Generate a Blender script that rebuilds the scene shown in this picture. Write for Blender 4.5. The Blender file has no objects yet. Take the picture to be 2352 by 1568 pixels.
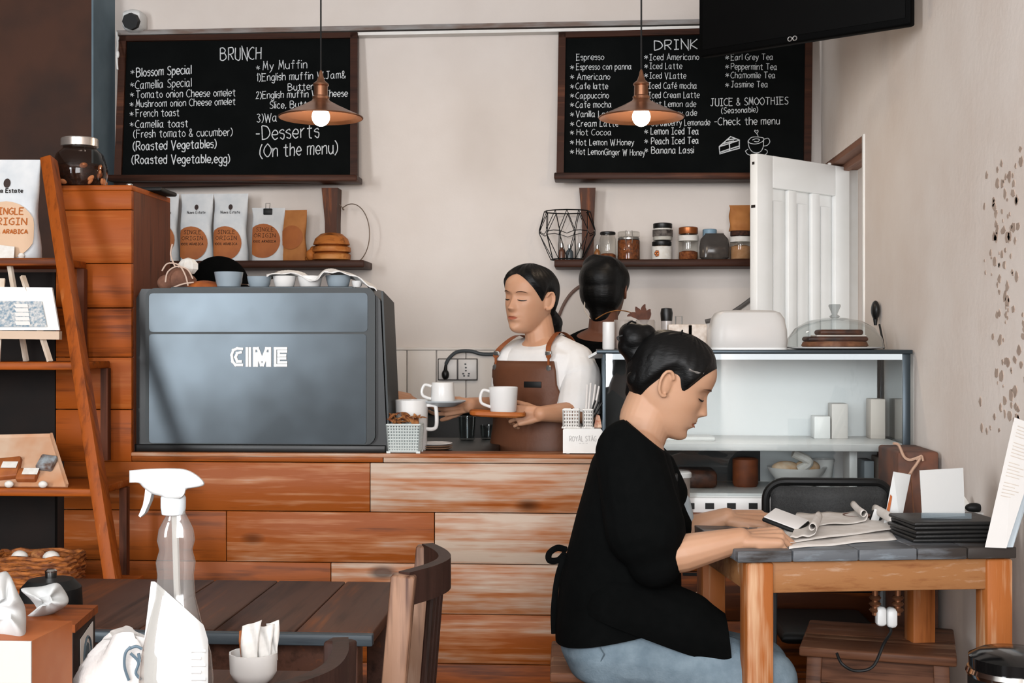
import bpy, bmesh, math, random
from mathutils import Vector, Matrix
R = math.radians
random.seed(7)
C = bpy.context.scene.collection
SC = bpy.context.scene

# ---------------------------------------------------------------- camera
F = 2950.0                       # focal length in pixels of the 2352 px wide frame
H = 1.25
YAW = math.atan(181 / F)
cam_d = bpy.data.cameras.new('camera'); cam = bpy.data.objects.new('camera', cam_d); C.objects.link(cam)
cam_d.sensor_width = 36.0; cam_d.lens = 36.0 * F / 2352; cam_d.clip_start = 0.05
cam.location = (0, 0, H); cam.rotation_euler = (R(90), 0, YAW)
SC.camera = cam
FW = Vector((-math.sin(YAW), math.cos(YAW), 0)); RT = Vector((math.cos(YAW), math.sin(YAW), 0)); UP = Vector((0, 0, 1))
CAM = Vector((0, 0, H))

def ray(px, py): return FW * F + RT * (px - 1176) + UP * (784 - py)
def P(px, py, Y):
    d = ray(px, py); return CAM + d * (Y / d.y)
def PZ(px, py, z):
    d = ray(px, py); return CAM + d * ((z - H) / d.z)
def PX(px, py, x):
    d = ray(px, py); return CAM + d * (x / d.x)
def mp(Y): return Y / F          # metres per pixel, about

# ---------------------------------------------------------------- view, world, daylight
SC.view_settings.view_transform = 'Standard'; SC.view_settings.look = 'None'
SC.view_settings.gamma = 1.0; SC.view_settings.exposure = -0.2
SC.view_settings.use_curve_mapping = False
try:
    SC.cycles.use_denoising = True
    SC.cycles.max_bounces = 8; SC.cycles.diffuse_bounces = 3; SC.cycles.glossy_bounces = 3
    SC.cycles.transparent_max_bounces = 16; SC.cycles.caustics_reflective = False; SC.cycles.caustics_refractive = False
except Exception: pass
W = bpy.data.worlds.new('world'); SC.world = W; W.use_nodes = True
W.node_tree.nodes['Background'].inputs[0].default_value = (0.82, 0.90, 1.0, 1)
W.node_tree.nodes['Background'].inputs[1].default_value = 2.2

def area(name, loc, target, sx, sy, watts, col):
    l = bpy.data.lights.new(name, 'AREA'); l.shape = 'RECTANGLE'; l.size = sx; l.size_y = sy; l.energy = watts; l.color = col
    o = bpy.data.objects.new(name, l); C.objects.link(o); o.location = loc
    o.rotation_euler = (Vector(target) - Vector(loc)).to_track_quat('-Z', 'Y').to_euler()
    return o
area('window_and_fill_light', (-0.1, -1.72, 1.85), (0.1, 3, 1.55), 1.9, 1.9, 210, (0.98, 0.98, 1.0))
area('doorway_daylight', (1.72, 4.86, 1.25), (0.2, 4.7, 1.25), 0.75, 1.9, 8, (1.0, 0.99, 0.97))
area('window_and_fill_light', (-3.12, -1.72, 1.85), (0.6, 3, 1.5), 0.8, 1.9, 200, (0.93, 0.97, 1.0))  # second window light, added to brighten the right wall

# ---------------------------------------------------------------- materials
def lin(h):
    h = h.lstrip('#'); c = [int(h[i:i+2], 16) / 255 for i in (0, 2, 4)]
    return tuple((x / 12.92 if x <= 0.04045 else ((x + 0.055) / 1.055) ** 2.4) for x in c) + (1.0,)
MATS = {}
def base_mat(name):
    m = bpy.data.materials.new(name); m.use_nodes = True
    return m, m.node_tree, m.node_tree.nodes['Principled BSDF']
def ramp(nt, pts):
    r = nt.nodes.new('ShaderNodeValToRGB'); e = r.color_ramp.elements
    e[0].position, e[0].color = pts[0]; e[1].position, e[1].color = pts[-1]
    for p, c in pts[1:-1]:
        n = e.new(p); n.color = c
    return r
def noise(nt, scale, stretch=(1, 1, 1), detail=3, rough=0.55):
    tc = nt.nodes.new('ShaderNodeTexCoord'); mpn = nt.nodes.new('ShaderNodeMapping'); mpn.inputs['Scale'].default_value = stretch
    n = nt.nodes.new('ShaderNodeTexNoise'); n.inputs['Scale'].default_value = scale; n.inputs['Detail'].default_value = detail
    n.inputs['Roughness'].default_value = rough
    nt.links.new(tc.outputs['Object'], mpn.inputs['Vector']); nt.links.new(mpn.outputs['Vector'], n.inputs['Vector'])
    return n
def bump(nt, b, src, strength, dist=0.004):
    bn = nt.nodes.new('ShaderNodeBump'); bn.inputs['Strength'].default_value = strength; bn.inputs['Distance'].default_value = dist
    nt.links.new(src, bn.inputs['Height']); nt.links.new(bn.outputs['Normal'], b.inputs['Normal'])
def M(name, col, rough=0.6, metal=0.0, col2=None, scale=12, stretch=(1, 1, 1), bmp=0.0, spec=0.4, bscale=None, emit=0, sss=0):
    """plain or noise-mottled material"""
    if name in MATS: return MATS[name]
    m, nt, b = base_mat(name)
    b.inputs['Base Color'].default_value = lin(col); b.inputs['Roughness'].default_value = rough
    b.inputs['Metallic'].default_value = metal; b.inputs['Specular IOR Level'].default_value = spec
    if col2:
        n = noise(nt, scale, stretch); r = ramp(nt, [(0.36, lin(col)), (0.64, lin(col2))])
        nt.links.new(n.outputs['Fac'], r.inputs['Fac']); nt.links.new(r.outputs['Color'], b.inputs['Base Color'])
    if bmp:
        n2 = noise(nt, bscale or scale * 3, stretch); bump(nt, b, n2.outputs['Fac'], bmp)
    if emit:
        b.inputs['Emission Color'].default_value = lin(col); b.inputs['Emission Strength'].default_value = emit
    if sss:
        b.inputs['Subsurface Weight'].default_value = sss; b.inputs['Subsurface Radius'].default_value = (0.012, 0.004, 0.002)
        b.inputs['Subsurface Scale'].default_value = 0.3
    MATS[name] = m; return m
def WOOD(name, dark, mid, light, axis=0, rough=0.5, grain=9, spec=0.16, knots=True, patch=0.5, extra=None):
    """plank wood: fine stretched grain over large worn patches, knots, per-plank tint from the 'tint' attribute"""
    if name in MATS: return MATS[name]
    m, nt, b = base_mat(name); L = nt.links.new
    st = [grain * 2.2] * 3; st[axis] = grain * 0.09
    g = noise(nt, 2.2, tuple(st), 5, 0.65)
    st2 = [3.0] * 3; st2[axis] = 0.7
    w = noise(nt, 1.9, tuple(st2), 4, 0.7)
    at = nt.nodes.new('ShaderNodeAttribute'); at.attribute_name = 'tint'
    a1 = nt.nodes.new('ShaderNodeMath'); a1.operation = 'MULTIPLY'; a1.inputs[1].default_value = 0.62; L(g.outputs['Fac'], a1.inputs[0])
    a2 = nt.nodes.new('ShaderNodeMath'); a2.operation = 'MULTIPLY_ADD'; a2.inputs[1].default_value = patch; L(w.outputs['Fac'], a2.inputs[0]); L(a1.outputs[0], a2.inputs[2])
    a3 = nt.nodes.new('ShaderNodeMath'); a3.operation = 'ADD'; L(a2.outputs[0], a3.inputs[0]); L(at.outputs['Fac'], a3.inputs[1])
    mid_ = 0.31 + patch * 0.5
    pts_ = [(mid_ - 0.17, lin(dark)), (mid_ - 0.02, lin(mid)), (mid_ + 0.06, lin(mid)), (mid_ + (0.15 if extra else 0.2), lin(light))]
    if extra: pts_.append((mid_ + 0.3, lin(extra)))
    r = ramp(nt, pts_)
    L(a3.outputs[0], r.inputs['Fac'])
    col = r.outputs['Color']
    if knots:
        st3 = [2.6] * 3; st3[axis] = 1.3
        tc = nt.nodes.new('ShaderNodeTexCoord'); mpn = nt.nodes.new('ShaderNodeMapping'); mpn.inputs['Scale'].default_value = st3
        v = nt.nodes.new('ShaderNodeTexVoronoi'); v.inputs['Scale'].default_value = 1.6
        L(tc.outputs['Object'], mpn.inputs['Vector']); L(mpn.outputs['Vector'], v.inputs['Vector'])
        kr = ramp(nt, [(0.05, (0.12, 0.12, 0.12, 1)), (0.11, (1, 1, 1, 1))]); L(v.outputs['Distance'], kr.inputs['Fac'])
        mx = nt.nodes.new('ShaderNodeMix'); mx.data_type = 'RGBA'; mx.blend_type = 'MULTIPLY'; mx.inputs['Factor'].default_value = 0.85
        L(col, mx.inputs['A']); L(kr.outputs['Color'], mx.inputs['B']); col = mx.outputs['Result']
    L(col, b.inputs['Base Color'])
    b.inputs['Roughness'].default_value = rough; b.inputs['Specular IOR Level'].default_value = spec
    bump(nt, b, g.outputs['Fac'], 0.25, 0.003)
    MATS[name] = m; return m
def GLASS(name, tint='ffffff', refl=0.9, fres=1.45, alpha=0.0, body='ffffff', rough=0.02):
    """thin pane: clear body, mirror reflection by angle; alpha > 0 adds a milky body"""
    if name in MATS: return MATS[name]
    m = bpy.data.materials.new(name); m.use_nodes = True; nt = m.node_tree; nt.nodes.clear(); L = nt.links.new
    out = nt.nodes.new('ShaderNodeOutputMaterial'); tr = nt.nodes.new('ShaderNodeBsdfTransparent'); gl = nt.nodes.new('ShaderNodeBsdfGlossy')
    lw = nt.nodes.new('ShaderNodeLayerWeight'); lw.inputs['Blend'].default_value = 0.5; f0 = ((fres - 1) / (fres + 1)) ** 2
    pw = nt.nodes.new('ShaderNodeMath'); pw.operation = 'POWER'; pw.inputs[1].default_value = 5.0; L(lw.outputs['Facing'], pw.inputs[0])
    fr = nt.nodes.new('ShaderNodeMath'); fr.operation = 'MULTIPLY_ADD'; fr.inputs[1].default_value = 1 - f0; fr.inputs[2].default_value = f0; L(pw.outputs[0], fr.inputs[0])
    mx = nt.nodes.new('ShaderNodeMixShader')
    tr.inputs['Color'].default_value = lin(tint); gl.inputs['Roughness'].default_value = rough; gl.inputs['Color'].default_value = (refl, refl, refl, 1)
    src = tr.outputs[0]
    if alpha:
        df = nt.nodes.new('ShaderNodeBsdfDiffuse'); df.inputs['Color'].default_value = lin(body)
        tl = nt.nodes.new('ShaderNodeBsdfTranslucent'); tl.inputs['Color'].default_value = lin(body)
        m0 = nt.nodes.new('ShaderNodeMixShader'); m0.inputs[0].default_value = 0.4; L(df.outputs[0], m0.inputs[1]); L(tl.outputs[0], m0.inputs[2])
        m1 = nt.nodes.new('ShaderNodeMixShader'); m1.inputs[0].default_value = alpha; L(tr.outputs[0], m1.inputs[1]); L(m0.outputs[0], m1.inputs[2]); src = m1.outputs[0]
    L(fr.outputs[0], mx.inputs[0]); L(src, mx.inputs[1]); L(gl.outputs[0], mx.inputs[2]); L(mx.outputs[0], out.inputs[0])
    MATS[name] = m; return m
def GLOW(name, col, s):
    if name in MATS: return MATS[name]
    m = bpy.data.materials.new(name); m.use_nodes = True; nt = m.node_tree; nt.nodes.clear()
    o = nt.nodes.new('ShaderNodeOutputMaterial'); e = nt.nodes.new('ShaderNodeEmission'); e.inputs[0].default_value = lin(col); e.inputs[1].default_value = s
    nt.links.new(e.outputs[0], o.inputs[0]); MATS[name] = m; return m

# ---------------------------------------------------------------- mesh builder
def perp(d):
    d = d.normalized(); a = Vector((0, 0, 1)) if abs(d.z) < 0.9 else Vector((1, 0, 0))
    u = d.cross(a).normalized(); return u, u.cross(d).normalized()
class MB:
    def __init__(s): s.bm = bmesh.new(); s.tl = s.bm.faces.layers.float.new('tint'); s.t = 0.0; s.X = None
    def v(s, p):
        p = Vector(p); return s.bm.verts.new(s.X @ p if s.X else p)
    def f(s, vs):
        try:
            fc = s.bm.faces.new(vs); fc[s.tl] = s.t; return fc
        except ValueError: return None
    def grid(s, rows, closed=False, cap0=False, cap1=False):
        """rows of points -> surface; closed wraps each row"""
        V = [[s.v(p) for p in r] for r in rows]; n = len(V[0])
        for i in range(len(V) - 1):
            for j in range(n if closed else n - 1):
                k = (j + 1) % n; s.f([V[i][j], V[i][k], V[i+1][k], V[i+1][j]])
        if cap0: s.f(list(reversed(V[0])))
        if cap1: s.f(V[-1])
        return V
    def box(s, a, b, bev=0.0):
        a, b = Vector(a), Vector(b); lo = Vector([min(a[i], b[i]) for i in range(3)]); hi = Vector([max(a[i], b[i]) for i in range(3)])
        cs = [(lo.x, lo.y), (hi.x, lo.y), (hi.x, hi.y), (lo.x, hi.y)]
        bev = min(bev, 0.45 * min(hi - lo))
        if bev > 0:
            q = bev * 0.35; rows = []
            for z, ins in ((lo.z, bev), (lo.z + q, q), (lo.z + bev, 0), (hi.z - bev, 0), (hi.z - q, q), (hi.z, bev)):
                r = []
                x0, x1, y0, y1 = lo.x + ins, hi.x - ins, lo.y + ins, hi.y - ins; c = bev
                c = min(c, (x1 - x0) * .4, (y1 - y0) * .4)
                for (x, y) in ((x0 + c, y0), (x1 - c, y0), (x1 - c * .3, y0 + c * .3), (x1, y0 + c), (x1, y1 - c), (x1 - c * .3, y1 - c * .3), (x1 - c, y1), (x0 + c, y1), (x0 + c * .3, y1 - c * .3), (x0, y1 - c), (x0, y0 + c), (x0 + c * .3, y0 + c * .3)): r.append((x, y, z))
                rows.append(r)
            s.grid(rows, True, True, True)
        else:
            s.grid([[(x, y, lo.z) for x, y in cs], [(x, y, hi.z) for x, y in cs]], True, True, True)
        return s
    def beam(s, p, q, w, d, up=(0, 0, 1), bev=0.0):
        """rectangular bar from p to q; w across (horizontal), d the other way"""
        p, q = Vector(p), Vector(q); z = (q - p); L = z.length; z.normalize(); y = Vector(up); x = y.cross(z)
        if x.length < 1e-4: x = Vector((1, 0, 0))
        x.normalize(); y = z.cross(x); old = s.X
        m = Matrix((x, y, z)).transposed().to_4x4(); m.translation = p; s.X = old @ m if old else m
        s.box((-w / 2, -d / 2, 0), (w / 2, d / 2, L), bev); s.X = old; return s
    def cyl(s, p, q, r, r2=None, n=20, caps=True):
        p, q = Vector(p), Vector(q); u, w = perp(q - p); r2 = r if r2 is None else r2
        ring = lambda c, rr: [c + (u * math.cos(2 * math.pi * i / n) + w * math.sin(2 * math.pi * i / n)) * rr for i in range(n)]
        s.grid([ring(p, r), ring(q, r2)], True, caps, caps); return s
    def lathe(s, c, prof, n=32, ax=(0, 0, 1), cap=True):
        """prof: (radius, height) pairs from base to top"""
        c = Vector(c); ax = Vector(ax).normalized(); u, w = perp(ax); rows = []
        for r, h in prof: rows.append([c + ax * h + (u * math.cos(2 * math.pi * i / n) + w * math.sin(2 * math.pi * i / n)) * max(r, 1e-4) for i in range(n)])
        s.grid(rows, True, cap, cap); return s
    def tube(s, pts, r, n=8, closed=False, flat=None, caps=True):
        """swept tube; r a number or list; flat=(axis, factor) squashes the section along that axis"""
        pts = [Vector(p) for p in pts]; N = len(pts); rows = []; u = None
        for i, p in enumerate(pts):
            a = pts[(i - 1) % N] if (closed or i > 0) else p; b = pts[(i + 1) % N] if (closed or i < N - 1) else p
            d = (b - a)
            if d.length < 1e-9: d = Vector((0, 0, 1))
            d.normalize()
            if u is None: u, w = perp(d)
            u = (u - d * u.dot(d))
            u = perp(d)[0] if u.length < 1e-6 else u.normalized()
            w = d.cross(u); rr = r[i] if isinstance(r, (list, tuple)) else r
            row = []
            for k in range(n):
                o = (u * math.cos(2 * math.pi * k / n) + w * math.sin(2 * math.pi * k / n)) * rr
                if flat: ax = Vector(flat[0]); o = o - ax * o.dot(ax) * (1 - flat[1])
                row.append(p + o)
            rows.append(row)
        if closed: rows.append(rows[0])
        s.grid(rows, True, caps and not closed, caps and not closed); return s
    def ball(s, c, r, n=20, m=12, rot=None):
        c = Vector(c); r = Vector((r, r, r)) if isinstance(r, (int, float)) else Vector(r); rows = []
        for i in range(m + 1):
            t = math.pi * i / m; t = min(max(t, 0.02), math.pi - 0.02)
            row = []
            for k in range(n):
                a = 2 * math.pi * k / n; o = Vector((math.sin(t) * math.cos(a) * r.x, math.sin(t) * math.sin(a) * r.y, -math.cos(t) * r.z))
                if rot: o = rot @ o
                row.append(c + o)
            rows.append(row)
        s.grid(rows, True, True, True); return s
    def cap(s, p, q, r, r2=None, n=16):
        """capsule with round ends"""
        p, q = Vector(p), Vector(q); r2 = r if r2 is None else r2; d = q - p; L = d.length
        if L < 1e-6: return s.ball(p, max(r, r2), n)
        d.normalize(); u, w = perp(d); rows = []
        for i in range(6):
            t = -math.pi / 2 * (1 - i / 5) ; t = max(t, -1.5); rows.append((p + d * math.sin(t) * r, math.cos(t) * r))
        for i in range(6):
            t = math.pi / 2 * i / 5; t = min(t, 1.5); rows.append((q + d * math.sin(t) * r2, math.cos(t) * r2))
        s.grid([[c + (u * math.cos(2 * math.pi * k / n) + w * math.sin(2 * math.pi * k / n)) * rr for k in range(n)] for c, rr in rows], True, True, True); return s
    def chain(s, pts, rs, n=16):
        for i in range(len(pts) - 1): s.cap(pts[i], pts[i+1], rs[i], rs[i+1], n)
        return s
    def prism(s, poly, ext):
        """polygon (3-D points) pushed along ext"""
        e = Vector(ext); s.grid([[Vector(p) for p in poly], [Vector(p) + e for p in poly]], True, True, True); return s
    def loft(s, rings, cap=True): s.grid(rings, True, cap, cap); return s
    def obj(s, name, mat, parent=None, smooth=True, **kw): return link(name, s.bm, mat, parent, smooth, **kw)

def wpos(o):
    v = Vector((0, 0, 0))
    while o: v += o.location; o = o.parent
    return v
def link(name, bm, mat, parent=None, smooth=True, sharp=35, tag_=None, base=None):
    bmesh.ops.recalc_face_normals(bm, faces=bm.faces[:])
    me = bpy.data.meshes.new(name)
    if parent: off = wpos(parent)
    elif base is not None: off = Vector(base)
    else:
        xs = [v.co for v in bm.verts]; off = Vector(((min(v.x for v in xs) + max(v.x for v in xs)) / 2, (min(v.y for v in xs) + max(v.y for v in xs)) / 2, min(v.z for v in xs)))
    bmesh.ops.translate(bm, verts=bm.verts[:], vec=-off)
    if smooth:
        for f in bm.faces: f.smooth = True
        lim = R(sharp)
        for e in bm.edges:
            if len(e.link_faces) == 2 and e.calc_face_angle(0) > lim: e.smooth = False
    bm.to_mesh(me); bm.free(); me.materials.append(mat)
    o = bpy.data.objects.new(name, me); C.objects.link(o)
    if parent: o.parent = parent
    else: o.location = off
    if tag_: tag(o, *tag_)
    return o
def tag(o, label=None, cat=None, group=None, kind=None):
    if label: o['label'] = label
    if cat: o['category'] = cat
    if group: o['group'] = group
    if kind: o['kind'] = kind
    return o
def thing(name, label, cat, loc, group=None):
    o = bpy.data.objects.new(name, None); C.objects.link(o); o.location = loc; o.empty_display_size = 0.05
    return tag(o, label, cat, group)
def struct(o): o['kind'] = 'structure'; return o
def dup(root, loc, rotz=0.0, label=None, scale=None):
    r = root.copy(); C.objects.link(r); r.location = loc; r.rotation_euler = (0, 0, rotz)
    if scale: r.scale = scale
    if label: r['label'] = label
    for ch in list(root.children):
        c = ch.copy(); C.objects.link(c); c.parent = r
        for g in list(ch.children):
            d = g.copy(); C.objects.link(d); d.parent = c
    return r
def spline(pts, n=8):
    """Catmull-Rom through the points"""
    pts = [Vector(p) for p in pts]; out = []
    for i in range(len(pts) - 1):
        a = pts[max(i - 1, 0)]; b = pts[i]; c = pts[i+1]; d = pts[min(i + 2, len(pts) - 1)]
        for k in range(n):
            t = k / n; out.append(0.5 * (2 * b + (c - a) * t + (2 * a - 5 * b + 4 * c - d) * t * t + (3 * b - a - 3 * c + d) * t ** 3))
    out.append(pts[-1]); return out
def lerp_table(tab, z):
    """tab: list of (z, value...) sorted ascending; smooth interpolation"""
    if z <= tab[0][0]: return list(tab[0][1:])
    if z >= tab[-1][0]: return list(tab[-1][1:])
    for i in range(len(tab) - 1):
        a, b = tab[i], tab[i+1]
        if a[0] <= z <= b[0]:
            t = (z - a[0]) / (b[0] - a[0]); out = []
            for k in range(1, len(a)):
                p = tab[max(i-1, 0)]; q = tab[min(i+2, len(tab)-1)]
                m0 = (b[k] - p[k]) / max(b[0] - p[0], 1e-9) * (b[0] - a[0]); m1 = (q[k] - a[k]) / max(q[0] - a[0], 1e-9) * (b[0] - a[0])
                t2, t3 = t * t, t ** 3
                out.append((2*t3 - 3*t2 + 1) * a[k] + (t3 - 2*t2 + t) * m0 + (-2*t3 + 3*t2) * b[k] + (t3 - t2) * m1)
            return out

# ---------------------------------------------------------------- hand lettering: strokes on a small grid
GL = {
'A': '0d3m3m6d 1g5g', 'B': '0d0m 0m3m5k3i0i 0i4i6f3d0d', 'C': '5l3m0j0f3d5e', 'D': '0d0m 0m4l6h4e0d', 'E': '5m0m0m0d0d5d 0i4i', 'F': '5m0m0m0d 0i4i',
'G': '5l3m0j0f3d5e5h5h3h', 'H': '0d0m 5d5m 0i5i', 'I': '0m4m 2m2d 0d4d', 'J': '1m5m 3m3f2d0e', 'K': '0d0m 5m0h0h5d', 'L': '0m0d0d4d', 'M': '0d1m1m3g3g5m5m6d',
'N': '0d0m0m5d5d5m', 'O': '3m0j0g3d6g6j3m', 'P': '0d0m 0m4m5k4i0h', 'R': '0d0m 0m4m5k4i0h 2h2h5d', 'S': '5l3m1l1j4h5f3d0e', 'T': '0m6m 3m3d', 'U': '0m0f2d4d5f5m',
'V': '0m3d3d6m', 'Y': '0m3i6m 3i3d', 'Z': '0m5m0d5d', 'j': '1j1b0a', 'x': '0d4j 0j4d', 'z': '0j4j0d4d', 'q': '4i2j0h0f2d4f 4j4a', 'X': '0d5m 0m5d', 'Q': '3m0j0g3d6g6j3m 4f6d', 'W': '0m2d2d4k4k6d6d8m', 'a': '4i2j0h0f1d3e4i 4j4e5d', 'b': '0m0d 0h2j4h4f2d0e', 'c': '4i2j0h0f2d4e', 'd': '4m4d 4h2j0h0f2d4f',
'e': '0g4g4i2j0h0f2d4e', 'f': '4l3m2l2d 0j4j', 'g': '4i2j0h0f2d4f 4j4b2a0b', 'h': '0m0d 0h2j4i4d', 'i': '0j0d 0l0m', 'k': '0m0d 4j0g0g4d', 'l': '0m0d',
'm': '0d0j 0h1j3j3h3d 3h4j6j6h6d', 'n': '0d0j 0h2j4i4d', 'o': '2j0h0f2d4f4h2j', 'p': '0j0a 0h2j4h4f2d0e', 'r': '0d0j 0h2j3j', 's': '3i2j0i0h3g3e2d0e',
't': '2l2e3d4d 0j4j', 'u': '0j0f2d4f 4j4d', 'v': '0j2d2d4j', 'w': '0j1d1d3i3i4d4d6j', 'y': '0j2e 4j2d0a', '&': '5d1j1l2m3l3j0f0e2d4e5g', '(': '2m0j0f2c', ')': '0m2j2f0c',
'1': '0k1m1m1d', '2': '0k2m4k0d0d4d', '3': '0l2m4k2i4f2d0e', '0': '3m0j0g3d6g6j3m', '%': '0d5m 0l1m2l1k0l 4e5f6e5d4e', ',': '1e0c', '.': '0d0e', '-': '0h3h', '*': '1f4j 4f1j 0h5h', '!': '0g4g4i2j0h0f2d4e 2k3m',
}
def letter_strokes(text):
    x = 0; out = []
    for ch in text:
        if ch == ' ': x += 4.0; continue
        g = GL[ch]; wmax = 0; ss = []
        for st in g.split(' '):
            pts = [(int(st[i]), 'abcdefghijklm'.index(st[i+1]) - 3) for i in range(0, len(st), 2)]
            wmax = max(wmax, max(p[0] for p in pts)); ss.append(pts)
        for pts in ss: out.append([(x + a, b) for a, b in pts])
        x += wmax + 1.9
    return out, max(x - 1.9, 0.1)
def write(mb, text, fn, x0, x1, y0, y1, cap, r, jit=0.25, nrm=(0, -1, 0), rnd=None):
    """fn(px, py) -> point on the written surface; text fitted from x0 to x1, baseline y0 -> y1, cap height in px"""
    ss, w = letter_strokes(text); rnd = rnd or random.Random(text)
    k = (x1 - x0) / w; nrm = Vector(nrm)
    for pts in ss:
        q = [Vector((a + rnd.uniform(-jit, jit), b + rnd.uniform(-jit, jit), 0)) for a, b in pts]
        q = spline(q, 4) if len(q) > 2 else q
        W3 = []
        for p in q:
            px = x0 + p.x * k; py = y0 + (y1 - y0) * (p.x / w) - p.y * cap / 9
            W3.append(fn(px, py) + nrm * r * 0.4)
        mb.tube(W3, r, 5, flat=(nrm, 0.5))

# ================================================================ SETTING
YB = 5.40                                            # back wall
XR = 0.955                                           # right wall
plaster = M('plaster', 'd9d0c9', 0.9, col2='d3c9c1', scale=2.5, bmp=0.12, bscale=60, spec=0.2)
plaster_r = M('plaster_worn', 'e3d9d1', 0.9, col2='dccfc5', scale=3, bmp=0.25, bscale=40, spec=0.2)
white_paint = M('white_paint', 'e4e2de', 0.55, col2='dcd8d2', scale=6, spec=0.3)
brown_paint = M('brown_paint', '50382e', 0.85, col2='3d302b', scale=3, bmp=0.15, bscale=90, spec=0.15)
shaded_cheek = M('white_cheek_in_shade', '6e7f89', 0.8, col2='64757f', scale=6, bmp=0.1, spec=0.2)  # greyish-white side of the return, its shade put into the colour
floor_m = WOOD('floor_boards', '22140d', '3c2416', '5a3a24', axis=0, rough=0.55)

b = MB()
for k in range(14):
    b.t = random.uniform(-.1, .1); y = -2.0 + k * 0.545
    b.box((-3.6, y + .003, -0.05), (1.9, y + .542, 0))
struct(b.obj('floor', floor_m))
struct(MB().box((-3.6, -2.0, 3.25), (1.9, 5.55, 3.35)).obj('ceiling', white_paint))
struct(MB().box((-3.6, YB, 0), (1.9, YB + .12, 3.25)).obj('wall_back', plaster))
# left return: brown wall standing proud of the back wall, its whitish cheek coloured grey-blue for shade
xc = P(262, 300, YB).x
struct(MB().box((-3.6, 5.165, 0), (xc - .004, YB, 3.25)).obj('wall_left', brown_paint))
struct(MB().box((xc - .004, 5.16, 0), (xc + .004, YB, 3.25)).obj('trim_1', shaded_cheek))
struct(MB().box((-3.72, -2.0, 0), (-3.6, 5.55, 3.25)).obj('wall_outer', brown_paint))
# right wall with a doorway
yn = PX(1985, 400, XR).y; yf = PX(1890, 400, XR).y; zh = PX(1985, 308, XR).z
b = MB()
b.box((XR, -2.0, 0), (XR + .14, yn, 3.25)); b.box((XR, yf, 0), (XR + .14, YB, 3.25)); b.box((XR, yn, zh), (XR + .14, yf, 3.25))
b.box((1.82, -2.0, 0), (1.9, 5.4, 3.25))
struct(b.obj('wall_right', plaster_r))
# patches of flaked plaster on the near right wall
b = MB(); rr = random.Random(3)
fl = M('flaked_plaster', 'b5a294', 0.95, col2='a08d80', scale=20, spec=0.1)
for k in range(120):
    py = rr.uniform(330, 1000); px = rr.gauss(2312, 26) - max(0, (450 - py)) * -.1
    if px < 2230 or px > 2420: continue
    c = PX(px, py, XR); s = rr.uniform(.004, .015)
    poly = [(XR + .0005, c.y + s * 1.3 * rr.uniform(.5, 1.1) * math.cos(a), c.z + s * rr.uniform(.5, 1.3) * math.sin(a)) for a in [i * math.pi / 4 for i in range(8)]]
    b.prism(poly, (-.0018, 0, 0))
o = b.obj('trim_7', fl, smooth=False); o['kind'] = 'structure'
# soffit and frame of the doorway
brownwood = WOOD('door_frame_wood', '5c3a2b', '86604e', '9a7461', axis=1, rough=0.6, knots=False)
b = MB(); b.box((XR + .002, yn, zh - .022), (XR + .138, yf, zh)); b.box((XR + .05, yn, zh - .045), (XR + .075, yf, zh - .02)); b.box((XR + .002, yf - .018, 1.9), (XR + .03, yf, zh))
struct(b.obj('trim_8', brownwood, smooth=False))
b = MB(); b.box((XR + .004, yn - .001, 0), (XR + .138, yn + .02, zh - .02), .003); b.box((XR + .03, yf - .025, 0), (XR + .138, yf, zh - .022), .003)
struct(b.obj('trim_2', white_paint))
struct(MB().box((XR - .006, yn - .012, 0), (XR + .003, yn + .012, zh), .002).obj('trim_3', white_paint))
# conduit strip along the back wall above the boards
gt = M('grey_strip', '8d8a88', 0.6, col2='6d5a50', scale=30, stretch=(.2, 1, 1))
a = P(270, 76, 5.36); c = P(1650, 57, 5.36)
b = MB(); b.beam((a.x, 5.375, a.z), (c.x + .35, 5.375, a.z + .012), .045, .02)
struct(b.obj('trim_4', gt, smooth=False))
b = MB(); b.beam((a.x, 5.37, a.z - .026), (c.x + .35, 5.37, a.z - .014), .05, .013)
struct(b.obj('trim_5', white_paint, smooth=False))
# tongue-and-groove wainscot
zt = P(1100, 797, 5.38).z; b = MB(); x = P(600, 800, 5.38).x; xe = XR - .002
wp = M('wainscot_paint', 'e6e0da', 0.6, col2='dbd2c9', scale=5, stretch=(1, 1, .2), spec=0.3)
while x < xe - .02:
    w_ = .125; x2 = min(x + w_ - .004, xe)
    b.box((x, 5.382, .02), (x2, YB - .001, zt - .012), .003); x += w_
b.box((P(600, 800, 5.38).x, 5.376, zt - .014), (xe, YB - .001, zt), .004)
struct(b.obj('trim_6', wp))
# street wall behind the camera: one window, plus one added to light the right wall
wins = [(-1.05, .85, .9, 2.8), (-3.55, -2.7, .9, 2.8)]
b = MB(); y0, y1 = -2.0, -1.86
b.box((-3.6, y0, 0), (XR, y1, .9)); b.box((-3.6, y0, 2.8), (XR, y1, 3.25)); b.box((-3.6, y0, .9), (-3.55, y1, 2.8)); b.box((-2.7, y0, .9), (-1.05, y1, 2.8)); b.box((.85, y0, .9), (XR, y1, 2.8))
struct(b.obj('wall_front', plaster))
for i, (xa, xb, za, zb) in enumerate(wins):
    b = MB()
    for x in (xa, (xa + xb) / 2, xb): b.box((x - .03, y0 + .03, za), (x + .03, y1 - .03, zb))
    for z in (za, za + (zb - za) * .68, zb): b.box((xa, y0 + .035, z - .03), (xb, y1 - .035, z + .03))
    struct(b.obj('window_%d' % (i + 1), white_paint, smooth=False))

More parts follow.
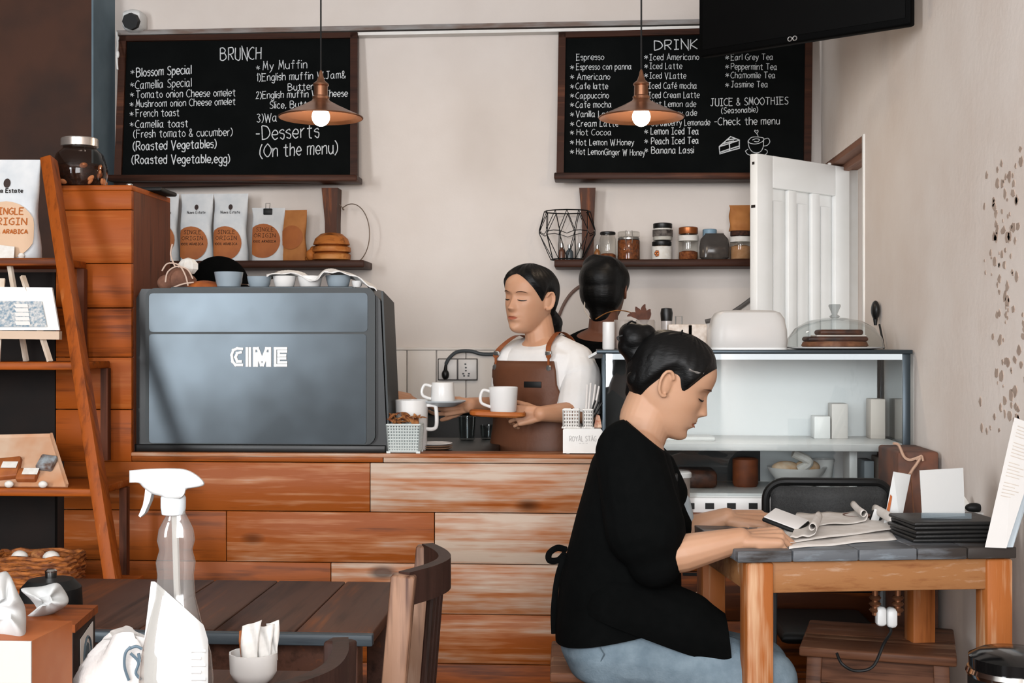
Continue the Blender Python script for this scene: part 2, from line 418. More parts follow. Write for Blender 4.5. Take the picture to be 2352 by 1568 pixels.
# ================================================================ COUNTER, CABINET
YC = 3.85
wood_o = WOOD('orange_planks', '532408', '924611', 'a25a26', axis=0, rough=0.5, patch=.55)
wood_c = WOOD('counter_planks', '45220f', '8a4617', 'a06844', axis=0, rough=0.45, patch=.7, extra='b5a08e')
zc = P(800, 1041, YC).z
xl = P(146, 1100, YC).x; xcase = P(1392, 1100, YC).x
def planks(mb, x0, x1, zs, y0, y1, joints=(), tints=None, gap=.0022, tfun=None):
    rr = random.Random(int(abs(x0) * 999))
    for i in range(len(zs) - 1):
        xs = [x0] + [j for (r, j) in joints if r == i] + [x1]
        for k in range(len(xs) - 1):
            mb.t = tfun(i, k) if tfun else rr.uniform(-.07, .07)
            mb.box((xs[k] + gap / 2, y0, zs[i+1] + gap / 2), (xs[k+1] - gap / 2, y1, zs[i] - gap / 2), .0015)
counter = thing('counter', 'long service counter clad in weathered horizontal planks', 'counter', ((xl + xcase) / 2, YC + .1, 0))
rows = [1062, 1175, 1292, 1407, 1520, 1640, 1760, 1880, 2000]
zs = [zc - .003] + [P(800, y, YC).z for y in rows if P(800, y, YC).z > .03] + [.0]
b = MB()
tt = {(0, 0): -.02, (0, 1): .26, (1, 0): .02, (1, 1): .21, (2, 0): -.03, (2, 1): .05, (2, 2): .25, (3, 0): -.03, (3, 1): .19, (4, 0): -.05, (4, 1): .13, (5, 0): -.02}  # higher tints pale the right-hand planks, standing in for window sheen
J = [(0, P(880, 1050, YC).x), (1, P(850, 1100, YC).x), (2, P(520, 1200, YC).x), (2, P(998, 1200, YC).x), (3, P(760, 1300, YC).x), (4, P(985, 1400, YC).x)]
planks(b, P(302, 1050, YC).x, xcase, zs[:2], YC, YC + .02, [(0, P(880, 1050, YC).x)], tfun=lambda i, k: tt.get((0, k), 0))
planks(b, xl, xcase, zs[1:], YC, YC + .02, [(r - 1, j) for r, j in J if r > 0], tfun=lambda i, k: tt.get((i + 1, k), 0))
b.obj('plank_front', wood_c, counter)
xw = P(1146, 1000, 4.2).x
b = MB(); b.t = .12
b.box((P(302, 1050, YC).x, YC - .004, zc - .012), (xcase, YC + .115, zc), .002)
b.obj('ledge', wood_c, counter)
blackm = M('black_laminate', '0c0c0c', 0.45, spec=0.3)
b = MB(); b.box((P(303, 1000, YC).x, YC + .11, zc - .035), (xw, 4.56, zc - .004), .003); b.box((xl, YC + .02, .0), (xw, YC + .05, zc - .04)); b.box((xw - .03, YC + .05, 0), (xw, 4.54, zc - .036))
b.obj('worktop', blackm, counter)
# plank cabinet standing at the counter's left end
xa, xb2 = P(128, 700, YC).x, P(303, 700, YC).x
ztop = P(250, 437, YC).z
cab = thing('plank_cabinet', 'tall orange plank cabinet at the left end of the counter', 'cabinet', ((xa + xb2) / 2, YC + .18, zc - .03))
b = MB(); zz = [ztop] + [P(250, y, YC).z for y in (482, 605, 707, 820, 940, 1060)]
tc_ = [.03, .06, .0, -.04, .05, -.02]
planks(b, xa, xb2, zz, YC - .002, YC + .02, tfun=lambda i, k: tc_[i]); b.obj('plank_cladding', wood_o, cab)
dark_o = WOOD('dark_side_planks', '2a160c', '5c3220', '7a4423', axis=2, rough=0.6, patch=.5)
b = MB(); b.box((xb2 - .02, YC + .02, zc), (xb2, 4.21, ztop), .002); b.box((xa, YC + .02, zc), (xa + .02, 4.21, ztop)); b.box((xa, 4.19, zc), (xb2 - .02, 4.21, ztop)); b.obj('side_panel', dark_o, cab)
b = MB(); b.box((xa, YC - .002, ztop - .001), (xb2, 4.21, ztop + .016), .002); b.obj('top_panel', wood_o, cab)

# black back counter along the back wall
b = MB(); b.box((P(420, 900, 5.0).x, 5.0, 0), (P(1300, 900, 5.0).x + .5, 5.37, .965), .004); b.box((P(420, 900, 5.0).x, 4.98, .965), (P(1300, 900, 5.0).x + .5, 5.37, .995), .004)
b.obj('back_counter', blackm, tag_=('black cupboard along the back wall behind the service counter', 'cabinet'))

# ================================================================ CHALK MENU BOARDS
frame_wood = WOOD('dark_frame_wood', '1c0e08', '3a2015', '5e3826', axis=0, rough=0.5, knots=False)
slate = M('chalkboard', '070909', 0.9, col2='0b0d0d', scale=9, spec=0.08)
chalk = M('chalk', 'd5d8da', 0.95, col2='b2b6b8', scale=220, spec=0.1)
def board_fn(py0, py1):
    return lambda px, py: P(px, py, 5.345 - .075 * (py - py0) / (py1 - py0))
def menu_board(label, c, inner, ledge, lines, stars, extra=None):
    """c: corners TL TR BR BL px; inner: fw px of frame; ledge: polygon px"""
    fn = board_fn(c[0][1], c[3][1]); mid = fn((c[2][0] + c[3][0]) / 2, c[3][1])
    t = thing('menu_board', label, 'chalkboard', mid, 'chalk menu boards on the back wall')
    Q = [fn(*p) for p in c]
    def q(u, v): return (Q[0] * (1 - u) + Q[1] * u) * (1 - v) + (Q[3] * (1 - u) + Q[2] * u) * v
    n = (Q[1] - Q[0]).cross(Q[3] - Q[0]).normalized(); n = n if n.y < 0 else -n
    b = MB(); b.prism([q(.01, .015), q(.99, .015), q(.99, .985), q(.01, .985)], -n * .012); b.obj('slate', slate, t, smooth=False)
    w, h = (Q[1] - Q[0]).length, (Q[0] - Q[3]).length; fw = inner
    b = MB()
    for i, (u0, u1, v0, v1) in enumerate(((0, 1, 0, fw * .8 / h), (0, 1, 1 - fw * .9 / h, 1), (0, fw / w, 0, 1), (1 - fw / w, 1, 0, 1))):
        b.t = (i % 3 - 1) * .04; e = n * .012
        b.prism([q(u0, v0) + e, q(u1, v0) + e, q(u1, v1) + e, q(u0, v1) + e], -n * .03)
    b.obj('frame', frame_wood, t, smooth=False)
    lx0, lx1, ly0, ly1 = ledge; p0, p1 = fn(lx0, ly0), fn(lx1, ly0)
    b = MB(); b.beam(Vector((p0.x, 5.255, p0.z - .013)), Vector((p1.x, 5.255, p1.z - .013)), .13, .026, bev=.004); b.obj('ledge', frame_wood, t)
    on = lambda px, py: fn(px, py) + n * .003
    for k, (s, x0, x1, y0, y1, cap) in enumerate(lines):
        b = MB(); r = .0017 if cap < 20 else .0023
        if cap < 15: r = .0014
        write(b, s, on, x0, x1, y0, y1, cap, r, .22, n); b.obj('chalk_lettering', chalk, t)
    if stars:
        for (x, y) in stars:
            b = MB()
            for a in (20, 80, 140):
                d = Vector((math.cos(R(a)), math.sin(R(a)), 0)) * 5; b.tube([on(x - d.x, y - d.y), on(x + d.x, y + d.y)], .0012, 5, flat=(n, .5))
            b.obj('chalk_bullet', chalk, t)
    if extra: extra(t, on, n)
    return t
L1 = [('BRUNCH', 507, 600, 139, 137, 28), ('Blossom Special', 314, 440, 177, 170, 20), ('Camellia Special', 312, 440, 205, 199, 19), ('Tomato onion Cheese omelet', 313, 541, 226, 221, 17),
 ('Mushroom onion Cheese omelet', 313, 541, 247, 241, 16), ('French toast', 313, 412, 269, 267, 17), ('Camellia toast', 312, 432, 294, 292, 17), ('(Fresh tomato & cucumber)', 308, 534, 317, 312, 18),
 ('(Roasted Vegetables)', 307, 497, 346, 340, 20), ('(Roasted Vegetable,egg)', 304, 528, 377, 374, 20), ('My Muffin', 604, 705, 162, 157, 19), ('1)English muffin W.Jam&', 591, 794, 187, 180, 17),
 ('Butter', 662, 720, 209, 206, 16), ('2)English muffin W.  Cheese', 589, 798, 227, 222, 16), ('Slice, Butter', 620, 722, 250, 247, 16), ('3)Wa', 591, 636, 281, 279, 19), ('-Desserts', 588, 732, 322, 316, 32), ('(On the menu)', 598, 775, 362, 353, 30)]
S1 = [(305, 166), (304, 195), (304, 218), (303, 240), (303, 262), (303, 286), (593, 156)]
menu_board('chalkboard headed BRUNCH in a dark wooden frame, above the espresso machine', [(276, 84), (822, 76), (822, 420), (263, 432)], .030, (264, 828, 407, 430), L1, S1)
L2 = [('DRINKS', 1503, 1622, 116, 112, 22), ('Espresso', 1324, 1387, 139, 138, 14), ('Espresso con panna', 1324, 1450, 161, 160, 14), ('Americano', 1326, 1401, 184, 183, 14), ('Cafe latte', 1323, 1396, 205, 205, 14), ('Cappuccino', 1323, 1398, 227, 226, 14),
 ('Cafe mocha', 1323, 1404, 248, 247, 14), ('Vanilla Latte', 1323, 1414, 269, 269, 14), ('Cream Latte', 1325, 1420, 291, 291, 14), ('Hot Cocoa', 1325, 1404, 311, 311, 14), ('Hot Lemon W.Honey', 1324, 1456, 334, 334, 14), ('Hot LemonGinger W Honey', 1324, 1481, 355, 358, 14),
 ('Iced Americano', 1492, 1605, 139, 138, 14), ('Iced Latte', 1492, 1566, 159, 159, 14), ('Iced V.Latte', 1492, 1575, 181, 181, 14), ('Iced Caf! mocha', 1490, 1600, 204, 204, 14), ('Iced Cream Latte', 1490, 1606, 226, 225, 14), ('Mint Lemon ade', 1492, 1598, 246, 246, 14),
 ('berry ade', 1530, 1600, 267, 266, 14), ('Strawberry Lemonade', 1496, 1630, 290, 288, 14), ('Lemon Iced Tea', 1495, 1604, 309, 309, 15), ('Peach Iced Tea', 1496, 1604, 332, 330, 15), ('Banana Lassi', 1496, 1593, 353, 352, 15),
 ('Earl Grey Tea', 1679, 1775, 139, 138, 14), ('Peppermint Tea', 1679, 1784, 160, 161, 14), ('Chamomile Tea', 1679, 1780, 180, 180, 14), ('Jasmine Tea', 1679, 1763, 201, 201, 14), ('JUICE & SMOOTHIES', 1632, 1810, 244, 240, 17), ('(Seasonable)', 1657, 1740, 261, 258, 13), ('-Check the menu', 1641, 1790, 288, 286, 17)]
S2 = [(1314, y) for y in (155, 177, 199, 220, 241, 263, 285, 305, 327, 349)] + [(1484, y) for y in (132, 153, 174, 303, 325, 346)] + [(1670, y) for y in (133, 154, 173, 196)]
def drawings(t, on, n):
    b = MB(); T = lambda pts, r=.0017: b.tube(spline([on(*p) for p in pts], 5), r, 5, flat=(n, .5))
    for l in ([(1652, 337), (1678, 314), (1698, 322), (1698, 341), (1675, 347), (1653, 354), (1652, 337)], [(1652, 337), (1675, 330), (1698, 322)], [(1675, 330), (1676, 346)], [(1668, 322), (1690, 319)], [(1660, 330), (1686, 324)], [(1654, 350), (1674, 343)], [(1678, 342), (1697, 336)]): b.tube([on(*p) for p in l], .0026, 5, flat=(n, .5))
    b.obj('cake_drawing', chalk, t)
    b = MB(); T = lambda pts, r=.0015: b.tube(spline([on(*p) for p in pts], 5), r, 5, flat=(n, .5))
    T([(1718, 324), (1726, 316), (1740, 315), (1754, 318), (1750, 326), (1736, 331), (1722, 329), (1718, 324), (1721, 340), (1730, 350), (1744, 350), (1752, 340), (1754, 320)]); T([(1755, 320), (1764, 318), (1768, 326), (1762, 334), (1752, 336)])
    T([(1728, 322), (1736, 319), (1744, 321), (1740, 326), (1732, 325)]); T([(1712, 347), (1718, 355), (1738, 359), (1758, 355), (1762, 347), (1756, 343)]); T([(1718, 343), (1712, 347)])
    T([(1741, 314), (1740, 310), (1736, 305), (1733, 302), (1734, 299), (1737, 301), (1740, 299), (1741, 303), (1737, 308)], .0014); b.obj('cup_drawing', chalk, t)
menu_board('chalkboard headed DRINKS in a dark wooden frame, partly behind the television', [(1283, 76), (1866, 60), (1862, 418), (1278, 414)], .030, (1274, 1872, 402, 425), L2, S2, drawings)

# ---------------------------------------------------------------- pendant lamps
copper = M('copper_shade', '9a6e54', 0.3, 0.8, col2='7d523a', scale=8)
inner_w = M('shade_inside', '5c3c2a', 0.45, 0.3)
cord_m = M('black_cord', '0a0a0a', 0.6)
bulb_m = GLOW('bulb', 'fff1dc', 16.0)
def pendant(px, py_rim, Y, label, watts):
    rim = P(px, py_rim, Y); t = thing('pendant_lamp', label, 'pendant lamp', (rim.x, rim.y, rim.z - .03), 'pendant lamps over the counter')
    Z = rim.z; c = Vector((rim.x, rim.y, Z))
    b = MB(); out = [(.141, 0), (.142, .003), (.10, .022), (.062, .040), (.032, .056), (.026, .064)]; b.lathe(c, out + [(.023, .062)] + [(r - .003, h - .004) for r, h in reversed(out[1:5])] + [(.139, 0)], 48, cap=False); b.obj('shade', copper, t)
    b = MB(); b.lathe(c, [(.136, .0015), (.097, .0165), (.059, .034), (.02, .052)], 48, cap=False); b.obj('shade_lining', inner_w, t)
    b = MB(); b.lathe(c, [(.02, .05), (.027, .062), (.029, .07), (.024, .074), (.023, .105), (.027, .109), (.026, .114), (.014, .124), (.008, .14), (.006, .152), (.0025, .16)], 28); b.obj('socket', copper, t)
    b = MB(); b.tube([c + Vector((0, 0, .155)), (c.x, c.y, 3.25)], .0028, 8); b.obj('cord', cord_m, t)
    b = MB(); b.ball(c + Vector((0, 0, .004)), (.03, .03, .032), 24, 16); b.cyl(c + Vector((0, 0, .03)), c + Vector((0, 0, .055)), .017, .016); b.obj('bulb', bulb_m, t)
    l = bpy.data.lights.new('bulb_light', 'POINT'); l.energy = watts; l.color = (1, .80, .58); l.shadow_soft_size = .03
    o = bpy.data.objects.new('bulb_light', l); C.objects.link(o); o.location = (c.x, c.y, Z - .045)
    return t
pendant(737, 271, 4.25, 'copper pendant lamp hanging in front of the BRUNCH chalkboard', 5)
pendant(1473, 271, 4.25, 'copper pendant lamp hanging in front of the DRINKS chalkboard', 5)

# ---------------------------------------------------------------- television
black_gl = M('black_plastic', '0a0b0b', 0.55, spec=0.3)
bl, br = P(1611, 131, 4.1), P(2097, 62, 3.715)
br.z = bl.z = (bl.z + br.z) / 2
up = Vector((0, 0, .42)); d = (br - bl).normalized(); nn = Vector((d.y, -d.x, 0)).normalized()
tv = thing('television', 'black flat television hung high in the right corner, seen from below', 'television', (bl + br) / 2 + Vector((0, 0, 0)))
b = MB(); b.beam((bl + br) / 2 - nn * -.0, (bl + br) / 2 + up, (br - bl).length, .035, up=nn, bev=.006); tvb = M('tv_black', '040404', 0.7, spec=.05); b.obj('casing', tvb, tv)
sc = M('screen', '030303', 0.35, spec=0.1)
b = MB(); o_ = nn * .0185; b.prism([bl + d * .015 + o_ + up * .05, br - d * .015 + o_ + up * .05, br - d * .015 + o_ + up * .96, bl + d * .015 + o_ + up * .96], nn * .0015); b.obj('screen', sc, tv, smooth=False)
b = MB(); m_ = bl + d * .37 * (br - bl).length
lg = bl + d * ((br - bl).length * .47) + nn * .0195 + Vector((0, 0, .012))
for k in (-1, 1): b.tube([lg + d * (.008 * k) + (d * math.cos(a) + UP * math.sin(a)) * .0065 for a in [i * math.pi / 6 for i in range(12)]], .0016, 6, closed=True)
b.obj('emblem', M('silver_mark', '9a9794', 0.4, 0.6), tv)
b = MB(); mid = (bl + br) / 2 + Vector((0, 0, .25)) - nn * .02; b.box((mid.x, mid.y - .03, mid.z - .05), (XR - .002, mid.y + .03, mid.z + .05), .004); b.obj('wall_bracket', black_gl, tv)

# ---------------------------------------------------------------- security camera, cable
camw = M('white_plastic', 'dcdcda', 0.4); 
c = P(300, 46, 5.3); sec = thing('security_camera', 'small white security camera with black face above the left chalkboard', 'camera', (c.x, 5.39, c.z - .05))
b = MB(); b.box((c.x - .042, 5.30, c.z - .04), (c.x + .042, 5.40, c.z + .05), .02); b.obj('housing', camw, sec)
b = MB(); b.cyl((c.x + .006, 5.302, c.z - .006), (c.x + .006, 5.275, c.z - .012), .036, .034, 8); b.obj('lens', black_gl, sec)
b = MB(); b.tube(spline([P(268, 74, 5.33), P(270, 100, 5.3), P(268, 128, 5.26), P(270, 160, 5.25)], 6), .004); b.ball(P(270, 125, 5.26), (.008, .008, .016)); b.obj('white_cable', camw, tag_=('short white cable with a plug at the left edge of the BRUNCH board', 'cable'))

# ================================================================ WALL SHELVES
def wall_shelf(label, x0, x1, y0, th, br_px, brl, grp='dark wooden wall shelves'):
    a, c = P(x0, y0, 5.2), P(x1, y0, 5.2); z = a.z
    t = thing('wall_shelf', label, 'shelf', ((a.x + c.x) / 2, 5.39, z - th), grp)
    b = MB(); b.box((a.x, 5.2, z - th), (c.x, YB - .001, z), .004); b.obj('board', frame_wood, t)
    b = MB()
    x = P(br_px, 500, 5.3).x; zt = P(br_px, 431, 5.3).z
    b.prism([(x - .034, 5.30, zt), (x + .034, 5.30, zt), (x + .028, 5.31, zt - .14), (x + .026, 5.32, z + .002), (x - .024, 5.32, z + .002), (x - .022, 5.31, zt - .14)], (0, .085, 0)); b.obj('bracket', brl, t, smooth=False)
    return t, z
brk = WOOD('bracket_wood', '241209', '4a2a1a', '8a4a20', axis=2, rough=0.5, knots=False)
shl, ZL = wall_shelf('dark wooden wall shelf holding coffee bags, behind the espresso machine', 300, 836, 599, .030, 757, brk)
shr, ZR = wall_shelf('dark wooden wall shelf holding jars, under the DRINKS board', 1273, 1850, 596, .030, 1349, brk)

# ---------------------------------------------------------------- coffee pouches
white_f = M('white_foil', 'cfd0d0', 0.42, col2='bfc3c6', scale=14, bmp=0.15, bscale=25, spec=0.35)
kraft = M('kraft_paper', 'b3763f', 0.75, col2='9c612f', scale=10, bmp=0.2, bscale=30)
lab_o = M('label_tan', 'a5602f', 0.7, col2='95542a', scale=12)
lab_l = M('label_pale', 'c9a98c', 0.7)
ink = M('ink', '1c1613', 0.7)
inko = M('ink_orange', 'b4652c', 0.7)
def pouch(name, label, grp, base, w, h, dep, mat, lab=None, labm=None, logo=True, rot=0.0, lean=0.0, clip=False, big=False, cat='coffee bag', labx=-.12):
    base = Vector(base); t = thing(name, label, cat, base, grp)
    rm = Matrix.Translation(base) @ Matrix.Rotation(rot, 4, 'Z') @ Matrix.Rotation(lean, 4, 'X')
    def half(v):      # half width, half depth at height fraction
        ww = w / 2 * (1 - .05 * math.sin(v * math.pi) + .01 * math.sin(v * 13)); dd = dep / 2 * max(.03, (1 - v ** 1.6)); return ww, dd
    def ring(v, e=0):
        ww, dd = half(v); r = []
        for i in range(28):
            a = 2 * math.pi * i / 28; ca, sa = math.cos(a), math.sin(a)
            x = math.copysign(abs(ca) ** .5, ca) * (ww + e); y = math.copysign(abs(sa) ** .8, sa) * (dd + e)
            r.append((x + .003 * math.sin(v * 9 + a * 2), y * (1 + .06 * math.sin(v * 17 + a * 3)), v * h))
        return r
    b = MB(); b.X = rm; b.loft([ring(v / 16) for v in range(17)]); b.obj('pouch', mat, t, sharp=60)
    front = lambda x, z: rm @ Vector((x, -half(z / h)[1] * (1 - (abs(x) / (w / 2)) ** 5) ** .4 * 1.07 - .0022, z))
    if lab:
        zc_, rad = lab; b = MB()
        n = 28
        for i in range(6):
            pass
        rows = []
        for k in range(7):
            rr_ = rad * k / 6; rows.append([front(max(-w * .455, min(w * .455, labx * w + rr_ * math.cos(a))), max(.006, zc_ + rr_ * math.sin(a))) for a in [2 * math.pi * i / n for i in range(n)]])
        b.grid(rows, True); b.obj('round_label', labm, t)
        b = MB(); nv = rm.to_3x3() @ Vector((0, -1, 0))
        fn = lambda px, py: front(px, py) + nv * .001
        for s, zz_, ch, hw in (('SINGLE', .55, .15, .5), ('ORIGIN', .2, .15, .62), ('100% ARABICA', -.1, .09, .66)):
            if name == 'kraft_bag': continue
            k = rad; ss, wid = letter_strokes(s); 
            for pts in ss: b.tube([fn(labx * w + (p[0] / wid - .5) * 2 * hw * k + .1 * k, zc_ + zz_ * k + p[1] / 9 * ch * 1.5 * k) for p in pts], .0018 if big else .0008, 4)
        if name != 'kraft_bag': b.obj('label_lettering', inko if big else ink, t)
    if logo:
        b = MB(); lx = (.02 if not big else -.03) * w; lz = h * (.80 if not big else .76); rr_ = w * .075
        b.grid([[front(lx + rr_ * q * .8 * math.cos(a), lz + rr_ * q * 1.1 * math.sin(a)) for a in [2 * math.pi * i / 16 for i in range(16)]] for q in (.02, .5, 1)], True); b.obj('bean_emblem', M('bean_brown', '2a1812', .6), t)
        b = MB(); ss, wid = letter_strokes('Nuwa Estate'); hw = w * .28
        for pts in ss: b.tube([front(lx + (p[0] / wid - .5) * 2 * hw, lz - h * .095 + p[1] / 9 * h * .04) + (rm.to_3x3() @ Vector((0, -.0004, 0))) for p in pts], .0012 if big else .0007, 4)
        b.obj('name_lettering', ink, t)
    if clip:
        b = MB(); b.X = rm; b.box((-.018, -.014, h - .03), (.018, .014, h - .004), .002); b.obj('binder_clip', black_gl, t)
        b = MB(); b.X = rm; b.tube([(-.008, -.012, h - .006), (-.009, -.004, h + .018), (.009, -.004, h + .018), (.008, -.012, h - .006)], .0012, 6); b.obj('clip_wire', M('steel', 'b8b8b6', .3, .9), t)
    return t
g = 'white coffee pouches on the wall shelf'
ys = 5.29; pxm = mp(ys)
def pb(px): p = P(px, 599, ys); return (p.x, ys, ZL)
pouch('coffee_bag', 'white coffee bag mostly hidden by the plank cabinet, leftmost on the wall shelf', g, pb(374), .135, .285, .07, white_f, (.09, .075), lab_o)
pouch('coffee_bag', 'white coffee bag with brown round label directly behind the black cap', g, pb(452), .138, .285, .07, white_f, (.075, .072), lab_o)
pouch('coffee_bag', 'white coffee bag with brown round label, beside the shorter clipped bag', g, pb(530), .146, .285, .07, white_f, (.075, .072), lab_o)
pouch('coffee_bag', 'shorter white coffee bag closed with a black binder clip', g, pb(616), .138, .225, .07, white_f, (.085, .072), lab_o, logo=False, clip=True, rot=.06)
pouch('kraft_bag', 'brown kraft paper pouch leaning between the clipped bag and the carved wooden piece', None, pb(676), .108, .215, .05, kraft, (.10, .05), lab_o, logo=False, rot=-.15, cat='paper bag', labx=-.05)
# carved wooden ornament and wire hoop
carv = WOOD('carved_wood', '4a2410', 'b06a32', 'c98a50', axis=0, rough=.5, patch=.8)
c = Vector((P(756, 599, 5.26).x, 5.27, ZL)); t = thing('wooden_carving', 'rounded wooden carving with stacked layers at the right end of the coffee shelf', 'ornament', c)
for nm, prof in (('lower_slab', [(.06, 0), (.078, .006), (.08, .026), (.07, .032)]), ('middle_slab', [(.06, .032), (.08, .038), (.079, .056), (.066, .062)]), ('dome', [(.06, .062), (.076, .068), (.068, .092), (.045, .112), (.018, .118)])):
    b = MB(); b.lathe(c + Vector((.008, 0, 0)), prof, 32); b.obj(nm, carv, t)
for o_k, r_k in (((-.075, -.02, .025), (.02, .02, .024)), ((-.085, .0, .012), (.018, .018, .012)), ((-.06, -.01, .05), (.02, .018, .014))): b = MB(); b.ball(c + Vector(o_k), r_k); b.obj('side_knob', carv, t)
b = MB(); cc = c + Vector((.075, .0, .115)); pts = [cc + Vector((.012 + .075 * math.cos(a), .03, .125 * math.sin(a))) for a in [R(-112 + i * 13) for i in range(19)]] + [cc + Vector((-.02, .03, .10)), cc + Vector((-.04, .03, .125))]
b.tube(spline(pts, 3), .0022, 6); b.obj('wire_hoop', M('brass_wire', '8a7a6c', .4, .7), tag_=('thin bent wire hoop standing on the end of the coffee shelf', 'wire'))

# ---------------------------------------------------------------- right shelf
clear = GLASS('clear_glass', 'f2f2f0', fres=1.4)
blackl = M('black_lid', '101010', 0.4)
steel = M('steel', 'b8b8b6', .3, .9)
yr = 5.28
def rb(px, y=yr): p = P(px, 595, y); return Vector((p.x, y, ZR))
b = MB(); bc = rb(1303, 5.262); n = 12
lv = [(.068, .004, 0), (.118, .108, .5), (.094, .200, 0)]
pt = lambda l, i: bc + Vector((lv[l][0] * math.cos(2 * math.pi * (i + lv[l][2]) / n), lv[l][0] * .92 * math.sin(2 * math.pi * (i + lv[l][2]) / n), lv[l][1]))
for l in (0, 2): b.tube([pt(l, i) for i in range(n)], .0028 if l == 0 else .0026, 6, closed=True)
for i in range(n):
    m1 = pt(1, i); hi = m1 + Vector((0, 0, .014)); lo = m1 - Vector((0, 0, .0))
    b.tube([pt(0, i), lo], .0016, 5); b.tube([pt(0, i + 1), lo], .0016, 5); b.tube([pt(2, i), hi], .0016, 5); b.tube([pt(2, i + 1), hi], .0016, 5); b.tube([lo, hi], .0016, 5)
    b.tube([(hi + lo) / 2, bc + Vector((.107 * math.cos(2 * math.pi * (i + 1) / n), .098 * math.sin(2 * math.pi * (i + 1) / n), .118 if i % 2 else .104)), (pt(1, i + 1) + Vector((0, 0, .007)))], .0016, 5)
b.obj('wire_basket', M('black_wire', '0d0d0d', .5, .3), tag_=('black geometric wire basket on the left end of the jar shelf', 'basket'))
grpb = 'little bottles beside the wire basket'
for px, hh, r_, m_, lb in ((1290, .07, .014, M('brown_glass', '5a3a2c', .25), 'brown little bottle standing inside the wire basket'), (1308, .065, .015, M('smoke_glass', '454d52', .25), 'grey little bottle standing inside the wire basket'), (1331, .07, .015, M('clear_body', '8d8a86', .25), 'clear little bottle at the right inside the wire basket'), (1372, .065, .013, M('amber_glass', '8a5a34', .25), 'amber little bottle half hidden behind the black hair of the person at the back')):
    c = rb(px, 5.27 if px < 1340 else 5.3); t = thing('little_bottle', lb, 'bottle', c, grpb)
    b = MB(); b.lathe(c, [(r_, 0), (r_, hh * .5), (r_ * .9, hh * .6), (r_ * .4, hh * .72), (r_ * .4, hh * .8)], 16); b.obj('bottle_body', m_, t)
    b = MB(); b.lathe(c, [(r_ * .55, hh * .78), (r_ * .55, hh), (r_ * .3, hh * 1.03)], 14); b.obj('cap', steel, t)
def jar(label, px, w, h, y=yr, lid=None, lidh=.018, fill=None, fillh=.5, band=None, lab=None, z0=None, cat='jar', grp='glass jars on the wall shelf', body=None, clipj=False, shoulder=.9):
    c = rb(px, y); r = w / 2
    if z0 is not None: c.z = z0
    t = thing('jar', label, cat, c, grp); hb = h - lidh
    b = MB(); b.lathe(c, [(r * .92, 0), (r, .005), (r, hb * .8), (r * shoulder, hb * .95), (r * shoulder, hb)], 28); b.obj('jar_glass', body or clear, t)
    if fill:
        b = MB(); b.lathe(c, [(r * .9, .004), (r * .95, .008), (r * .95, hb * fillh), (r * .6, hb * fillh + .006)], 24); b.obj('contents', fill, t)
    if lid:
        b = MB(); b.lathe(c, [(r * shoulder + .002, hb), (r * shoulder + .003, hb + .002), (r * shoulder + .003, h - .003), (r * shoulder - .001, h)], 28); b.obj('lid', lid, t)
    if band:
        m_, za, zb = band; b = MB(); b.lathe(c, [(r + .001, h * za), (r + .0012, h * zb)], 28, cap=False); b.obj('label_band', m_, t)
    if clipj:
        b = MB(); b.tube([c + Vector((-.012, -r - .001, hb * .7)), c + Vector((-.014, -r - .004, hb * .95)), c + Vector((-.012, -r * .9, h + .002))], .0016, 6); b.tube([c + Vector((.012, -r - .001, hb * .7)), c + Vector((.014, -r - .004, hb * .95)), c + Vector((.012, -r * .9, h + .002))], .0016, 6)
        b.lathe(c, [(r * .93, hb - .012), (r * .95, hb - .008), (r * .93, hb - .004)], 28); b.obj('wire_clip', steel, t)
    return t
herb = M('dried_herbs', '5b3018', .9, col2='8c4d22', scale=90, bmp=.8, bscale=120)
coin = M('dried_orange', '9a5b30', .9, col2='6b351a', scale=70, bmp=.6)
darkbean = M('coffee_dark', '2a1810', .8, col2='4a2a1a', scale=90, bmp=.6)
tanp = M('tan_powder', 'b98d68', .95, col2='ad7f58', scale=50)
paper = M('label_paper', 'd9d6d0', .8, col2='cfc9c0', scale=60)
coplid = M('copper_lid', '9c5a30', .35, .6)
bluelid = M('blue_lid', '7a96a8', .5)
jar('slim glass jar with black lid, just right of the wire basket', 1396, .068, .118, lid=blackl, lidh=.012, fill=coin, fillh=.22, shoulder=.85)
jar('clip-top glass jar of dried brown herbs with wire clip', 1444, .094, .118, lid=clear, lidh=.022, fill=herb, fillh=.85, clipj=True)
jar('jar with white label and orange fruit print under the dark-labelled jar', 1520, .082, .078, lid=blackl, lidh=.018, fill=tanp, fillh=.9, band=(paper, .05, .72))
c = rb(1520); b = MB()
for k in range(6): b.ball(c + Vector((-.020 + .007 * math.cos(k * 1.05), -.0365 - .001, .026 + .008 * math.sin(k * 1.05))), (.006, .003, .006), 10, 6)
b.obj('fruit_print', coplid, [o for o in C.objects if o.get('label', '').startswith('jar with white label')][0])
jar('black-lidded jar with dark label stacked on the white-labelled jar', 1522, .080, .073, lid=blackl, lidh=.02, fill=paper, fillh=.95, z0=ZR + .0785, band=(M('dark_label', '2a2320', .7, col2='6a625c', scale=45), .25, .62))
jar('copper-lidded jar with white collar label and dried fruit inside', 1581, .080, .135, lid=coplid, lidh=.028, fill=coin, fillh=.3, band=(paper, .58, .74), body=clear)
jar('bottle with pale blue cap behind the zip bag', 1630, .058, .132, y=5.34, lid=bluelid, lidh=.04, fill=M('white_contents', 'c9cdd0', .8), fillh=.9)
jar('tall jar of tan powder beside the open door', 1701, .086, .118, lid=darkbean, lidh=.02, fill=tanp, fillh=.55, band=(paper, .62, .8))
c = rb(1700); pouch('snack_bag', 'orange topped pouch resting on the jar of tan powder', None, (c.x, yr, ZR + .1185), .09, .105, .06, kraft, None, None, logo=False, cat='bag')
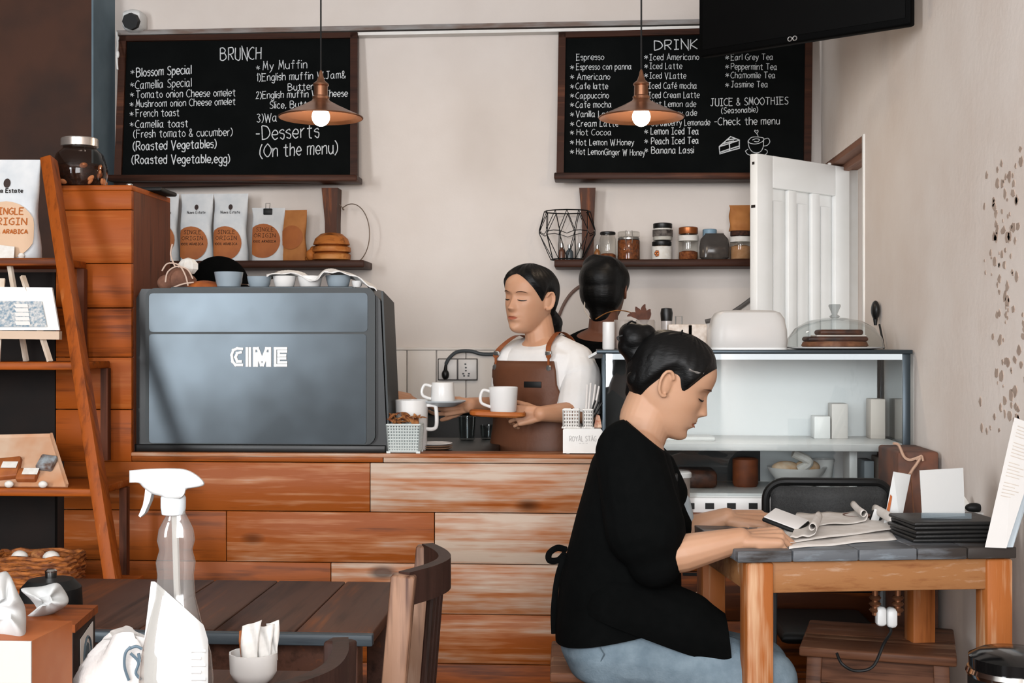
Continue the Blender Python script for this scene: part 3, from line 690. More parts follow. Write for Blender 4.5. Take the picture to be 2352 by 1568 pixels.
bz = rb(1641, 5.262); zipg = GLASS('zip_plastic', '8d8a88', fres=1.35, alpha=.3, body='8a827c', rough=.15)
t = thing('zip_bag', 'grey see-through zip bag of nuts slumped on the jar shelf', 'bag', bz)
b = MB(); b.loft([[bz + Vector((.062 * s_ * math.copysign(abs(math.cos(a)) ** .6, math.cos(a)), .028 * d_ * math.sin(a), z_)) for a in [2 * math.pi * i / 24 for i in range(24)]] for z_, s_, d_ in ((.002, .8, .8), (.01, .97, 1), (.05, 1, 1), (.085, .9, .6), (.104, .62, .2), (.108, .6, .08))]); b.obj('plastic', zipg, t)
b = MB(); rr = random.Random(5)
for k in range(26): b.ball(bz + Vector((rr.uniform(-.045, .045), rr.uniform(-.018, .018), rr.uniform(.012, .05))), rr.uniform(.007, .011), 8, 6)
nf = b.obj('nut_filling', M('nuts', 'a87a58', .8, col2='d8cabb', scale=60), t); nf['kind'] = 'stuff'
# ---------------------------------------------------------------- open white door
hp = P(1917, 405, 5.25); fp = P(1722, 356, 4.815); zt_ = zh - .03
hx = Vector((XR + .055, 5.235, 0)); fx = Vector((fp.x, fp.y, 0)); d = (fx - hx); Ld = d.length; d.normalize(); nv = Vector((-d.y, d.x, 0)); nv = nv if nv.y < 0 else -nv
door = thing('door_1', None, None, hx); door['kind'] = 'structure'
dm = Matrix((d, Vector((0, 0, 1)), nv)).transposed().to_4x4(); dm.translation = hx      # local x along leaf, y up, z to the room
gloss_w = M('door_paint', 'e8e8e6', 0.35, col2='e2e2df', scale=5, spec=.4)
b = MB(); b.X = dm; th = .034
def dbx(x0, x1, y0, y1, z0=0, z1=th): b.box((x0, y0, z0), (x1, y1, z1), .003)
st, ml = .10 * Ld / .62, .052 * Ld / .62
dbx(0, st, .01, zt_); dbx(Ld - st, Ld, .01, zt_); dbx(st, Ld - st, zt_ - .12, zt_); dbx(st, Ld - st, .01, .2); dbx(st, Ld - st, .88, .98)
pw = (Ld - 2 * st - 2 * ml) / 3
for k in (1, 2): dbx(st + pw * k + ml * (k - 1), st + pw * k + ml * k, .2, zt_ - .12, .002, th - .003)
b.obj('door_leaf', gloss_w, door)
for k in range(3):
    b = MB(); b.X = dm; x = st + k * (pw + ml); dbx(x - .001, x + pw + .001, .2, zt_ - .119, .010, .016)
    b.box((x + .022, .24, .016), (x + pw - .022, zt_ - .165, .021), .004)
    b.obj('door_panel', gloss_w, door)
b = MB(); b.X = dm; b.box((Ld - .0005, zt_ - .20, .008), (Ld + .002, zt_ - .19, .026)); b.box((Ld - .0005, zt_ - .04, .012), (Ld + .0015, zt_ - .03, .022)); b.obj('latch_plate', M('dark_metal', '3a3634', .4, .7), door)
c = P(1889, 392, 5.2); b = MB(); b.box((XR - .012, c.y - .02, c.z - .03), (XR + .001, c.y + .02, c.z + .03), .003); struct(b.obj('trim_9', white_paint))

# ================================================================ ESPRESSO MACHINE
YM = 3.876
pan = M('blue_grey_panel', '454d53', 0.3, 0.6, col2='2a3034', scale=2.6, bmp=.02, spec=.5)
trimg = M('dark_grey_trim', '222627', 0.45, 0.2)
x0, x1 = P(307, 700, YM).x, P(872, 700, YM).x; zb_, zt2 = zc, P(600, 660, YM).z
mach = thing('espresso_machine', 'large blue-grey espresso machine with white logo standing on the counter', 'espresso machine', ((x0 + x1) / 2, YM + .17, zb_))
def mx_(px): return P(px, 700, YM).x
def mz_(py): return P(600, py, YM).z
blk = M('machine_black', '0b0c0c', 0.4)
b = MB()    # body with sloping upper flanks
prof = [(mx_(307), mz_(1037)), (mx_(307), mz_(690)), (mx_(322), mz_(662)), (mx_(848), mz_(661)), (mx_(872), mz_(690)), (mx_(888), mz_(1037))]
b.prism([(x, YM + .012, z) for x, z in prof], (0, .255, 0)); b.obj('body', blk, mach, smooth=False)
def rrect(xa, xb, za, zb, r, n=6):
    p = []
    for cx, cz, a0 in ((xb - r, zb - r, 0), (xa + r, zb - r, 90), (xa + r, za + r, 180), (xb - r, za + r, 270)):
        for i in range(n + 1): a = R(a0 + 90 * i / n); p.append((cx + r * math.cos(a), cz + r * math.sin(a)))
    return p
b = MB(); b.prism([(x, YM - .004, z) for x, z in rrect(mx_(335), mx_(862), mz_(1020), mz_(661), .03)], (0, .02, 0)); b.obj('panel_frame', trimg, mach, smooth=False)
b = MB(); b.prism([(x, YM - .0065, z) for x, z in rrect(mx_(344), mx_(845), mz_(762), mz_(673), .012)], (0, .01, 0)); b.obj('upper_panel', pan, mach, smooth=False)
b = MB(); b.prism([(x, YM - .0065, z) for x, z in rrect(mx_(344), mx_(842), mz_(1018), mz_(767), .010)], (0, .01, 0)); b.obj('rear_panel', pan, mach, smooth=False)
b = MB(); b.box((mx_(392), YM - .002, mz_(667)), (mx_(810), YM + .20, mz_(658)), .003); b.obj('cup_rail', M('rail_grey', '5d656a', .35, .5), mach)
b = MB(); b.box((mx_(307), YM - .003, zb_), (mx_(885), YM + .2, mz_(1021)), .002); b.obj('base_bar', blk, mach)
b = MB(); b.prism([(mx_(873) , YM + .02, mz_(668)), (mx_(873), YM + .24, mz_(690)), (mx_(889), YM + .24, mz_(1030)), (mx_(889), YM + .02, mz_(1030))], (.006, 0, 0)); b.obj('side_panel', trimg, mach, smooth=False)
# logo: bold white outlined capitals
b = MB(); lw = M('logo_white', 'e9e9e6', .45)
def bar(pxs):
    for i in range(len(pxs) - 1):
        p, q = pxs[i], pxs[i+1]; a, c = P(p[0], p[1], YM - .008), P(q[0], q[1], YM - .008)
        dd = (c - a).normalized() * .004; b.beam(a - dd, c + dd, .0055, .0022, up=(0, 1, 0)) if False else b.beam(a - dd, c + dd, .003, .0075, up=(0, -1, 0)) if False else b.tube([a - dd, c + dd], .0043, 8, flat=((0, 1, 0), .5))
for l in ([(556, 801), (545, 800), (536, 804), (532, 815), (534, 830), (541, 838), (556, 838)], [(553, 809), (545, 811), (541, 820), (545, 830), (553, 830)], [(567, 800), (567, 839)], [(574, 800), (574, 839)], [(584, 839), (584, 800), (592, 800), (602, 826), (612, 800), (620, 800), (620, 839)], [(590, 839), (590, 812), (600, 838), (604, 838), (614, 812), (614, 839)],
          [(657, 800), (632, 800), (632, 839), (657, 839)], [(657, 807), (640, 807), (640, 816), (655, 816)], [(655, 823), (640, 823), (640, 832), (657, 832)]): bar(l)
b.obj('logo_lettering', lw, mach)
ztop_m = mz_(658)
# cups on the machine
cup_b = M('cup_blue_grey', '8b979f', .25); cup_w = M('cup_white', 'd8d6d3', .25)
ptab = [(493, 558, 625, cup_b, 'largest blue-grey cup on top of the espresso machine'), (568, 623, 635, cup_b, 'small blue-grey cup second in the row on the machine'), (627, 680, 634, cup_w, 'white cup on the machine, between the small blue cup and the towel end'),
        (684, 741, 634, cup_w, 'white cup half covered by the towel fold on the machine'), (748, 806, 633, cup_b, 'blue-grey cup at the right of the machine under the towel'), (808, 832, 645, cup_w, 'tiny white cup at the far right end of the machine top')]
for a, c, y, m_, lb in ptab:
    Y = YM + .06; pa, pc = P(a, 658, Y), P(c, 658, Y); r = (pc.x - pa.x) / 2; cc = Vector(((pa.x + pc.x) / 2, Y, ztop_m)); hh = P(a, y, Y).z - ztop_m
    t = thing('coffee_cup', lb, 'cup', cc, 'cups on top of the espresso machine')
    b = MB(); b.lathe(cc, [(r * .72, 0), (r * .8, .003), (r * .93, hh * .6), (r, hh), (r * .95, hh), (r * .88, hh * .6), (r * .7, .006)], 32); b.obj('bowl', m_, t)
    b = MB(); b.tube(spline([cc + Vector((r * .3, r * .85, hh * .8)), cc + Vector((r * .5, r * 1.25, hh * .75)), cc + Vector((r * .5, r * 1.25, hh * .35)), cc + Vector((r * .3, r * .75, hh * .3))], 5), .003, 8); b.obj('handle', m_, t)
# towel draped over cups and the right flank
cloth = M('white_towel', 'dddbd8', .9, col2='d3d0cc', scale=25, bmp=.5, bscale=60)
path = [(612, 634), (640, 628), (668, 626), (700, 632), (716, 646), (728, 640), (745, 624), (765, 620), (785, 625), (810, 632), (835, 644), (855, 656), (866, 666)]
rows = []; rr = random.Random(2); sp = spline([Vector((a, c, 0)) for a, c in path], 4)
for k in range(13):
    v = k / 12; row = []
    for i, p in enumerate(sp):
        u = i / (len(sp) - 1); wv = .012 * math.sin(u * 19 + v * 6) * (.4 + v) + .006 * math.sin(u * 41 + v * 11)
        q = P(p.x, p.y, YM + .0 + v * .2 + (.02 * math.sin(u * 9))); q.z += wv * .6 - .010 * (v - .3) ** 2; row.append(q)
    rows.append(row)
b = MB(); b.grid(rows); o = b.obj('towel', cloth, tag_=('white towel draped across the cups and down the right side of the espresso machine', 'towel'), sharp=180)
md = o.modifiers.new('thick', 'SOLIDIFY'); md.thickness = .003
# twine bundle, crumpled paper, brown mound on the machine's left
Yt = YM + .07
c = P(405, 658, Yt); c.z = ztop_m; t = thing('paper_bundle', 'brown paper bundle tied with twine on the left of the machine top', 'paper', c)
b = MB(); rr = random.Random(4)
for dx, dz, s in ((-.03, .02, .03), (.01, .035, .042), (.035, .022, .03)): b.ball(c + Vector((dx, 0, dz * .8)), (s, .03, s * .85), 14, 9)
b.obj('paper_wrap', M('brown_paper', '7a5442', .9, col2='5f3f31', scale=20, bmp=.8), t)
b = MB(); tw = M('twine', 'bfa797', .9)
for l in ([(372, 622), (385, 605), (410, 608), (425, 630), (432, 656)], [(380, 648), (385, 625), (405, 612), (430, 618), (443, 640)], [(398, 660), (420, 652), (445, 648)], [(396, 560), (392, 585), (402, 612)]): b.tube(spline([P(x, y, Yt - .045) for x, y in l], 5), .0024, 6)
b.obj('twine', tw, t)
b = MB(); c = P(432, 612, Yt + .05); b.ball(c, (.034, .02, .028), 7, 5); o = b.obj('crumpled_paper', paper, tag_=('crumpled white paper ball perched above the twine bundle', 'paper'), smooth=False)
c = P(470, 658, Yt); c.z = ztop_m; b = MB(); b.lathe(c, [(.055, 0), (.05, .008), (.034, .018), (.012, .022)], 20); b.obj('bread_bun', M('bun', 'a4581f', .7, col2='84421a', scale=20), tag_=('flat orange-brown bun on the machine top left of the cups', 'bun'))
# black tray and jar on the cabinet
c = P(368, 466, 4.1); b = MB(); b.box((c.x - .05, 4.02, ztop + .0165), (c.x + .03, 4.18, ztop + .03), .004); b.obj('black_tray', black_gl, tag_=('black flat tray on the right back of the plank cabinet top', 'tray'))
jx = P(183, 437, YC + .12); jc = Vector((jx.x, YC + .12, ztop + .0162)); t = thing('cookie_jar', 'round glass cookie jar with tin lid on top of the plank cabinet', 'jar', jc)
gl2 = GLASS('smoky_glass', 'c9beb6', fres=1.4)
b = MB(); b.lathe(jc, [(.05, 0), (.075, .008), (.086, .045), (.085, .075), (.072, .112), (.052, .130), (.051, .138)], 36); b.obj('jar_glass', gl2, t)
b = MB(); b.lathe(jc, [(.054, .135), (.0575, .137), (.0575, .160), (.054, .163)], 36); b.obj('lid', M('tin_lid', 'c9c0b8', .25, .8), t)
b = MB(); b.lathe(jc, [(.045, .003), (.070, .009), (.081, .045), (.079, .07), (.06, .08)], 28); b.obj('contents', darkbean, t)
b = MB(); rr = random.Random(8)
for k in range(26):
    a = rr.uniform(0, 6.28); zz_ = rr.uniform(.012, .075); r_ = .075 + .004 * math.sin(zz_ * 30); p = jc + Vector((r_ * math.cos(a), r_ * math.sin(a), zz_)); m0 = Matrix.Rotation(rr.uniform(0, 3), 3, 'X') @ Matrix.Rotation(a, 3, 'Z'); b.ball(p, (.006, .013, .010), 8, 6, rot=m0)
bf = b.obj('biscuit_filling', M('biscuit', 'b9764a', .8), t); bf['kind'] = 'stuff'
b = MB(); c = P(297, 433, YC + .05); b.ball(Vector((c.x, c.y, ztop + .022)), (.011, .008, .006), 12, 8); b.obj('metal_key', steel, tag_=('small shiny metal key piece on the cabinet edge below the chalkboard', 'key'))

# ================================================================ DISPLAY CASE
YD = 3.86
cx0, cx1 = P(1384, 900, YD).x, XR - .012
czt, czb = P(1700, 803, YD).z, P(1700, 1178, YD).z
dpt = .36; y1d = YD + dpt
case = thing('display_case', 'glass-fronted cake display case with dark frame at the end of the counter', 'display case', ((cx0 + cx1) / 2, YD + dpt / 2, czb))
dk = M('case_frame', '3b444a', .35, .6); wht = M('case_white', 'e2e2e0', .4)
for x, w_ in ((cx0, .010), (cx1 - .022, .022)):
    for y in (YD, y1d - .012): b = MB(); b.box((x, y, czb), (x + w_, y + .012, czt), .001); b.obj('post', dk, case)
b = MB(); b.box((cx0 - .018, YD - .008, czt - .012), (cx1 + .005, y1d, czt), .002); b.obj('top_panel', dk, case)
b = MB(); b.box((cx0 + .010, YD + .0045, czb + .05), (cx1 - .01, YD + .0075, czt - .012)); b.obj('front_glass', GLASS('case_glass', 'f4f6f6', fres=1.5, refl=1.0), case, smooth=False)
b = MB(); zs1 = P(1700, 1035, YD + .02).z; zs0 = P(1700, 1018, YD + .02).z
b.box((cx0 + .011, YD + .015, zs1), (cx1 - .011, y1d - .014, zs0), .002); b.obj('middle_shelf', wht, case)
b = MB(); b.box((cx0 + .011, YD + .012, czb + .045), (cx1 - .011, y1d - .014, czb + .058), .002); b.obj('lower_shelf', wht, case)
b = MB(); xs_ = P(1492, 900, y1d).x
b.box((xs_, y1d - .012, zs0), (cx1 - .01, y1d, czt - .012)); b.box((P(1745, 900, y1d).x, y1d - .012, czb + .058), (cx1 - .01, y1d, zs1)); b.obj('sliding_back', M('frosted_back', 'dfe1e1', .5), case, smooth=False)
b = MB(); b.box((cx0 + .01, y1d - .012, zs0), (xs_, y1d, czt - .012)); b.box((cx0 + .01, y1d - .012, czb + .058), (P(1745, 900, y1d).x, y1d, zs1)); b.box((cx0 + .004, YD + .013, czb + .05), (cx0 + .0098, y1d - .013, czt - .012)); b.obj('dark_reflection_back', M('dark_reflection_back', '171412', .5), case, smooth=False)  # black panels stand in for the dark reflection in the left glass
b = MB(); b.box((cx0, YD, czb), (cx1, y1d, czb + .045), .002); b.obj('base', wht, case)
for px in (1585, 1630, 1680, 1730, 1780, 1830, 1880): b = MB(); c = P(px, 1162, YD - .001); b.box((c.x - .013, YD - .0015, c.z - .009), (c.x + .013, YD + .004, c.z + .009)); b.obj('vent_slot', blk, case, smooth=False)
b = MB(); b.box((cx1 - .0095, YD + .012, czb + .045), (cx1 - .006, y1d - .012, czt - .012)); b.obj('side_glass', GLASS('side_glass', 'd5dbdd', fres=1.4), case, smooth=False)
b = MB(); b.box((cx0 + .012, YD + .03, czt - .03), (cx1 - .012, YD + .05, czt - .013)); b.obj('lamp_strip', GLOW('case_lamp', 'f6faff', 1.2), case)
l = bpy.data.lights.new('case_light', 'AREA'); l.shape = 'RECTANGLE'; l.size = cx1 - cx0 - .1; l.size_y = .03; l.energy = 1.0; l.color = (1, .98, .95); lo = bpy.data.objects.new('case_light', l); C.objects.link(lo); lo.location = ((cx0 + cx1) / 2, YD + .07, czt - .035)
b = MB(); a = P(1366, 822, YD); b.beam((a.x, YD + .05, a.z + .002), (cx0 + .002, YD + .02, czt - .008), .05, .008); b.obj('door_flap', wht, case, smooth=False)
# cabinet under the case
cb = thing('low_cabinet', 'dark wooden base cabinet under the cake display case', 'cabinet', ((cx0 + cx1) / 2, YD + .18, 0))
b = MB(); zz = [czb - .001, P(1600, 1312, YC).z, P(1600, 1425, YC).z, P(1600, 1540, YC).z, .25, 0]; planks(b, xcase + .003, cx1 + .004, zz, YC + .001, YC + .022, tfun=lambda i, k: [-.02, -.17, -.08, -.1, -.1][i]); b.obj('plank_cladding', wood_c, cb)
b = MB(); b.box((xcase + .003, YC - .03, czb - .014), (cx1 + .004, y1d + .02, czb - .0005), .003); b.obj('top', wood_c, cb)
b = MB(); a = P(1568, 1318, YC - .001); c2 = P(1650, 1318, YC - .001); b.box((a.x, YC - .003, a.z - .004), (c2.x, YC + .002, a.z + .004)); b.obj('slot', blk, cb)
# things inside the case
def ring_pts(c, r, n, z=0): return [c + Vector((r * math.cos(2 * math.pi * i / n), r * math.sin(2 * math.pi * i / n), z)) for i in range(n)]
zsl = czb + .058
choc = M('dark_chocolate', '2b1812', .5, col2='56301f', scale=30, bmp=.4)
b = MB(); c = P(1620, 1130, YD + .2); b.box((c.x - .09, YD + .12, zsl), (c.x + .03, YD + .26, zsl + .055), .012); b.obj('chocolate_loaf', choc, tag_=('dark chocolate loaf cake at the left on the lower shelf of the case', 'cake'))
b = MB(); c = P(1712, 1120, YD + .2); b.lathe(Vector((c.x, YD + .2, zsl)), [(.035, 0), (.04, .01), (.04, .085), (.03, .09)], 24); b.obj('brown_box', M('rust_box', '7a3d1c', .6, col2='5a2c16', scale=16), tag_=('round rust-brown tin on the lower shelf of the case', 'tin'))
c = Vector((P(1830, 1110, YD + .17).x, YD + .17, zsl)); t = thing('serving_bowl', 'white bowl with folded napkin and pastries on the lower shelf of the case', 'bowl', c)
b = MB(); b.lathe(c, [(.04, 0), (.05, .006), (.085, .05), (.092, .065), (.086, .064), (.05, .012)], 32); b.obj('bowl_shell', cup_w, t)
pastry = M('pastry', 'd9c2a8', .7, col2='c79a6c', scale=22); 
for i, (dx, dz, sx) in enumerate(((-.035, .06, .045), (.03, .064, .04))): b = MB(); b.ball(c + Vector((dx, -.01, dz)), (sx, .03, .024), 16, 10); b.obj('pastry', pastry, tag_=(('left' if i == 0 else 'right') + ' pastry in the white bowl inside the display case', 'pastry', 'pastries in the bowl'))
b = MB(); b.tube(spline([c + Vector((0, -.04, .06)), c + Vector((.03, -.05, .085)), c + Vector((-.02, -.055, .112))], 6), .014, 10); b.obj('rolled_napkin', paper, t)
b = MB(); c = P(1893, 1080, YD + .2); b.lathe(Vector((c.x, YD + .22, zsl)), [(.024, 0), (.036, .085), (.034, .085), (.02, .01)], 24); b.obj('paper_cup', cup_w, tag_=('white paper cup right of the pastry bowl inside the case', 'cup'))
b = MB(); c = P(1945, 1080, YD + .2); b.box((c.x - .012, YD + .1, zsl), (c.x + .012, YD + .2, zs1 - .004), .002); b.obj('support_bar', wht, case)
for px, w_, h_, m_, lb in ((1990, .03, .085, M('blue_grey_carton', 'a9b1b6', .6), 'blue-grey carton at the right end of the lower case shelf'), (2022, .03, .095, M('tan_carton', 'cdbcae', .6), 'pale tan carton in the right corner of the lower case shelf')):
    c = P(px, 1100, YD + .2); b = MB(); b.box((c.x - w_ / 2, YD + .16, zsl), (c.x + w_ / 2, YD + .26, zsl + h_), .002); b.obj('carton', m_, tag_=(lb, 'carton', 'cartons in the display case'))
for px, w_, h_, m_, lb in ((1885, .05, .07, wht, 'white square box on the middle case shelf, left of the tall bottles'), (1925, .05, .11, M('pale_box', 'd0cbc6', .6), 'pale box standing at the middle of the upper case compartment'), (2012, .045, .125, M('cream_pack', 'cfc6bd', .6), 'tall cream pack at the right of the middle case shelf')):
    c = P(px, 960, YD + .25); b = MB(); b.box((c.x - w_ / 2, YD + .22, zs0), (c.x + w_ / 2, YD + .29, zs0 + h_), .002); b.obj('packet', m_, tag_=(lb, 'packet', 'packets on the middle shelf of the case'))
c = P(1572, 1010, YD + .15); b = MB(); b.box((c.x - .06, YD + .1, zs0), (c.x + .09, YD + .22, zs0 + .012), .003); b.obj('cake_board', wht, tag_=('thin white cake board lying on the middle case shelf', 'board'))
# ---------------------------------------------------------------- on top of the case
Yq = YD + .12
def tp(px, y=Yq): p = P(px, 803, y); return Vector((p.x, y, czt))
milky = GLASS('milky_plastic', 'e6e6e4', fres=1.3, alpha=.85, body='f6f4f1', rough=.3)
c = tp(1716); w_ = P(1805, 803, Yq).x - P(1627, 803, Yq).x
t = thing('bread_cover', 'frosted white bread box cover on top of the display case', 'bread box', c)
def dome_ring(s_, z, e=.45): return [c + Vector((w_ / 2 * s_ * math.copysign(abs(math.cos(a)) ** e, math.cos(a)), .085 * s_ * math.copysign(abs(math.sin(a)) ** e, math.sin(a)), z)) for a in [2 * math.pi * i / 40 for i in range(40)]]
b = MB(); b.loft([dome_ring(s_, z) for s_, z in ((.98, .006), (1, .02), (.985, .06), (.92, .095), (.82, .112), (.66, .119), (.3, .121))]); b.obj('cover', milky, t)
b = MB(); b.loft([dome_ring(1.0, 0), dome_ring(1.0, .006)]); b.obj('base_plate', wht, t)
for i, dx in enumerate((-.03, .04)): b = MB(); b.ball(c + Vector((dx, 0, .04)), (.045, .035, .032), 16, 10); b.obj('bread_roll', M('bread', 'b08d6c', .8), tag_=(('left' if i == 0 else 'right') + ' bread roll dimly seen inside the frosted cover', 'bread', 'rolls under the frosted cover'))
c = tp(1917, YD + .15); w2 = (P(2030, 803, Yq).x - P(1805, 803, Yq).x) / 2
t = thing('cake_dome', 'clear glass cake dome with knob covering a dark cake on the display case', 'cake dome', c)
b = MB(); b.lathe(c, [(w2, .006), (w2 * .96, .035), (w2 * .82, .065), (w2 * .55, .088), (w2 * .2, .097), (.012, .099)], 48, cap=False); b.obj('dome', GLASS('dome_glass', 'ecefef', fres=1.38), t)
b = MB(); b.lathe(c, [(.010, .097), (.017, .102), (.008, .108), (.012, .118), (.019, .134), (.017, .139), (.004, .14)], 24); b.obj('knob', GLASS('knob_glass', 'dadcdc', fres=1.5), t)
b = MB(); b.lathe(c, [(w2 * .75, 0), (w2 * 1.0, .004), (w2 * 1.02, .008), (w2 * .8, .006)], 48); b.obj('plate', cup_w, t)
ck = thing('chocolate_cake', 'dark chocolate cake in two layers with cream, under the clear glass dome', 'cake', c + Vector((0, 0, .008)))
crm = M('cream_layer', 'd8cdc4', .6); w3 = w2 * .72
b = MB(); b.lathe(c, [(w3 * .9, .008), (w3 * .95, .012), (w3 * .9, .024), (w3 * .6, .026)], 32); b.obj('sponge_base', M('sponge', '8a5a3a', .8, col2='6a3d24', scale=40, bmp=.5), ck)
b = MB(); b.box(c + Vector((-w3 * .85, -.06, .024)), c + Vector((w3 * .85, .06, .04)), .006); b.obj('chocolate_layer', choc, ck)
b = MB(); b.box(c + Vector((-w3 * .6, -.055, .040)), c + Vector((w3 * .8, .055, .044)), .001); b.obj('cream', crm, ck)
b = MB(); b.box(c + Vector((-w3 * .5, -.055, .044)), c + Vector((w3 * .72, .055, .061)), .006); b.obj('top_sponge', choc, ck)
# left end of the case top: jars and cartons
c = tp(1398); b = MB(); b.lathe(c, [(.018, 0), (.019, .004), (.019, .083), (.017, .085)], 24); b.obj('white_canister', cup_w, tag_=('white paper canister at the left end of the display case top', 'canister'))
for px, lb in ((1432, 'ribbed glass jar beside the white canister, behind the hair bun'), (1482, 'ribbed glass jar second from the white canister, behind the hair bun')):
    c = tp(px, Yq + .03); t = thing('glass_tumbler', lb, 'jar', c, 'ribbed jars on the case top')
    b = MB(); b.lathe(c, [(.028, 0), (.031, .004), (.031, .085), (.028, .092)], 24); b.obj('jar_glass', GLASS('ribbed_glass', 'e8e4e0', fres=1.4, alpha=.4, body='d6cfc8'), t)
    b = MB(); b.lathe(c, [(.027, .002), (.029, .006), (.029, .03), (.02, .034)], 20); b.obj('contents', M('brown_sugar', '8a5a42', .9, col2='73462f', scale=60), t)
c = tp(1531, Yq + .14); t = thing('pepper_mill', 'black-topped clear grinder standing behind the display case top', 'grinder', c)
b = MB(); b.lathe(c, [(.017, 0), (.019, .006), (.017, .05), (.018, .092)], 22); b.obj('glass_body', M('grinder_glass', 'b3aca8', .2, spec=.6), t)
b = MB(); b.lathe(c, [(.018, .090), (.0185, .094), (.02, .115), (.017, .130), (.006, .132)], 22); b.obj('grinder_top', blackl, t)
c = tp(1552, Yq + .15); b = MB(); b.tube([c, c + Vector((0, 0, .105)), c + Vector((.02, 0, .105)), c + Vector((.02, 0, 0))], .0022, 6); b.tube([c + Vector((0, 0, .003)), c + Vector((.02, 0, .003))], .0022, 6); b.obj('wire_stand', steel, tag_=('thin wire frame beside the black-topped grinder', 'rack'))
lace = M('printed_carton', 'd2c6bb', .7, col2='bfae9f', scale=60)
for px, w_, lb in ((1562, .075, 'cream carton on the case top, right of the hair bun'), (1600, .06, 'lace-patterned carton next to the frosted bread cover')):
    c = tp(px, Yq + .08); b = MB(); b.box(c + Vector((-w_ / 2, -.03, 0)), c + Vector((w_ / 2, .03, .078)), .003); b.obj('tea_carton', lace, tag_=(lb, 'carton', 'cartons on the case top'))
dl = thing('dried_leaves', 'brown dried leaf spray standing in the ribbed jar beside the necklace of the person at the back', 'leaves', tp(1478, Yq + .03) + Vector((0, 0, .05)))
for l in ([(1478, 745), (1466, 728), (1452, 722), (1440, 726)], [(1480, 745), (1472, 724), (1464, 712), (1460, 704)], [(1482, 745), (1480, 722), (1478, 708), (1482, 698)], [(1484, 745), (1488, 728), (1490, 716), (1494, 710)]):
    b = MB(); b.tube(spline([P(x, y, Yq + .03) for x, y in l], 4), [.002, .003, .005, .007, .009, .010, .0105, .010, .009, .007, .005, .003, .001][:13], 6, flat=((0, 1, 0), .25)); b.obj('leaf', M('dry_leaf', '5a3322', .8, col2='43251a', scale=40), dl)
# black plug with lead on the right wall; black hose behind the case
p = PX(2022, 712, XR); t = thing('wall_plug', 'black plug with hanging lead on the right wall above the display case', 'plug', (XR - .02, p.y, p.z - .08))
b = MB(); b.X = Matrix.Translation((XR - .016, p.y, p.z)); b.ball((0, 0, 0), (.014, .026, .032), 16, 10); b.cyl((0, 0, -.028), (0, 0, -.05), .008, .005, 12); b.obj('plug_body', blackl, t)
b = MB(); b.tube(spline([PX(2020, 745, XR - .016), PX(2024, 765, XR - .014), PX(2028, 785, XR - .012), PX(2030, 800, XR - .012)], 6), .0035); b.obj('lead', cord_m, t)
b = MB(); b.tube(spline([P(1620, 738, 5.391), P(1660, 728, 5.391), P(1700, 705, 5.391), P(1760, 660, 5.391)], 8), .009, 10); b.obj('hose', M('grey_hose', '5a5552', .5), tag_=('grey hose rising along the back wall behind the open door', 'hose'))
b = MB(); b.tube(spline([P(1262, 790, 5.392), P(1282, 730, 5.392), P(1300, 690, 5.392), P(1325, 662, 5.392), P(1365, 645, 5.392), P(1420, 660, 5.392)], 8), .007, 10); b.obj('curved_hose', M('brown_hose', '6a5248', .5), tag_=('brown curved hose on the back wall between the two baristas', 'hose'))

# ================================================================ PEOPLE
def organic(name, mb, voxel, mat, parent=None, smooth_n=4, cuts=(), tag_=None, base=None, fac=.5, solid=0):
    """union of closed shapes -> one continuous smooth surface; cuts = (point, outward normal) planes that end cloth cleanly"""
    me = bpy.data.meshes.new('tmp'); bmesh.ops.recalc_face_normals(mb.bm, faces=mb.bm.faces[:]); mb.bm.to_mesh(me); mb.bm.free()
    o = bpy.data.objects.new('tmp', me); C.objects.link(o)
    m = o.modifiers.new('r', 'REMESH'); m.mode = 'VOXEL'; m.voxel_size = voxel; m.adaptivity = 0
    m = o.modifiers.new('s', 'SMOOTH'); m.factor = fac; m.iterations = smooth_n
    dg = bpy.context.evaluated_depsgraph_get(); dg.update()
    ev = o.evaluated_get(dg); me2 = bpy.data.meshes.new_from_object(ev)
    bpy.data.objects.remove(o); bpy.data.meshes.remove(me)
    bm = bmesh.new(); bm.from_mesh(me2); bpy.data.meshes.remove(me2)
    for co, no in cuts:
        g = bm.verts[:] + bm.edges[:] + bm.faces[:]
        bmesh.ops.bisect_plane(bm, geom=g, plane_co=Vector(co), plane_no=Vector(no), clear_outer=True)
        es = [e for e in bm.edges if e.is_boundary]
        if es: bmesh.ops.holes_fill(bm, edges=es, sides=0)
    return link(name, bm, mat, parent, True, 55, tag_, base)

# ---- head: midline profile, back and width by height (head frame: x forward, y to the left, z up; origin between the ears)
PROF = [(-.119, .030), (-.117, .060), (-.110, .082), (-.099, .0915), (-.090, .089), (-.083, .086), (-.076, .0895), (-.070, .0950), (-.064, .0935), (-.0575, .0960), (-.050, .0945), (-.042, .0915), (-.030, .0905), (-.015, .089), (0, .0875), (.012, .0885), (.022, .0925), (.035, .0935), (.050, .092), (.065, .086), (.080, .074), (.093, .055), (.102, .030), (.105, .0)]
SIDE = [(-.119, .030), (-.117, .056), (-.110, .074), (-.099, .0825), (-.085, .0855), (-.065, .0885), (-.042, .0895), (-.015, .089), (0, .0875), (.012, .0885), (.022, .0915), (.035, .093), (.050, .092), (.065, .086), (.080, .074), (.093, .055), (.102, .030), (.105, .0)]
BACK = [(-.119, -.02), (-.10, -.03), (-.08, -.045), (-.06, -.062), (-.035, -.082), (-.01, -.093), (.02, -.097), (.045, -.094), (.07, -.080), (.09, -.055), (.105, -.002)]
WID = [(-.119, .010), (-.112, .028), (-.10, .040), (-.085, .050), (-.065, .058), (-.045, .064), (-.02, .069), (.0, .0715), (.03, .0735), (.055, .070), (.075, .059), (.092, .040), (.102, .018), (.105, .003)]
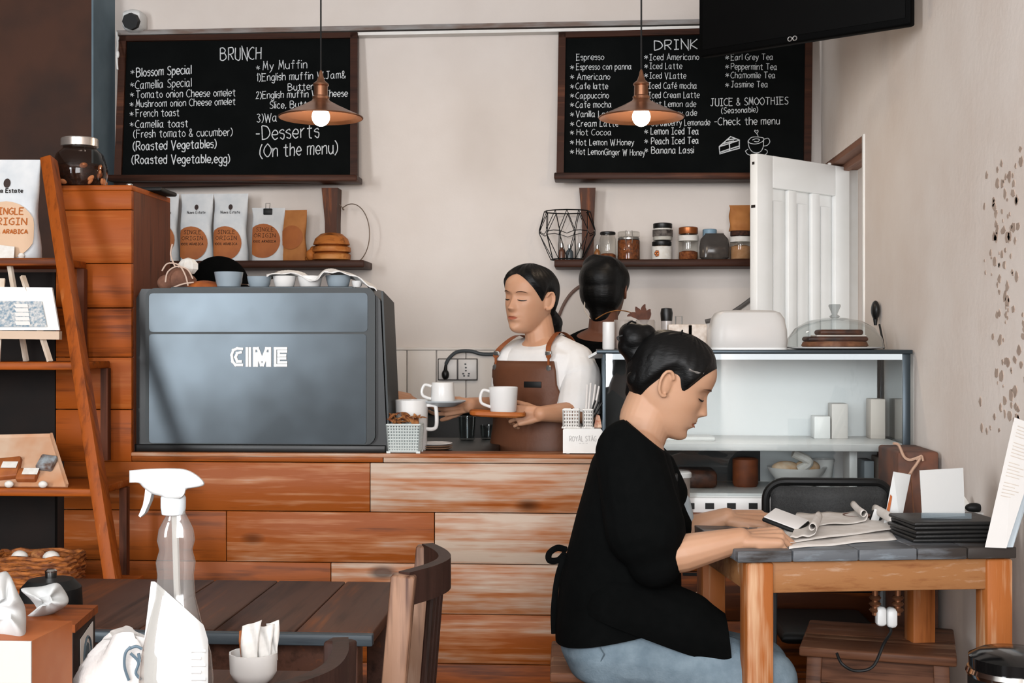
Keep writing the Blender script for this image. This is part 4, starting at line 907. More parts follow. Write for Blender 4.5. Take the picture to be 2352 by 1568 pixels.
def head_pt(z, a, e=0.0):
    """surface point at height z and angle a from the face midline"""
    f = lerp_table(SIDE, z)[0]; fm = lerp_table(PROF, z)[0]; bk = lerp_table(BACK, z)[0]; w = lerp_table(WID, z)[0]
    ca, sa = math.cos(a), math.sin(a); n = 2.35
    ext = f if ca > 0 else -bk
    k = (abs(ca / max(ext, 1e-4)) ** n + abs(sa / max(w, 1e-4)) ** n) ** (-1 / n)
    x, y = k * ca, k * sa
    if ca > 0:
        g = lambda cy, cz, sy, sz: math.exp(-((abs(y) - cy) / sy) ** 2 - ((z - cz) / sz) ** 2)
        x += (fm - f) * math.exp(-(y / .022) ** 2)
        # nose: bridge, tip, wings
        t = (z + .040) / .055
        if -.15 < t < 1.05:
            hgt = .0225 * max(0, 1 - t) ** 1.15 + .0015 if t > .12 else .0205 * max(0, (t + .15) / .27)
            x += hgt * math.exp(-(y / (.0075 + .0045 * (1 - min(max(t, 0), 1)))) ** 2)
        x += .0085 * math.exp(-((abs(y) - .0115) / .006) ** 2 - ((z + .0335) / .0075) ** 2)
        x -= .0085 * g(.031, .004, .016, .013)          # eye socket
        x += .0055 * g(.031, .0005, .0125, .0085)       # lid over the eyeball
        x += .003 * g(.030, .021, .020, .006)           # brow
        x += .0025 * g(.043, -.022, .020, .016)         # cheek
        x += .0014 * math.exp(-(y / .019) ** 2) * (math.exp(-((z + .0565) / .0045) ** 2) + math.exp(-((z + .0715) / .0045) ** 2))
        x -= .0015 * math.exp(-(y / .021) ** 2 - ((z + .0640) / .0022) ** 2)
    r = math.hypot(x, y)
    if e: x += e * x / max(r, 1e-6); y += e * y / max(r, 1e-6)
    return Vector((x, y, z))
def head_shapes(mb, Mx, ears=True):
    old = mb.X; mb.X = Mx
    zs_ = [-.119 + .224 * i / 110 for i in range(111)]
    # denser around the front
    an = []
    for i in range(120):
        t = i / 120; an.append(2 * math.pi * t - .55 * math.sin(2 * math.pi * t) )
    mb.grid([[head_pt(z, a) for a in an] for z in zs_], True, True, True)
    if ears:
        for s in (-1, 1):
            rot = Matrix.Rotation(s * R(-22), 3, 'Z') @ Matrix.Rotation(R(-12), 3, 'Y')
            mb.ball((-.004, s * .0755, -.008), (.015, .0055, .026), 18, 12, rot)
            ring = []
            for k in range(15):
                a = R(-120 + 20 * k); p = rot @ Vector((-.0175 * math.cos(a) * .9 - .001, s * .006, .029 * math.sin(a) + .002)); ring.append(p + Vector((-.004, s * .0765, -.008)))
            mb.tube(ring, [.0028] + [.0042] * 13 + [.003], 8)
            mb.ball(Vector((.002, s * .075, -.033)), (.0065, .004, .0075), 12, 8)
    mb.X = old
def face_patch(name, Mx, mat, parent, zlo, zhi, ylim, e=.0011, n=10, m=14):
    """thin patch lying on the face between curves zlo(y), zhi(y) for y in ylim"""
    b = MB(); rows = []
    for j in range(m + 1):
        y = ylim[0] + (ylim[1] - ylim[0]) * j / m; row = []
        for i in range(n + 1):
            z = zlo(y) + (zhi(y) - zlo(y)) * i / n
            lo_, hi_ = (0, 1.5)
            for _ in range(22):
                md_ = (lo_ + hi_) / 2
                if head_pt(z, md_).y < abs(y): lo_ = md_
                else: hi_ = md_
            p = head_pt(z, lo_, e); p = Vector((p.x + e, math.copysign(abs(p.y), y), p.z)); row.append(Mx @ p)
        rows.append(row)
    b.grid(rows); return b.obj(name, mat, parent, sharp=180)
def face_features(Mx, parent, hairm, lipm):
    for s in (-1, 1):
        c = .031 * s
        face_patch('eyebrow', Mx, M('brow_brown', '4a2c1c', .8), parent, lambda y: .0175 + .0035 * math.cos((y - c) / .017 * 1.3), lambda y: .0175 + .0035 * math.cos((y - c) / .017 * 1.3) + .0038 * max(.1, 1 - ((y - c) / .02) ** 2), (c - .019, c + .019), .0012, 4, 12)
        face_patch('eyelashes', Mx, hairm, parent, lambda y: -.0090 + 16 * (y - c) ** 2, lambda y: -.0052 + 6 * (y - c) ** 2, (c - .0145, c + .0145), .0014, 3, 12)
    face_patch('lips', Mx, lipm, parent, lambda y: -.0640 - .0068 * max(0, 1 - (y / .0215) ** 2), lambda y: -.0640 + .0050 * max(0, 1 - (y / .0215) ** 2) - .0012 * math.exp(-(y / .004) ** 2), (-.0205, .0205), .0010, 12, 18)

def hair_cap(name, Mx, edge, parent, thick=.011, front=0.0):
    """scalp of hair over the head, ending along edge: (angle in degrees from the face midline, height)"""
    b = MB(); rows = []; n = 96; m = 26
    for j in range(m + 1):
        v = j / m; row = []
        for i in range(n):
            a = 2 * math.pi * i / n; d_ = abs(math.degrees(a)); d_ = 360 - d_ if d_ > 180 else d_
            z0 = lerp_table(edge, d_)[0]; z = z0 + (.1045 - z0) * (1 - (1 - v) ** 1.6)
            p = head_pt(z, a); k = min(1.0, (z - z0) / .030); k = k * k * (3 - 2 * k); e = .0012 + thick * k * (1 + .06 * math.sin(a * 23 + z * 60)) 
            row.append(Mx @ (p + (p - Vector((-.005, 0, .012))).normalized() * e))
        rows.append(row)
    b.grid(rows, True, False, True); return b.obj(name, hair_m, parent, sharp=180)
EDGE_C = [(0, .073), (18, .070), (32, .061), (44, .044), (52, .020), (58, .000), (64, -.004), (70, .006), (78, .020), (92, .020), (104, .004), (116, -.024), (130, -.056), (150, -.072), (180, -.078)]
EDGE_B = [(0, .080), (14, .074), (28, .061), (42, .040), (54, .019), (64, .002), (70, -.007), (75, -.004), (82, .014), (94, .016), (106, -.004), (118, -.030), (132, -.056), (150, -.068), (180, -.072)]
def hand_shapes(mb, wrist, fwd, back, thumb_side, L=.175, curls=((10, 15, 10),) * 4, spread=5, thumb=(38, 12, 10), down=0, s=1.0):
    """palm, four separate fingers and a thumb. fwd: along the palm; back: out of the back of the hand; thumb_side: +1 if the thumb lies towards fwd x back"""
    fwd = Vector(fwd).normalized(); back = Vector(back); back = (back - fwd * back.dot(fwd)).normalized(); side = fwd.cross(back) * thumb_side
    wrist = Vector(wrist); k = L / .175
    offs = (.030, .010, -.010, -.028); plen = (.086, .089, .084, .076); flen = ((.040, .024, .020), (.044, .027, .021), (.041, .025, .020), (.032, .019, .017)); fr = (.0082, .0083, .0078, .0068)
    for i in range(4):
        kn = wrist + fwd * plen[i] * k + side * offs[i] * k + back * (.003 if i in (1, 2) else 0) * k
        mb.cap(wrist + side * offs[i] * .55 * k + fwd * .008 * k, kn, .0135 * k, .0105 * k, 12)
        mb.cap(wrist + side * offs[i] * .8 * k + fwd * .035 * k - back * .005 * k, kn - back * .003 * k, .0115 * k, .0095 * k, 12)
        ang = 0; p = kn; cu = curls[i % len(curls)]; sp_ = R(spread * (1.5 - i)); base = (fwd * math.cos(sp_) + side * math.sin(sp_)).normalized()
        for j in range(3):
            ang += R(cu[j]); d = base * math.cos(ang) - back * math.sin(ang); q = p + d * flen[i][j] * k
            mb.cap(p, q, fr[i] * k * (1 - .08 * j), fr[i] * k * (.92 - .1 * j), 12); p = q
    # thumb leaves the side of the palm near its base
    t0 = wrist + fwd * .022 * k + side * .020 * k - back * .006 * k; a, b2, c3 = thumb
    d = (fwd * math.cos(R(a)) + side * math.sin(R(a)) - back * .25).normalized(); t1 = t0 + d * .040 * k
    mb.cap(t0, t1, .0140 * k, .0112 * k, 12)
    d2 = (fwd * math.cos(R(a - b2)) + side * math.sin(R(a - b2)) - back * .25).normalized(); t2 = t1 + d2 * .033 * k; mb.cap(t1, t2, .0102 * k, .0092 * k, 12)
    d3 = (fwd * math.cos(R(a - b2 - c3)) + side * math.sin(R(a - b2 - c3)) - back * .3).normalized(); t3 = t2 + d3 * .024 * k; mb.cap(t2, t3, .0092 * k, .0075 * k, 12)
def frame(origin, fwd, up):
    x = Vector(fwd).normalized(); z = Vector(up); z = (z - x * z.dot(x)).normalized(); y = z.cross(x)
    m = Matrix((x, y, z)).transposed().to_4x4(); m.translation = Vector(origin); return m

skin_c = M('skin_warm', 'b28a6f', 0.5, col2='aa7f62', scale=7, spec=.35, sss=.12)
skin_b = M('skin_fair', 'bd9073', 0.5, col2='b58465', scale=7, spec=.35, sss=.12)
skin_d = M('skin_deep', '6a4230', 0.55, col2='5c3828', scale=7, spec=.3)
lip_m = M('lips', '9a5a40', 0.5); lip_b = M('lips_rose', '9c553e', .5)
hair_m = M('black_hair', '060606', 0.45, col2='090909', scale=60, stretch=(.2, 1, 1), bmp=.25, bscale=160, spec=.18)
black_cl = M('black_cotton', '060707', 0.95, col2='080909', scale=40, bmp=.25, bscale=50, spec=.05)
denim = M('denim', '75858f', 0.9, col2='64747f', scale=26, stretch=(1, 1, 1), bmp=.3, bscale=220, spec=.15)

# ---------------------------------------------------------------- seated customer
YW = 2.95
def c_(px, py, dy=0.0): return P(px, py, YW + dy)
hm = frame(c_(1539, 874), (math.cos(R(27)), 0, -math.sin(R(27))), (math.sin(R(27)), 0, math.cos(R(27))))
hm = Matrix.Translation(hm.translation) @ Matrix.Rotation(R(-5), 4, 'Z') @ hm.to_3x3().to_4x4()
b = MB(); head_shapes(b, hm)
neck0 = c_(1507, 930); neck1 = c_(1468, 1005)
b.cap(c_(1507, 915), c_(1472, 1000), .054, .058, 28); b.cap(c_(1500, 900), c_(1478, 960), .052, .055, 28)
# trunk (continuous under the clothes)
def ring_at(cx, cy, a, w, tilt=0): 
    o = c_(cx, cy); return [o + Vector((a * mp(YW) * math.cos(t) , w * math.sin(t), a * mp(YW) * math.cos(t) * tilt)) for t in [2 * math.pi * i / 32 for i in range(32)]]
b.loft([ring_at(1470, 985, 38, .06), ring_at(1456, 1020, 66, .12), ring_at(1450, 1070, 84, .155), ring_at(1444, 1160, 100, .14), ring_at(1430, 1260, 100, .13), ring_at(1415, 1380, 112, .15), ring_at(1398, 1470, 108, .165), ring_at(1395, 1530, 80, .14)])
# near (right) arm and far (left) arm
sh_n, el_n, wr_n = c_(1450, 1060, -.150), c_(1505, 1282, -.185), c_(1700, 1239, -.180)
sh_f, el_f, wr_f = c_(1470, 1060, .150), c_(1535, 1240, .19), c_(1668, 1190, .15)
b.cap(sh_n, el_n, .046, .040); b.chain([el_n, el_n.lerp(wr_n, .35) + Vector((0, 0, -.002)), wr_n], [.039, .041, .0265]); b.ball(el_n, .038)
b.ball(el_n + Vector((-.012, 0, -.012)), .03)
b.cap(sh_f, el_f, .046, .040); b.chain([el_f, el_f.lerp(wr_f, .4), wr_f], [.038, .039, .026])
TZ = P(1800, 1268, 2.70).z                      # table top height
hand_shapes(b, wr_n, (1, .16, .05), (-.05, -.30, 1), -1, .178, ((40, 44, 26), (42, 46, 28), (46, 48, 28), (50, 46, 26)), 6, (30, 10, 12))
hand_shapes(b, wr_f, (1, -.10, -.02), (.08, -.35, 1), 1, .185, ((6, 10, 8), (5, 8, 6), (8, 12, 8), (14, 14, 10)), 7, (34, 14, 8))
# legs
hip_n, kn_n, hip_f, kn_f = c_(1395, 1490, -.09), c_(1760, 1560, -.13), c_(1400, 1490, .09), c_(1745, 1530, .13)
an_n, an_f = Vector((kn_n.x + .03, kn_n.y, .08)), Vector((kn_f.x - .04, kn_f.y, .08))
for h_, k_, a_ in ((hip_n, kn_n, an_n), (hip_f, kn_f, an_f)): b.cap(h_, k_, .07, .045); b.cap(k_, a_, .045, .03)
root_c = organic('person', b, .0026, skin_c, smooth_n=3, tag_=('seated woman in black t-shirt, black apron and jeans, hair in a bun, leaning over papers', 'person'), base=(c_(1400, 1500).x, YW, 0))
face_features(hm, root_c, hair_m, lip_m)
# hair drawn back to a high bun
hair_cap('hair', hm, EDGE_C, root_c, .010)
b = MB(); b.X = hm
for s in (-1, 1):
    b.cap((-.05, s * .052, .03), (-.070, s * .035, -.03), .026, .022)
b.cap((-.07, 0, -.01), (-.062, 0, -.062), .030, .020); b.X = None
b.cap(c_(1500, 850), c_(1462, 800), .052, .036); b.cap(c_(1470, 845), c_(1475, 890), .034, .026); b.cap(c_(1560, 790), c_(1490, 800), .03, .034)
b.ball(c_(1458, 778), (.037, .042, .036), 22, 14); b.ball(c_(1448, 765), (.027, .035, .025)); b.ball(c_(1482, 768), (.026, .03, .024)); b.ball(c_(1440, 795), (.022, .03, .024)); b.cap(c_(1505, 785), c_(1540, 788), .022, .02)
organic('bun', b, .004, hair_m, root_c, 3)
b = MB(); rr = random.Random(11)
for l in ([(1545, 772), (1562, 768), (1568, 757)], [(1430, 770), (1418, 775), (1425, 785)], [(1440, 745), (1450, 738), (1462, 742)], [(1470, 915), (1462, 925), (1468, 932)]): b.tube(spline([c_(x, y, -.03) for x, y in l], 5), [.0022] * 10 + [.0006], 5)
b.obj('loose_strands', hair_m, root_c)
b = MB(); b.tube(spline([hm @ Vector((.058, -.066, .052)), hm @ Vector((.045, -.0755, .046)), hm @ Vector((.026, -.080, .044))], 5), .0028, 6); b.obj('hair_pin', steel, root_c)
# t-shirt
b = MB()
def ring2(cx, cy, a, w, e=2.4):
    o = c_(cx, cy); r = []
    for t in [2 * math.pi * i / 40 for i in range(40)]:
        ct, st = math.cos(t), math.sin(t); r.append(o + Vector((a * mp(YW) * math.copysign(abs(ct) ** (2 / e), ct), w * math.copysign(abs(st) ** (2 / e), st), 0)))
    return r
b.loft([ring2(1492, 930, 50, .062), ring2(1484, 962, 50, .066), ring2(1474, 988, 62, .092), ring2(1455, 1018, 74, .150), ring2(1450, 1060, 92, .178), ring2(1450, 1120, 108, .176), ring2(1444, 1190, 122, .168), ring2(1432, 1262, 128, .16), ring2(1425, 1330, 138, .168), ring2(1418, 1420, 142, .185), ring2(1410, 1470, 134, .19), ring2(1408, 1490, 120, .18)])
b.cap(c_(1445, 1040, -.13), c_(1482, 1215, -.178), .075, .088); b.cap(c_(1482, 1205, -.178), c_(1503, 1285, -.182), .085, .062); b.ball(c_(1450, 1035, -.12), (.07, .065, .05))
b.cap(c_(1460, 1040, .13), c_(1520, 1195, .17), .072, .072); b.cap(c_(1500, 1150, .10), c_(1545, 1215, .17), .055, .055)
b.cap(c_(1505, 1030), c_(1530, 1130), .030, .05)
shirt_plane = (c_(1512, 1272, -.18), Vector((.62, 0, -.54)).normalized())
tee = organic('t_shirt', b, .0055, black_cl, root_c, 5, [(c_(1480, 1464, -.18), Vector((.21, 0, -1)).normalized()), (c_(1484, 1000), Vector((.63, 0, .78)))])
# the sleeve ends square across the forearm
b = MB(); e0 = el_n.lerp(wr_n, .10); ax = (wr_n - el_n).normalized()
b = MB()
for i, (t0, r0) in enumerate(((0, 0),)):
    pass
b.loft([[c_(x, y, -.185) + Vector((0, yy, 0)) + Vector((0, 0, 0)) for (x, y, yy) in rng] for rng in (
    [(1500, 1150, -.078), (1555, 1175, -.045), (1575, 1190, .03), (1540, 1190, .085), (1470, 1180, .07), (1450, 1170, -.03)],
    [(1490, 1215, -.078), (1552, 1220, -.045), (1570, 1228, .02), (1530, 1240, .075), (1460, 1250, .06), (1440, 1235, -.03)],
    [(1478, 1290, -.068), (1528, 1250, -.055), (1549, 1234, .0), (1525, 1252, .055), (1475, 1305, .045), (1455, 1300, -.02)])])
o = b.obj('sleeve', black_cl, tee, sharp=180); md = o.modifiers.new('sub', 'SUBSURF'); md.levels = md.render_levels = 2
# apron: skirt over the lap, tie and name badge
b = MB()
for dy in (-.10, 0, .10): b.chain([c_(1430, 1400, dy), c_(1570, 1440, dy * 1.25), c_(1655, 1472, dy * 1.3)], [.10, .082, .058])
b.cap(c_(1600, 1450, -.14), c_(1655, 1480, -.14), .062, .05); b.cap(c_(1600, 1450, .14), c_(1655, 1470, .14), .06, .05)
ap = organic('apron', b, .006, black_cl, root_c, 6, [(c_(1664, 1500), Vector((1, 0, .10)).normalized()), (c_(1480, 1464, -.18), Vector((-.36, 0, -1)).normalized())])
b = MB(); b.tube(spline([c_(1300, 1262, -.02), c_(1280, 1258, -.03), c_(1262, 1270, -.04), (c_(1262, 1286, -.04)), c_(1282, 1286, -.03), c_(1298, 1270, -.02)], 6), .0075, 8, flat=((0, 1, 0), .4)); b.tube(spline([c_(1296, 1275, -.03), c_(1280, 1330, -.03), c_(1272, 1400, -.03), c_(1273, 1455, -.03)], 6), .007, 8, flat=((0, 1, 0), .4)); b.obj('apron_tie', black_cl, root_c)
b = MB(); p = c_(1548, 1096, -.03); b.box(p + Vector((-.008, -.02, -.008)), p + Vector((.008, .02, .009)), .002); b.obj('badge', black_gl, root_c)
b = MB(); b.cap(c_(1566, 1150, .15), c_(1574, 1222, .17), .020, .028); b.obj('grey_cuff', M('grey_cotton', '9aa3a8', .9, bmp=.4, scale=30), root_c)
# jeans
b = MB()
b.loft([ring2(1408, 1425, 115, .165), ring2(1405, 1480, 118, .18), ring2(1402, 1530, 92, .165), ring2(1410, 1550, 70, .13)])
for h_, k_, a_, r1 in ((hip_n, kn_n, an_n, .083), (hip_f, kn_f, an_f, .08)):
    b.chain([h_, h_.lerp(k_, .5) + Vector((0, 0, .004)), k_], [.088, r1, .068]); b.chain([k_, k_.lerp(a_, .4), a_ + Vector((0, 0, .02))], [.067, .06, .048])
jn = organic('jeans', b, .006, denim, root_c, 6)
b = MB(); n_ = Vector((0, -1, 0)); b.tube([c_(1378, 1486, -.183), c_(1388, 1502, -.180), c_(1376, 1526, -.172)], .0016, 5); b.obj('stitching', M('jean_seam', '4f5e68', .9), jn)
for a_ in (an_n, an_f):
    b = MB(); b.cap(a_ + Vector((-.03, 0, -.045)), a_ + Vector((.13, 0, -.05)), .036, .030); b.cap(a_ + Vector((-.02, 0, 0)), a_ + Vector((-.01, 0, -.045)), .04, .04)
    organic('shoe', b, .006, black_gl, root_c, 3, [(Vector((0, 0, .003)), (0, 0, -1))])

# ---------------------------------------------------------------- barista with the tray
YBR = 4.30
def s_(px, py, dy=0.0): return P(px, py, YBR + dy)
yawb = R(-126)                 # facing left and towards the camera
fb = Vector((math.cos(yawb), math.sin(yawb), 0)); lb_ = Vector((-fb.y, fb.x, 0))
hb = frame(s_(1218, 684), (fb.x, fb.y, -.03), (0, 0, 1)); hb = hb @ Matrix.Rotation(R(-4), 4, 'X')
b = MB(); head_shapes(b, hb)
b.cap(s_(1232, 715, .02), s_(1243, 790, .02), .047, .052, 20)
def ringb(cx, cy, w, d, e=2.3, off=0.0):
    o = s_(cx, cy, .02); r = []
    for t in [2 * math.pi * i / 48 for i in range(48)]:
        ct, st = math.cos(t), math.sin(t)
        r.append(o + fb * ((d + off) * math.copysign(abs(ct) ** (2 / e), ct)) + lb_ * ((w + off) * math.copysign(abs(st) ** (2 / e), st)))
    return r
TB = [(1243, 772, .055, .052), (1244, 790, .085, .066), (1246, 812, .150, .086), (1245, 850, .168, .100), (1243, 900, .158, .104), (1238, 960, .145, .100), (1236, 1030, .155, .112), (1236, 1110, .165, .115)]
b.loft([ringb(*t, off=-.012) for t in TB])
shl_, ell_, wrl_ = s_(1336, 838, -.06), s_(1350, 946, -.12), s_(1243, 950, -.235)
shr_, elr_, wrr_ = s_(1176, 824, .075), s_(1160, 938, .07), s_(1078, 930, -.16)
b.chain([shl_, ell_], [.045, .038]); b.chain([ell_, ell_.lerp(wrl_, .4), wrl_], [.037, .036, .025]); b.chain([shr_, elr_], [.040, .034]); b.chain([elr_, elr_.lerp(wrr_, .4), wrr_], [.036, .035, .025])
hand_shapes(b, wrl_, (-1, .12, -.10), (.12, -.95, .35), 1, .158, ((30, 45, 30), (34, 48, 30), (38, 50, 30), (40, 50, 30)), 3, (34, 8, 6))
hand_shapes(b, wrr_, (-1, -.15, -.05), (-.1, -.9, -.35), -1, .155, ((18, 30, 20), (22, 32, 22), (25, 36, 24), (28, 38, 26)), 4, (38, 10, 6))
hipc = s_(1240, 1110, .02); hipc.z = .74
for sg in (-1, 1):
    h_ = hipc + lb_ * .085 * sg; k_ = Vector((h_.x, h_.y, .42)); a_ = Vector((h_.x, h_.y, .07)); b.chain([h_, k_, a_], [.075, .05, .032])
root_b = organic('person', b, .003, skin_b, smooth_n=3, tag_=('woman in white t-shirt and brown leather apron holding a wooden tray with a white mug', 'person'), base=(hipc.x, hipc.y, 0))
face_features(hb, root_b, hair_m, lip_b)
hair_cap('hair', hb, EDGE_B, root_b, .010)
b = MB(); b.X = hb
for s in (-1, 1): b.cap((-.03, s * .060, .015), (-.06, s * .044, -.045), .018, .016)
b.cap((-.075, 0, -.02), (-.07, 0, -.055), .026, .02); b.cap((-.082, .012, -.055), (-.105, .02, -.085), .03, .033); b.ball((-.11, .02, -.105), (.026, .028, .032)); b.X = None
organic('hair_knot', b, .004, hair_m, root_b, 3)
white_tee = M('white_cotton', 'dddad7', .9, col2='d5d1cd', scale=9, bmp=.45, bscale=22, spec=.15)
b = MB(); b.loft([ringb(*t, off=.006 if i > 1 else .004) for i, t in enumerate(TB)])
b.cap(s_(1262, 786, .0), s_(1322, 826, -.05), .040, .056); b.cap(s_(1322, 826, -.05), s_(1334, 862, -.08), .056, .066); b.cap(s_(1225, 790, .03), s_(1178, 820, .07), .040, .056); b.cap(s_(1178, 820, .07), s_(1170, 860, .07), .056, .056)
organic('t_shirt', b, .0045, white_tee, root_b, 5, [(s_(1243, 776, .02) , Vector((fb.x * .5, fb.y * .5, 1)).normalized()), (s_(1236, 1105), (0, 0, -1))])
btee = [o for o in root_b.children if o.name.startswith('t_shirt')][0]
b = MB(); b.chain([s_(1326, 830, -.055), s_(1336, 872, -.085), s_(1330, 920, -.115), s_(1328, 985, -.14)], [.058, .066, .070, .074]); b.cap(s_(1318, 880, -.07), s_(1296, 985, -.10), .055, .06)
organic('sleeve', b, .0045, white_tee, btee, 6, [(s_(1310, 938, -.12), Vector((-.16, 0, -1)).normalized())])
b = MB(); b.chain([s_(1176, 828, .05), s_(1166, 880, .06), s_(1164, 960, .05)], [.056, .058, .058]); organic('sleeve', b, .0045, white_tee, btee, 5, [(s_(1166, 918, .05), Vector((.1, 0, -1)).normalized())])
# leather apron: bib and skirt wrapped round the front
leather = M('brown_leather', '50301f', .55, col2='5e3722', scale=5, bmp=.2, bscale=60, spec=.35)
strapm = M('tan_leather', '8a4a24', .5, col2='743c1c', scale=14)
def ap_pt(k, t, off=.016):      # k index in rows below, t angle
    cx, cy, w, d = k; o = s_(cx, cy, .02); e = 2.3; ct, st = math.cos(t), math.sin(t)
    return o + fb * ((d + off) * math.copysign(abs(ct) ** (2 / e), ct)) + lb_ * ((w + off) * math.copysign(abs(st) ** (2 / e), st))
AR = [((1245, 828, .160, .096), -48, 40), ((1244, 850, .168, .100), -50, 42), ((1243, 880, .162, .103), -58, 46), ((1241, 920, .152, .102), -74, 60), ((1238, 945, .147, .101), -88, 78), ((1238, 975, .147, .102), -92, 92), ((1236, 1030, .155, .112), -95, 98), ((1236, 1110, .165, .118), -95, 98)]
rows = []
for k, a0, a1 in AR: rows.append([ap_pt(k, R(a0 + (a1 - a0) * i / 30)) for i in range(31)])
b = MB(); b.grid(rows); o = b.obj('leather_apron', leather, root_b, sharp=180); md = o.modifiers.new('th', 'SOLIDIFY'); md.thickness = .004; md.offset = 1
apo = o
for a_, sg in ((36, 1), (-44, -1)):
    tp_ = ap_pt(AR[0][0], R(a_ * .92), .020)
    neckp = s_(1262 if sg > 0 else 1222, 768 if sg > 0 else 775, .03) + lb_ * (.05 * sg)
    sp_ = spline([tp_ + Vector((0, 0, -.012)), tp_ + Vector((0, 0, .02)), (tp_ + neckp) / 2 + fb * .030 + Vector((0, 0, .012)), neckp + fb * .012 + Vector((0, 0, .008)), neckp - fb * .05 + Vector((0, 0, -.01)), neckp - fb * .10 + Vector((0, 0, -.06))], 6)
    b = MB()
    rows = []
    for i, p in enumerate(sp_):
        w_ = .004 if i < 5 else .0105; wv = (lb_ * .9 + fb * .1 * sg).normalized(); rows.append([p - wv * w_, p - wv * w_ + fb * .003, p + wv * w_ + fb * .003, p + wv * w_])
    b.grid(rows, True, True, True); b.obj('shoulder_strap', strapm, root_b)
    b = MB(); q = sp_[7]; b.beam(q - Vector((0, 0, .008)), q + Vector((0, 0, .008)), .024, .012, up=fb, bev=.003); b.obj('buckle', steel, root_b)
    g_ = ap_pt(AR[0][0], R(a_ * .92), .024) + Vector((0, 0, -.022)); b = MB(); b.lathe(g_, [(.010, 0), (.009, .003), (.003, .004)], 16, ax=fb); b.obj('rivet', steel, root_b)
b = MB(); q0 = ap_pt(AR[2][0], R(6), .022); q1 = ap_pt(AR[2][0], R(26), .022); b.beam(q0, q1, .02, .003, up=fb.cross(q1 - q0).cross(q1 - q0) if False else fb, bev=.001); b.obj('leather_badge', black_gl, root_b)
b = MB()
for h0 in (-1, 1): pass
tb = MB(); q = s_(1250, 890, -.07); tb.tube(spline([s_(1242, 868, -.105), s_(1250, 884, -.108), s_(1258, 892, -.11), (s_(1262, 897, -.11))], 5), .0022, 6, flat=(fb, .4)); tb.tube([s_(1256, 890, -.11), s_(1262, 889, -.11)], .0015, 5, flat=(fb, .4)); tb.obj('shirt_emblem', M('grey_print', '7d8a92', .8), root_b)
b = MB(); 
for sg in (-1, 1):
    h_ = hipc + lb_ * .085 * sg; k_ = Vector((h_.x, h_.y, .42)); a_ = Vector((h_.x, h_.y, .08)); b.chain([h_ + Vector((0, 0, .06)), k_, a_], [.09, .065, .05])
b.ball(hipc + Vector((0, 0, .06)), (.14, .12, .10)); tro = organic('trousers', b, .008, black_cl, root_b, 4)
for sg in (-1, 1):
    a_ = hipc + lb_ * .085 * sg; a_.z = .04; b = MB(); b.cap(a_ - fb * .03, a_ + fb * .12, .036, .032); organic('shoe', b, .007, black_gl, root_b, 3, [(Vector((0, 0, .003)), (0, 0, -1))])

# tray and mugs she carries, saucer and cup in the other hand
tray_m = WOOD('tray_wood', '6b3312', '9c5422', 'b97a45', axis=0, rough=.45, knots=False)
tc0 = s_(1143, 950, -.275); b = MB()
b.X = Matrix.Translation(tc0) @ Matrix.Rotation(R(6), 4, 'Z') @ Matrix.Rotation(R(2), 4, 'Y')
b.loft([[(x * k, y * k, z) for x, y in rrect(-.088, .088, -.055, .055, .03)] for k, z in ((.9, -.008), (1, -.003), (1, .006), (.97, .009), (.93, .004))]); b.X = None
b.obj('wooden_tray', tray_m, tag_=('small wooden serving tray held by the woman in the leather apron', 'tray'))
def mug(label, base, r, h, hd, grp, flip=False, mat=cup_w):
    base = Vector(base); t = thing('white_mug', label, 'mug', base, grp); b = MB()
    pr = [(r * .86, 0), (r * .9, .003), (r, h - .002), (r * .97, h), (r * .93, h - .004), (r * .84, .006)]
    if flip: pr = [(rr_, h - z) for rr_, z in reversed(pr)]
    b.lathe(base, pr, 36); b.obj('mug_body', mat, t)
    hd = Vector(hd).normalized(); b = MB(); z0 = h * .82, h * .20
    b.tube(spline([base + hd * r * .93 + UP * z0[0], base + hd * (r + .018) + UP * (z0[0] + .004), base + hd * (r + .027) + UP * (h * .6), base + hd * (r + .022) + UP * (h * .35), base + hd * r * .88 + UP * z0[1]], 6), .0048, 10); b.obj('handle', mat, t); return t
mug('white mug standing on the wooden tray in front of the leather apron', tc0 + Vector((.018, 0, .0065)), .046, .078, (-1, -.25, 0), 'white mugs')
sc0 = s_(1017, 925, -.26); sc0.z += .0
b = MB(); b.lathe(sc0, [(.035, -.012), (.042, -.010), (.072, .004), (.0735, .008), (.068, .006), (.04, -.006)], 40); b.obj('saucer', M('saucer_grey', 'a9afb2', .3), tag_=('grey-white saucer held at the left by the barista, with an upturned cup on it', 'saucer'))
mug('white cup upside down on the held saucer, in front of the wall socket', sc0 + Vector((0, 0, -.001)), .039, .066, (-1, -.2, 0), 'white mugs', flip=True)

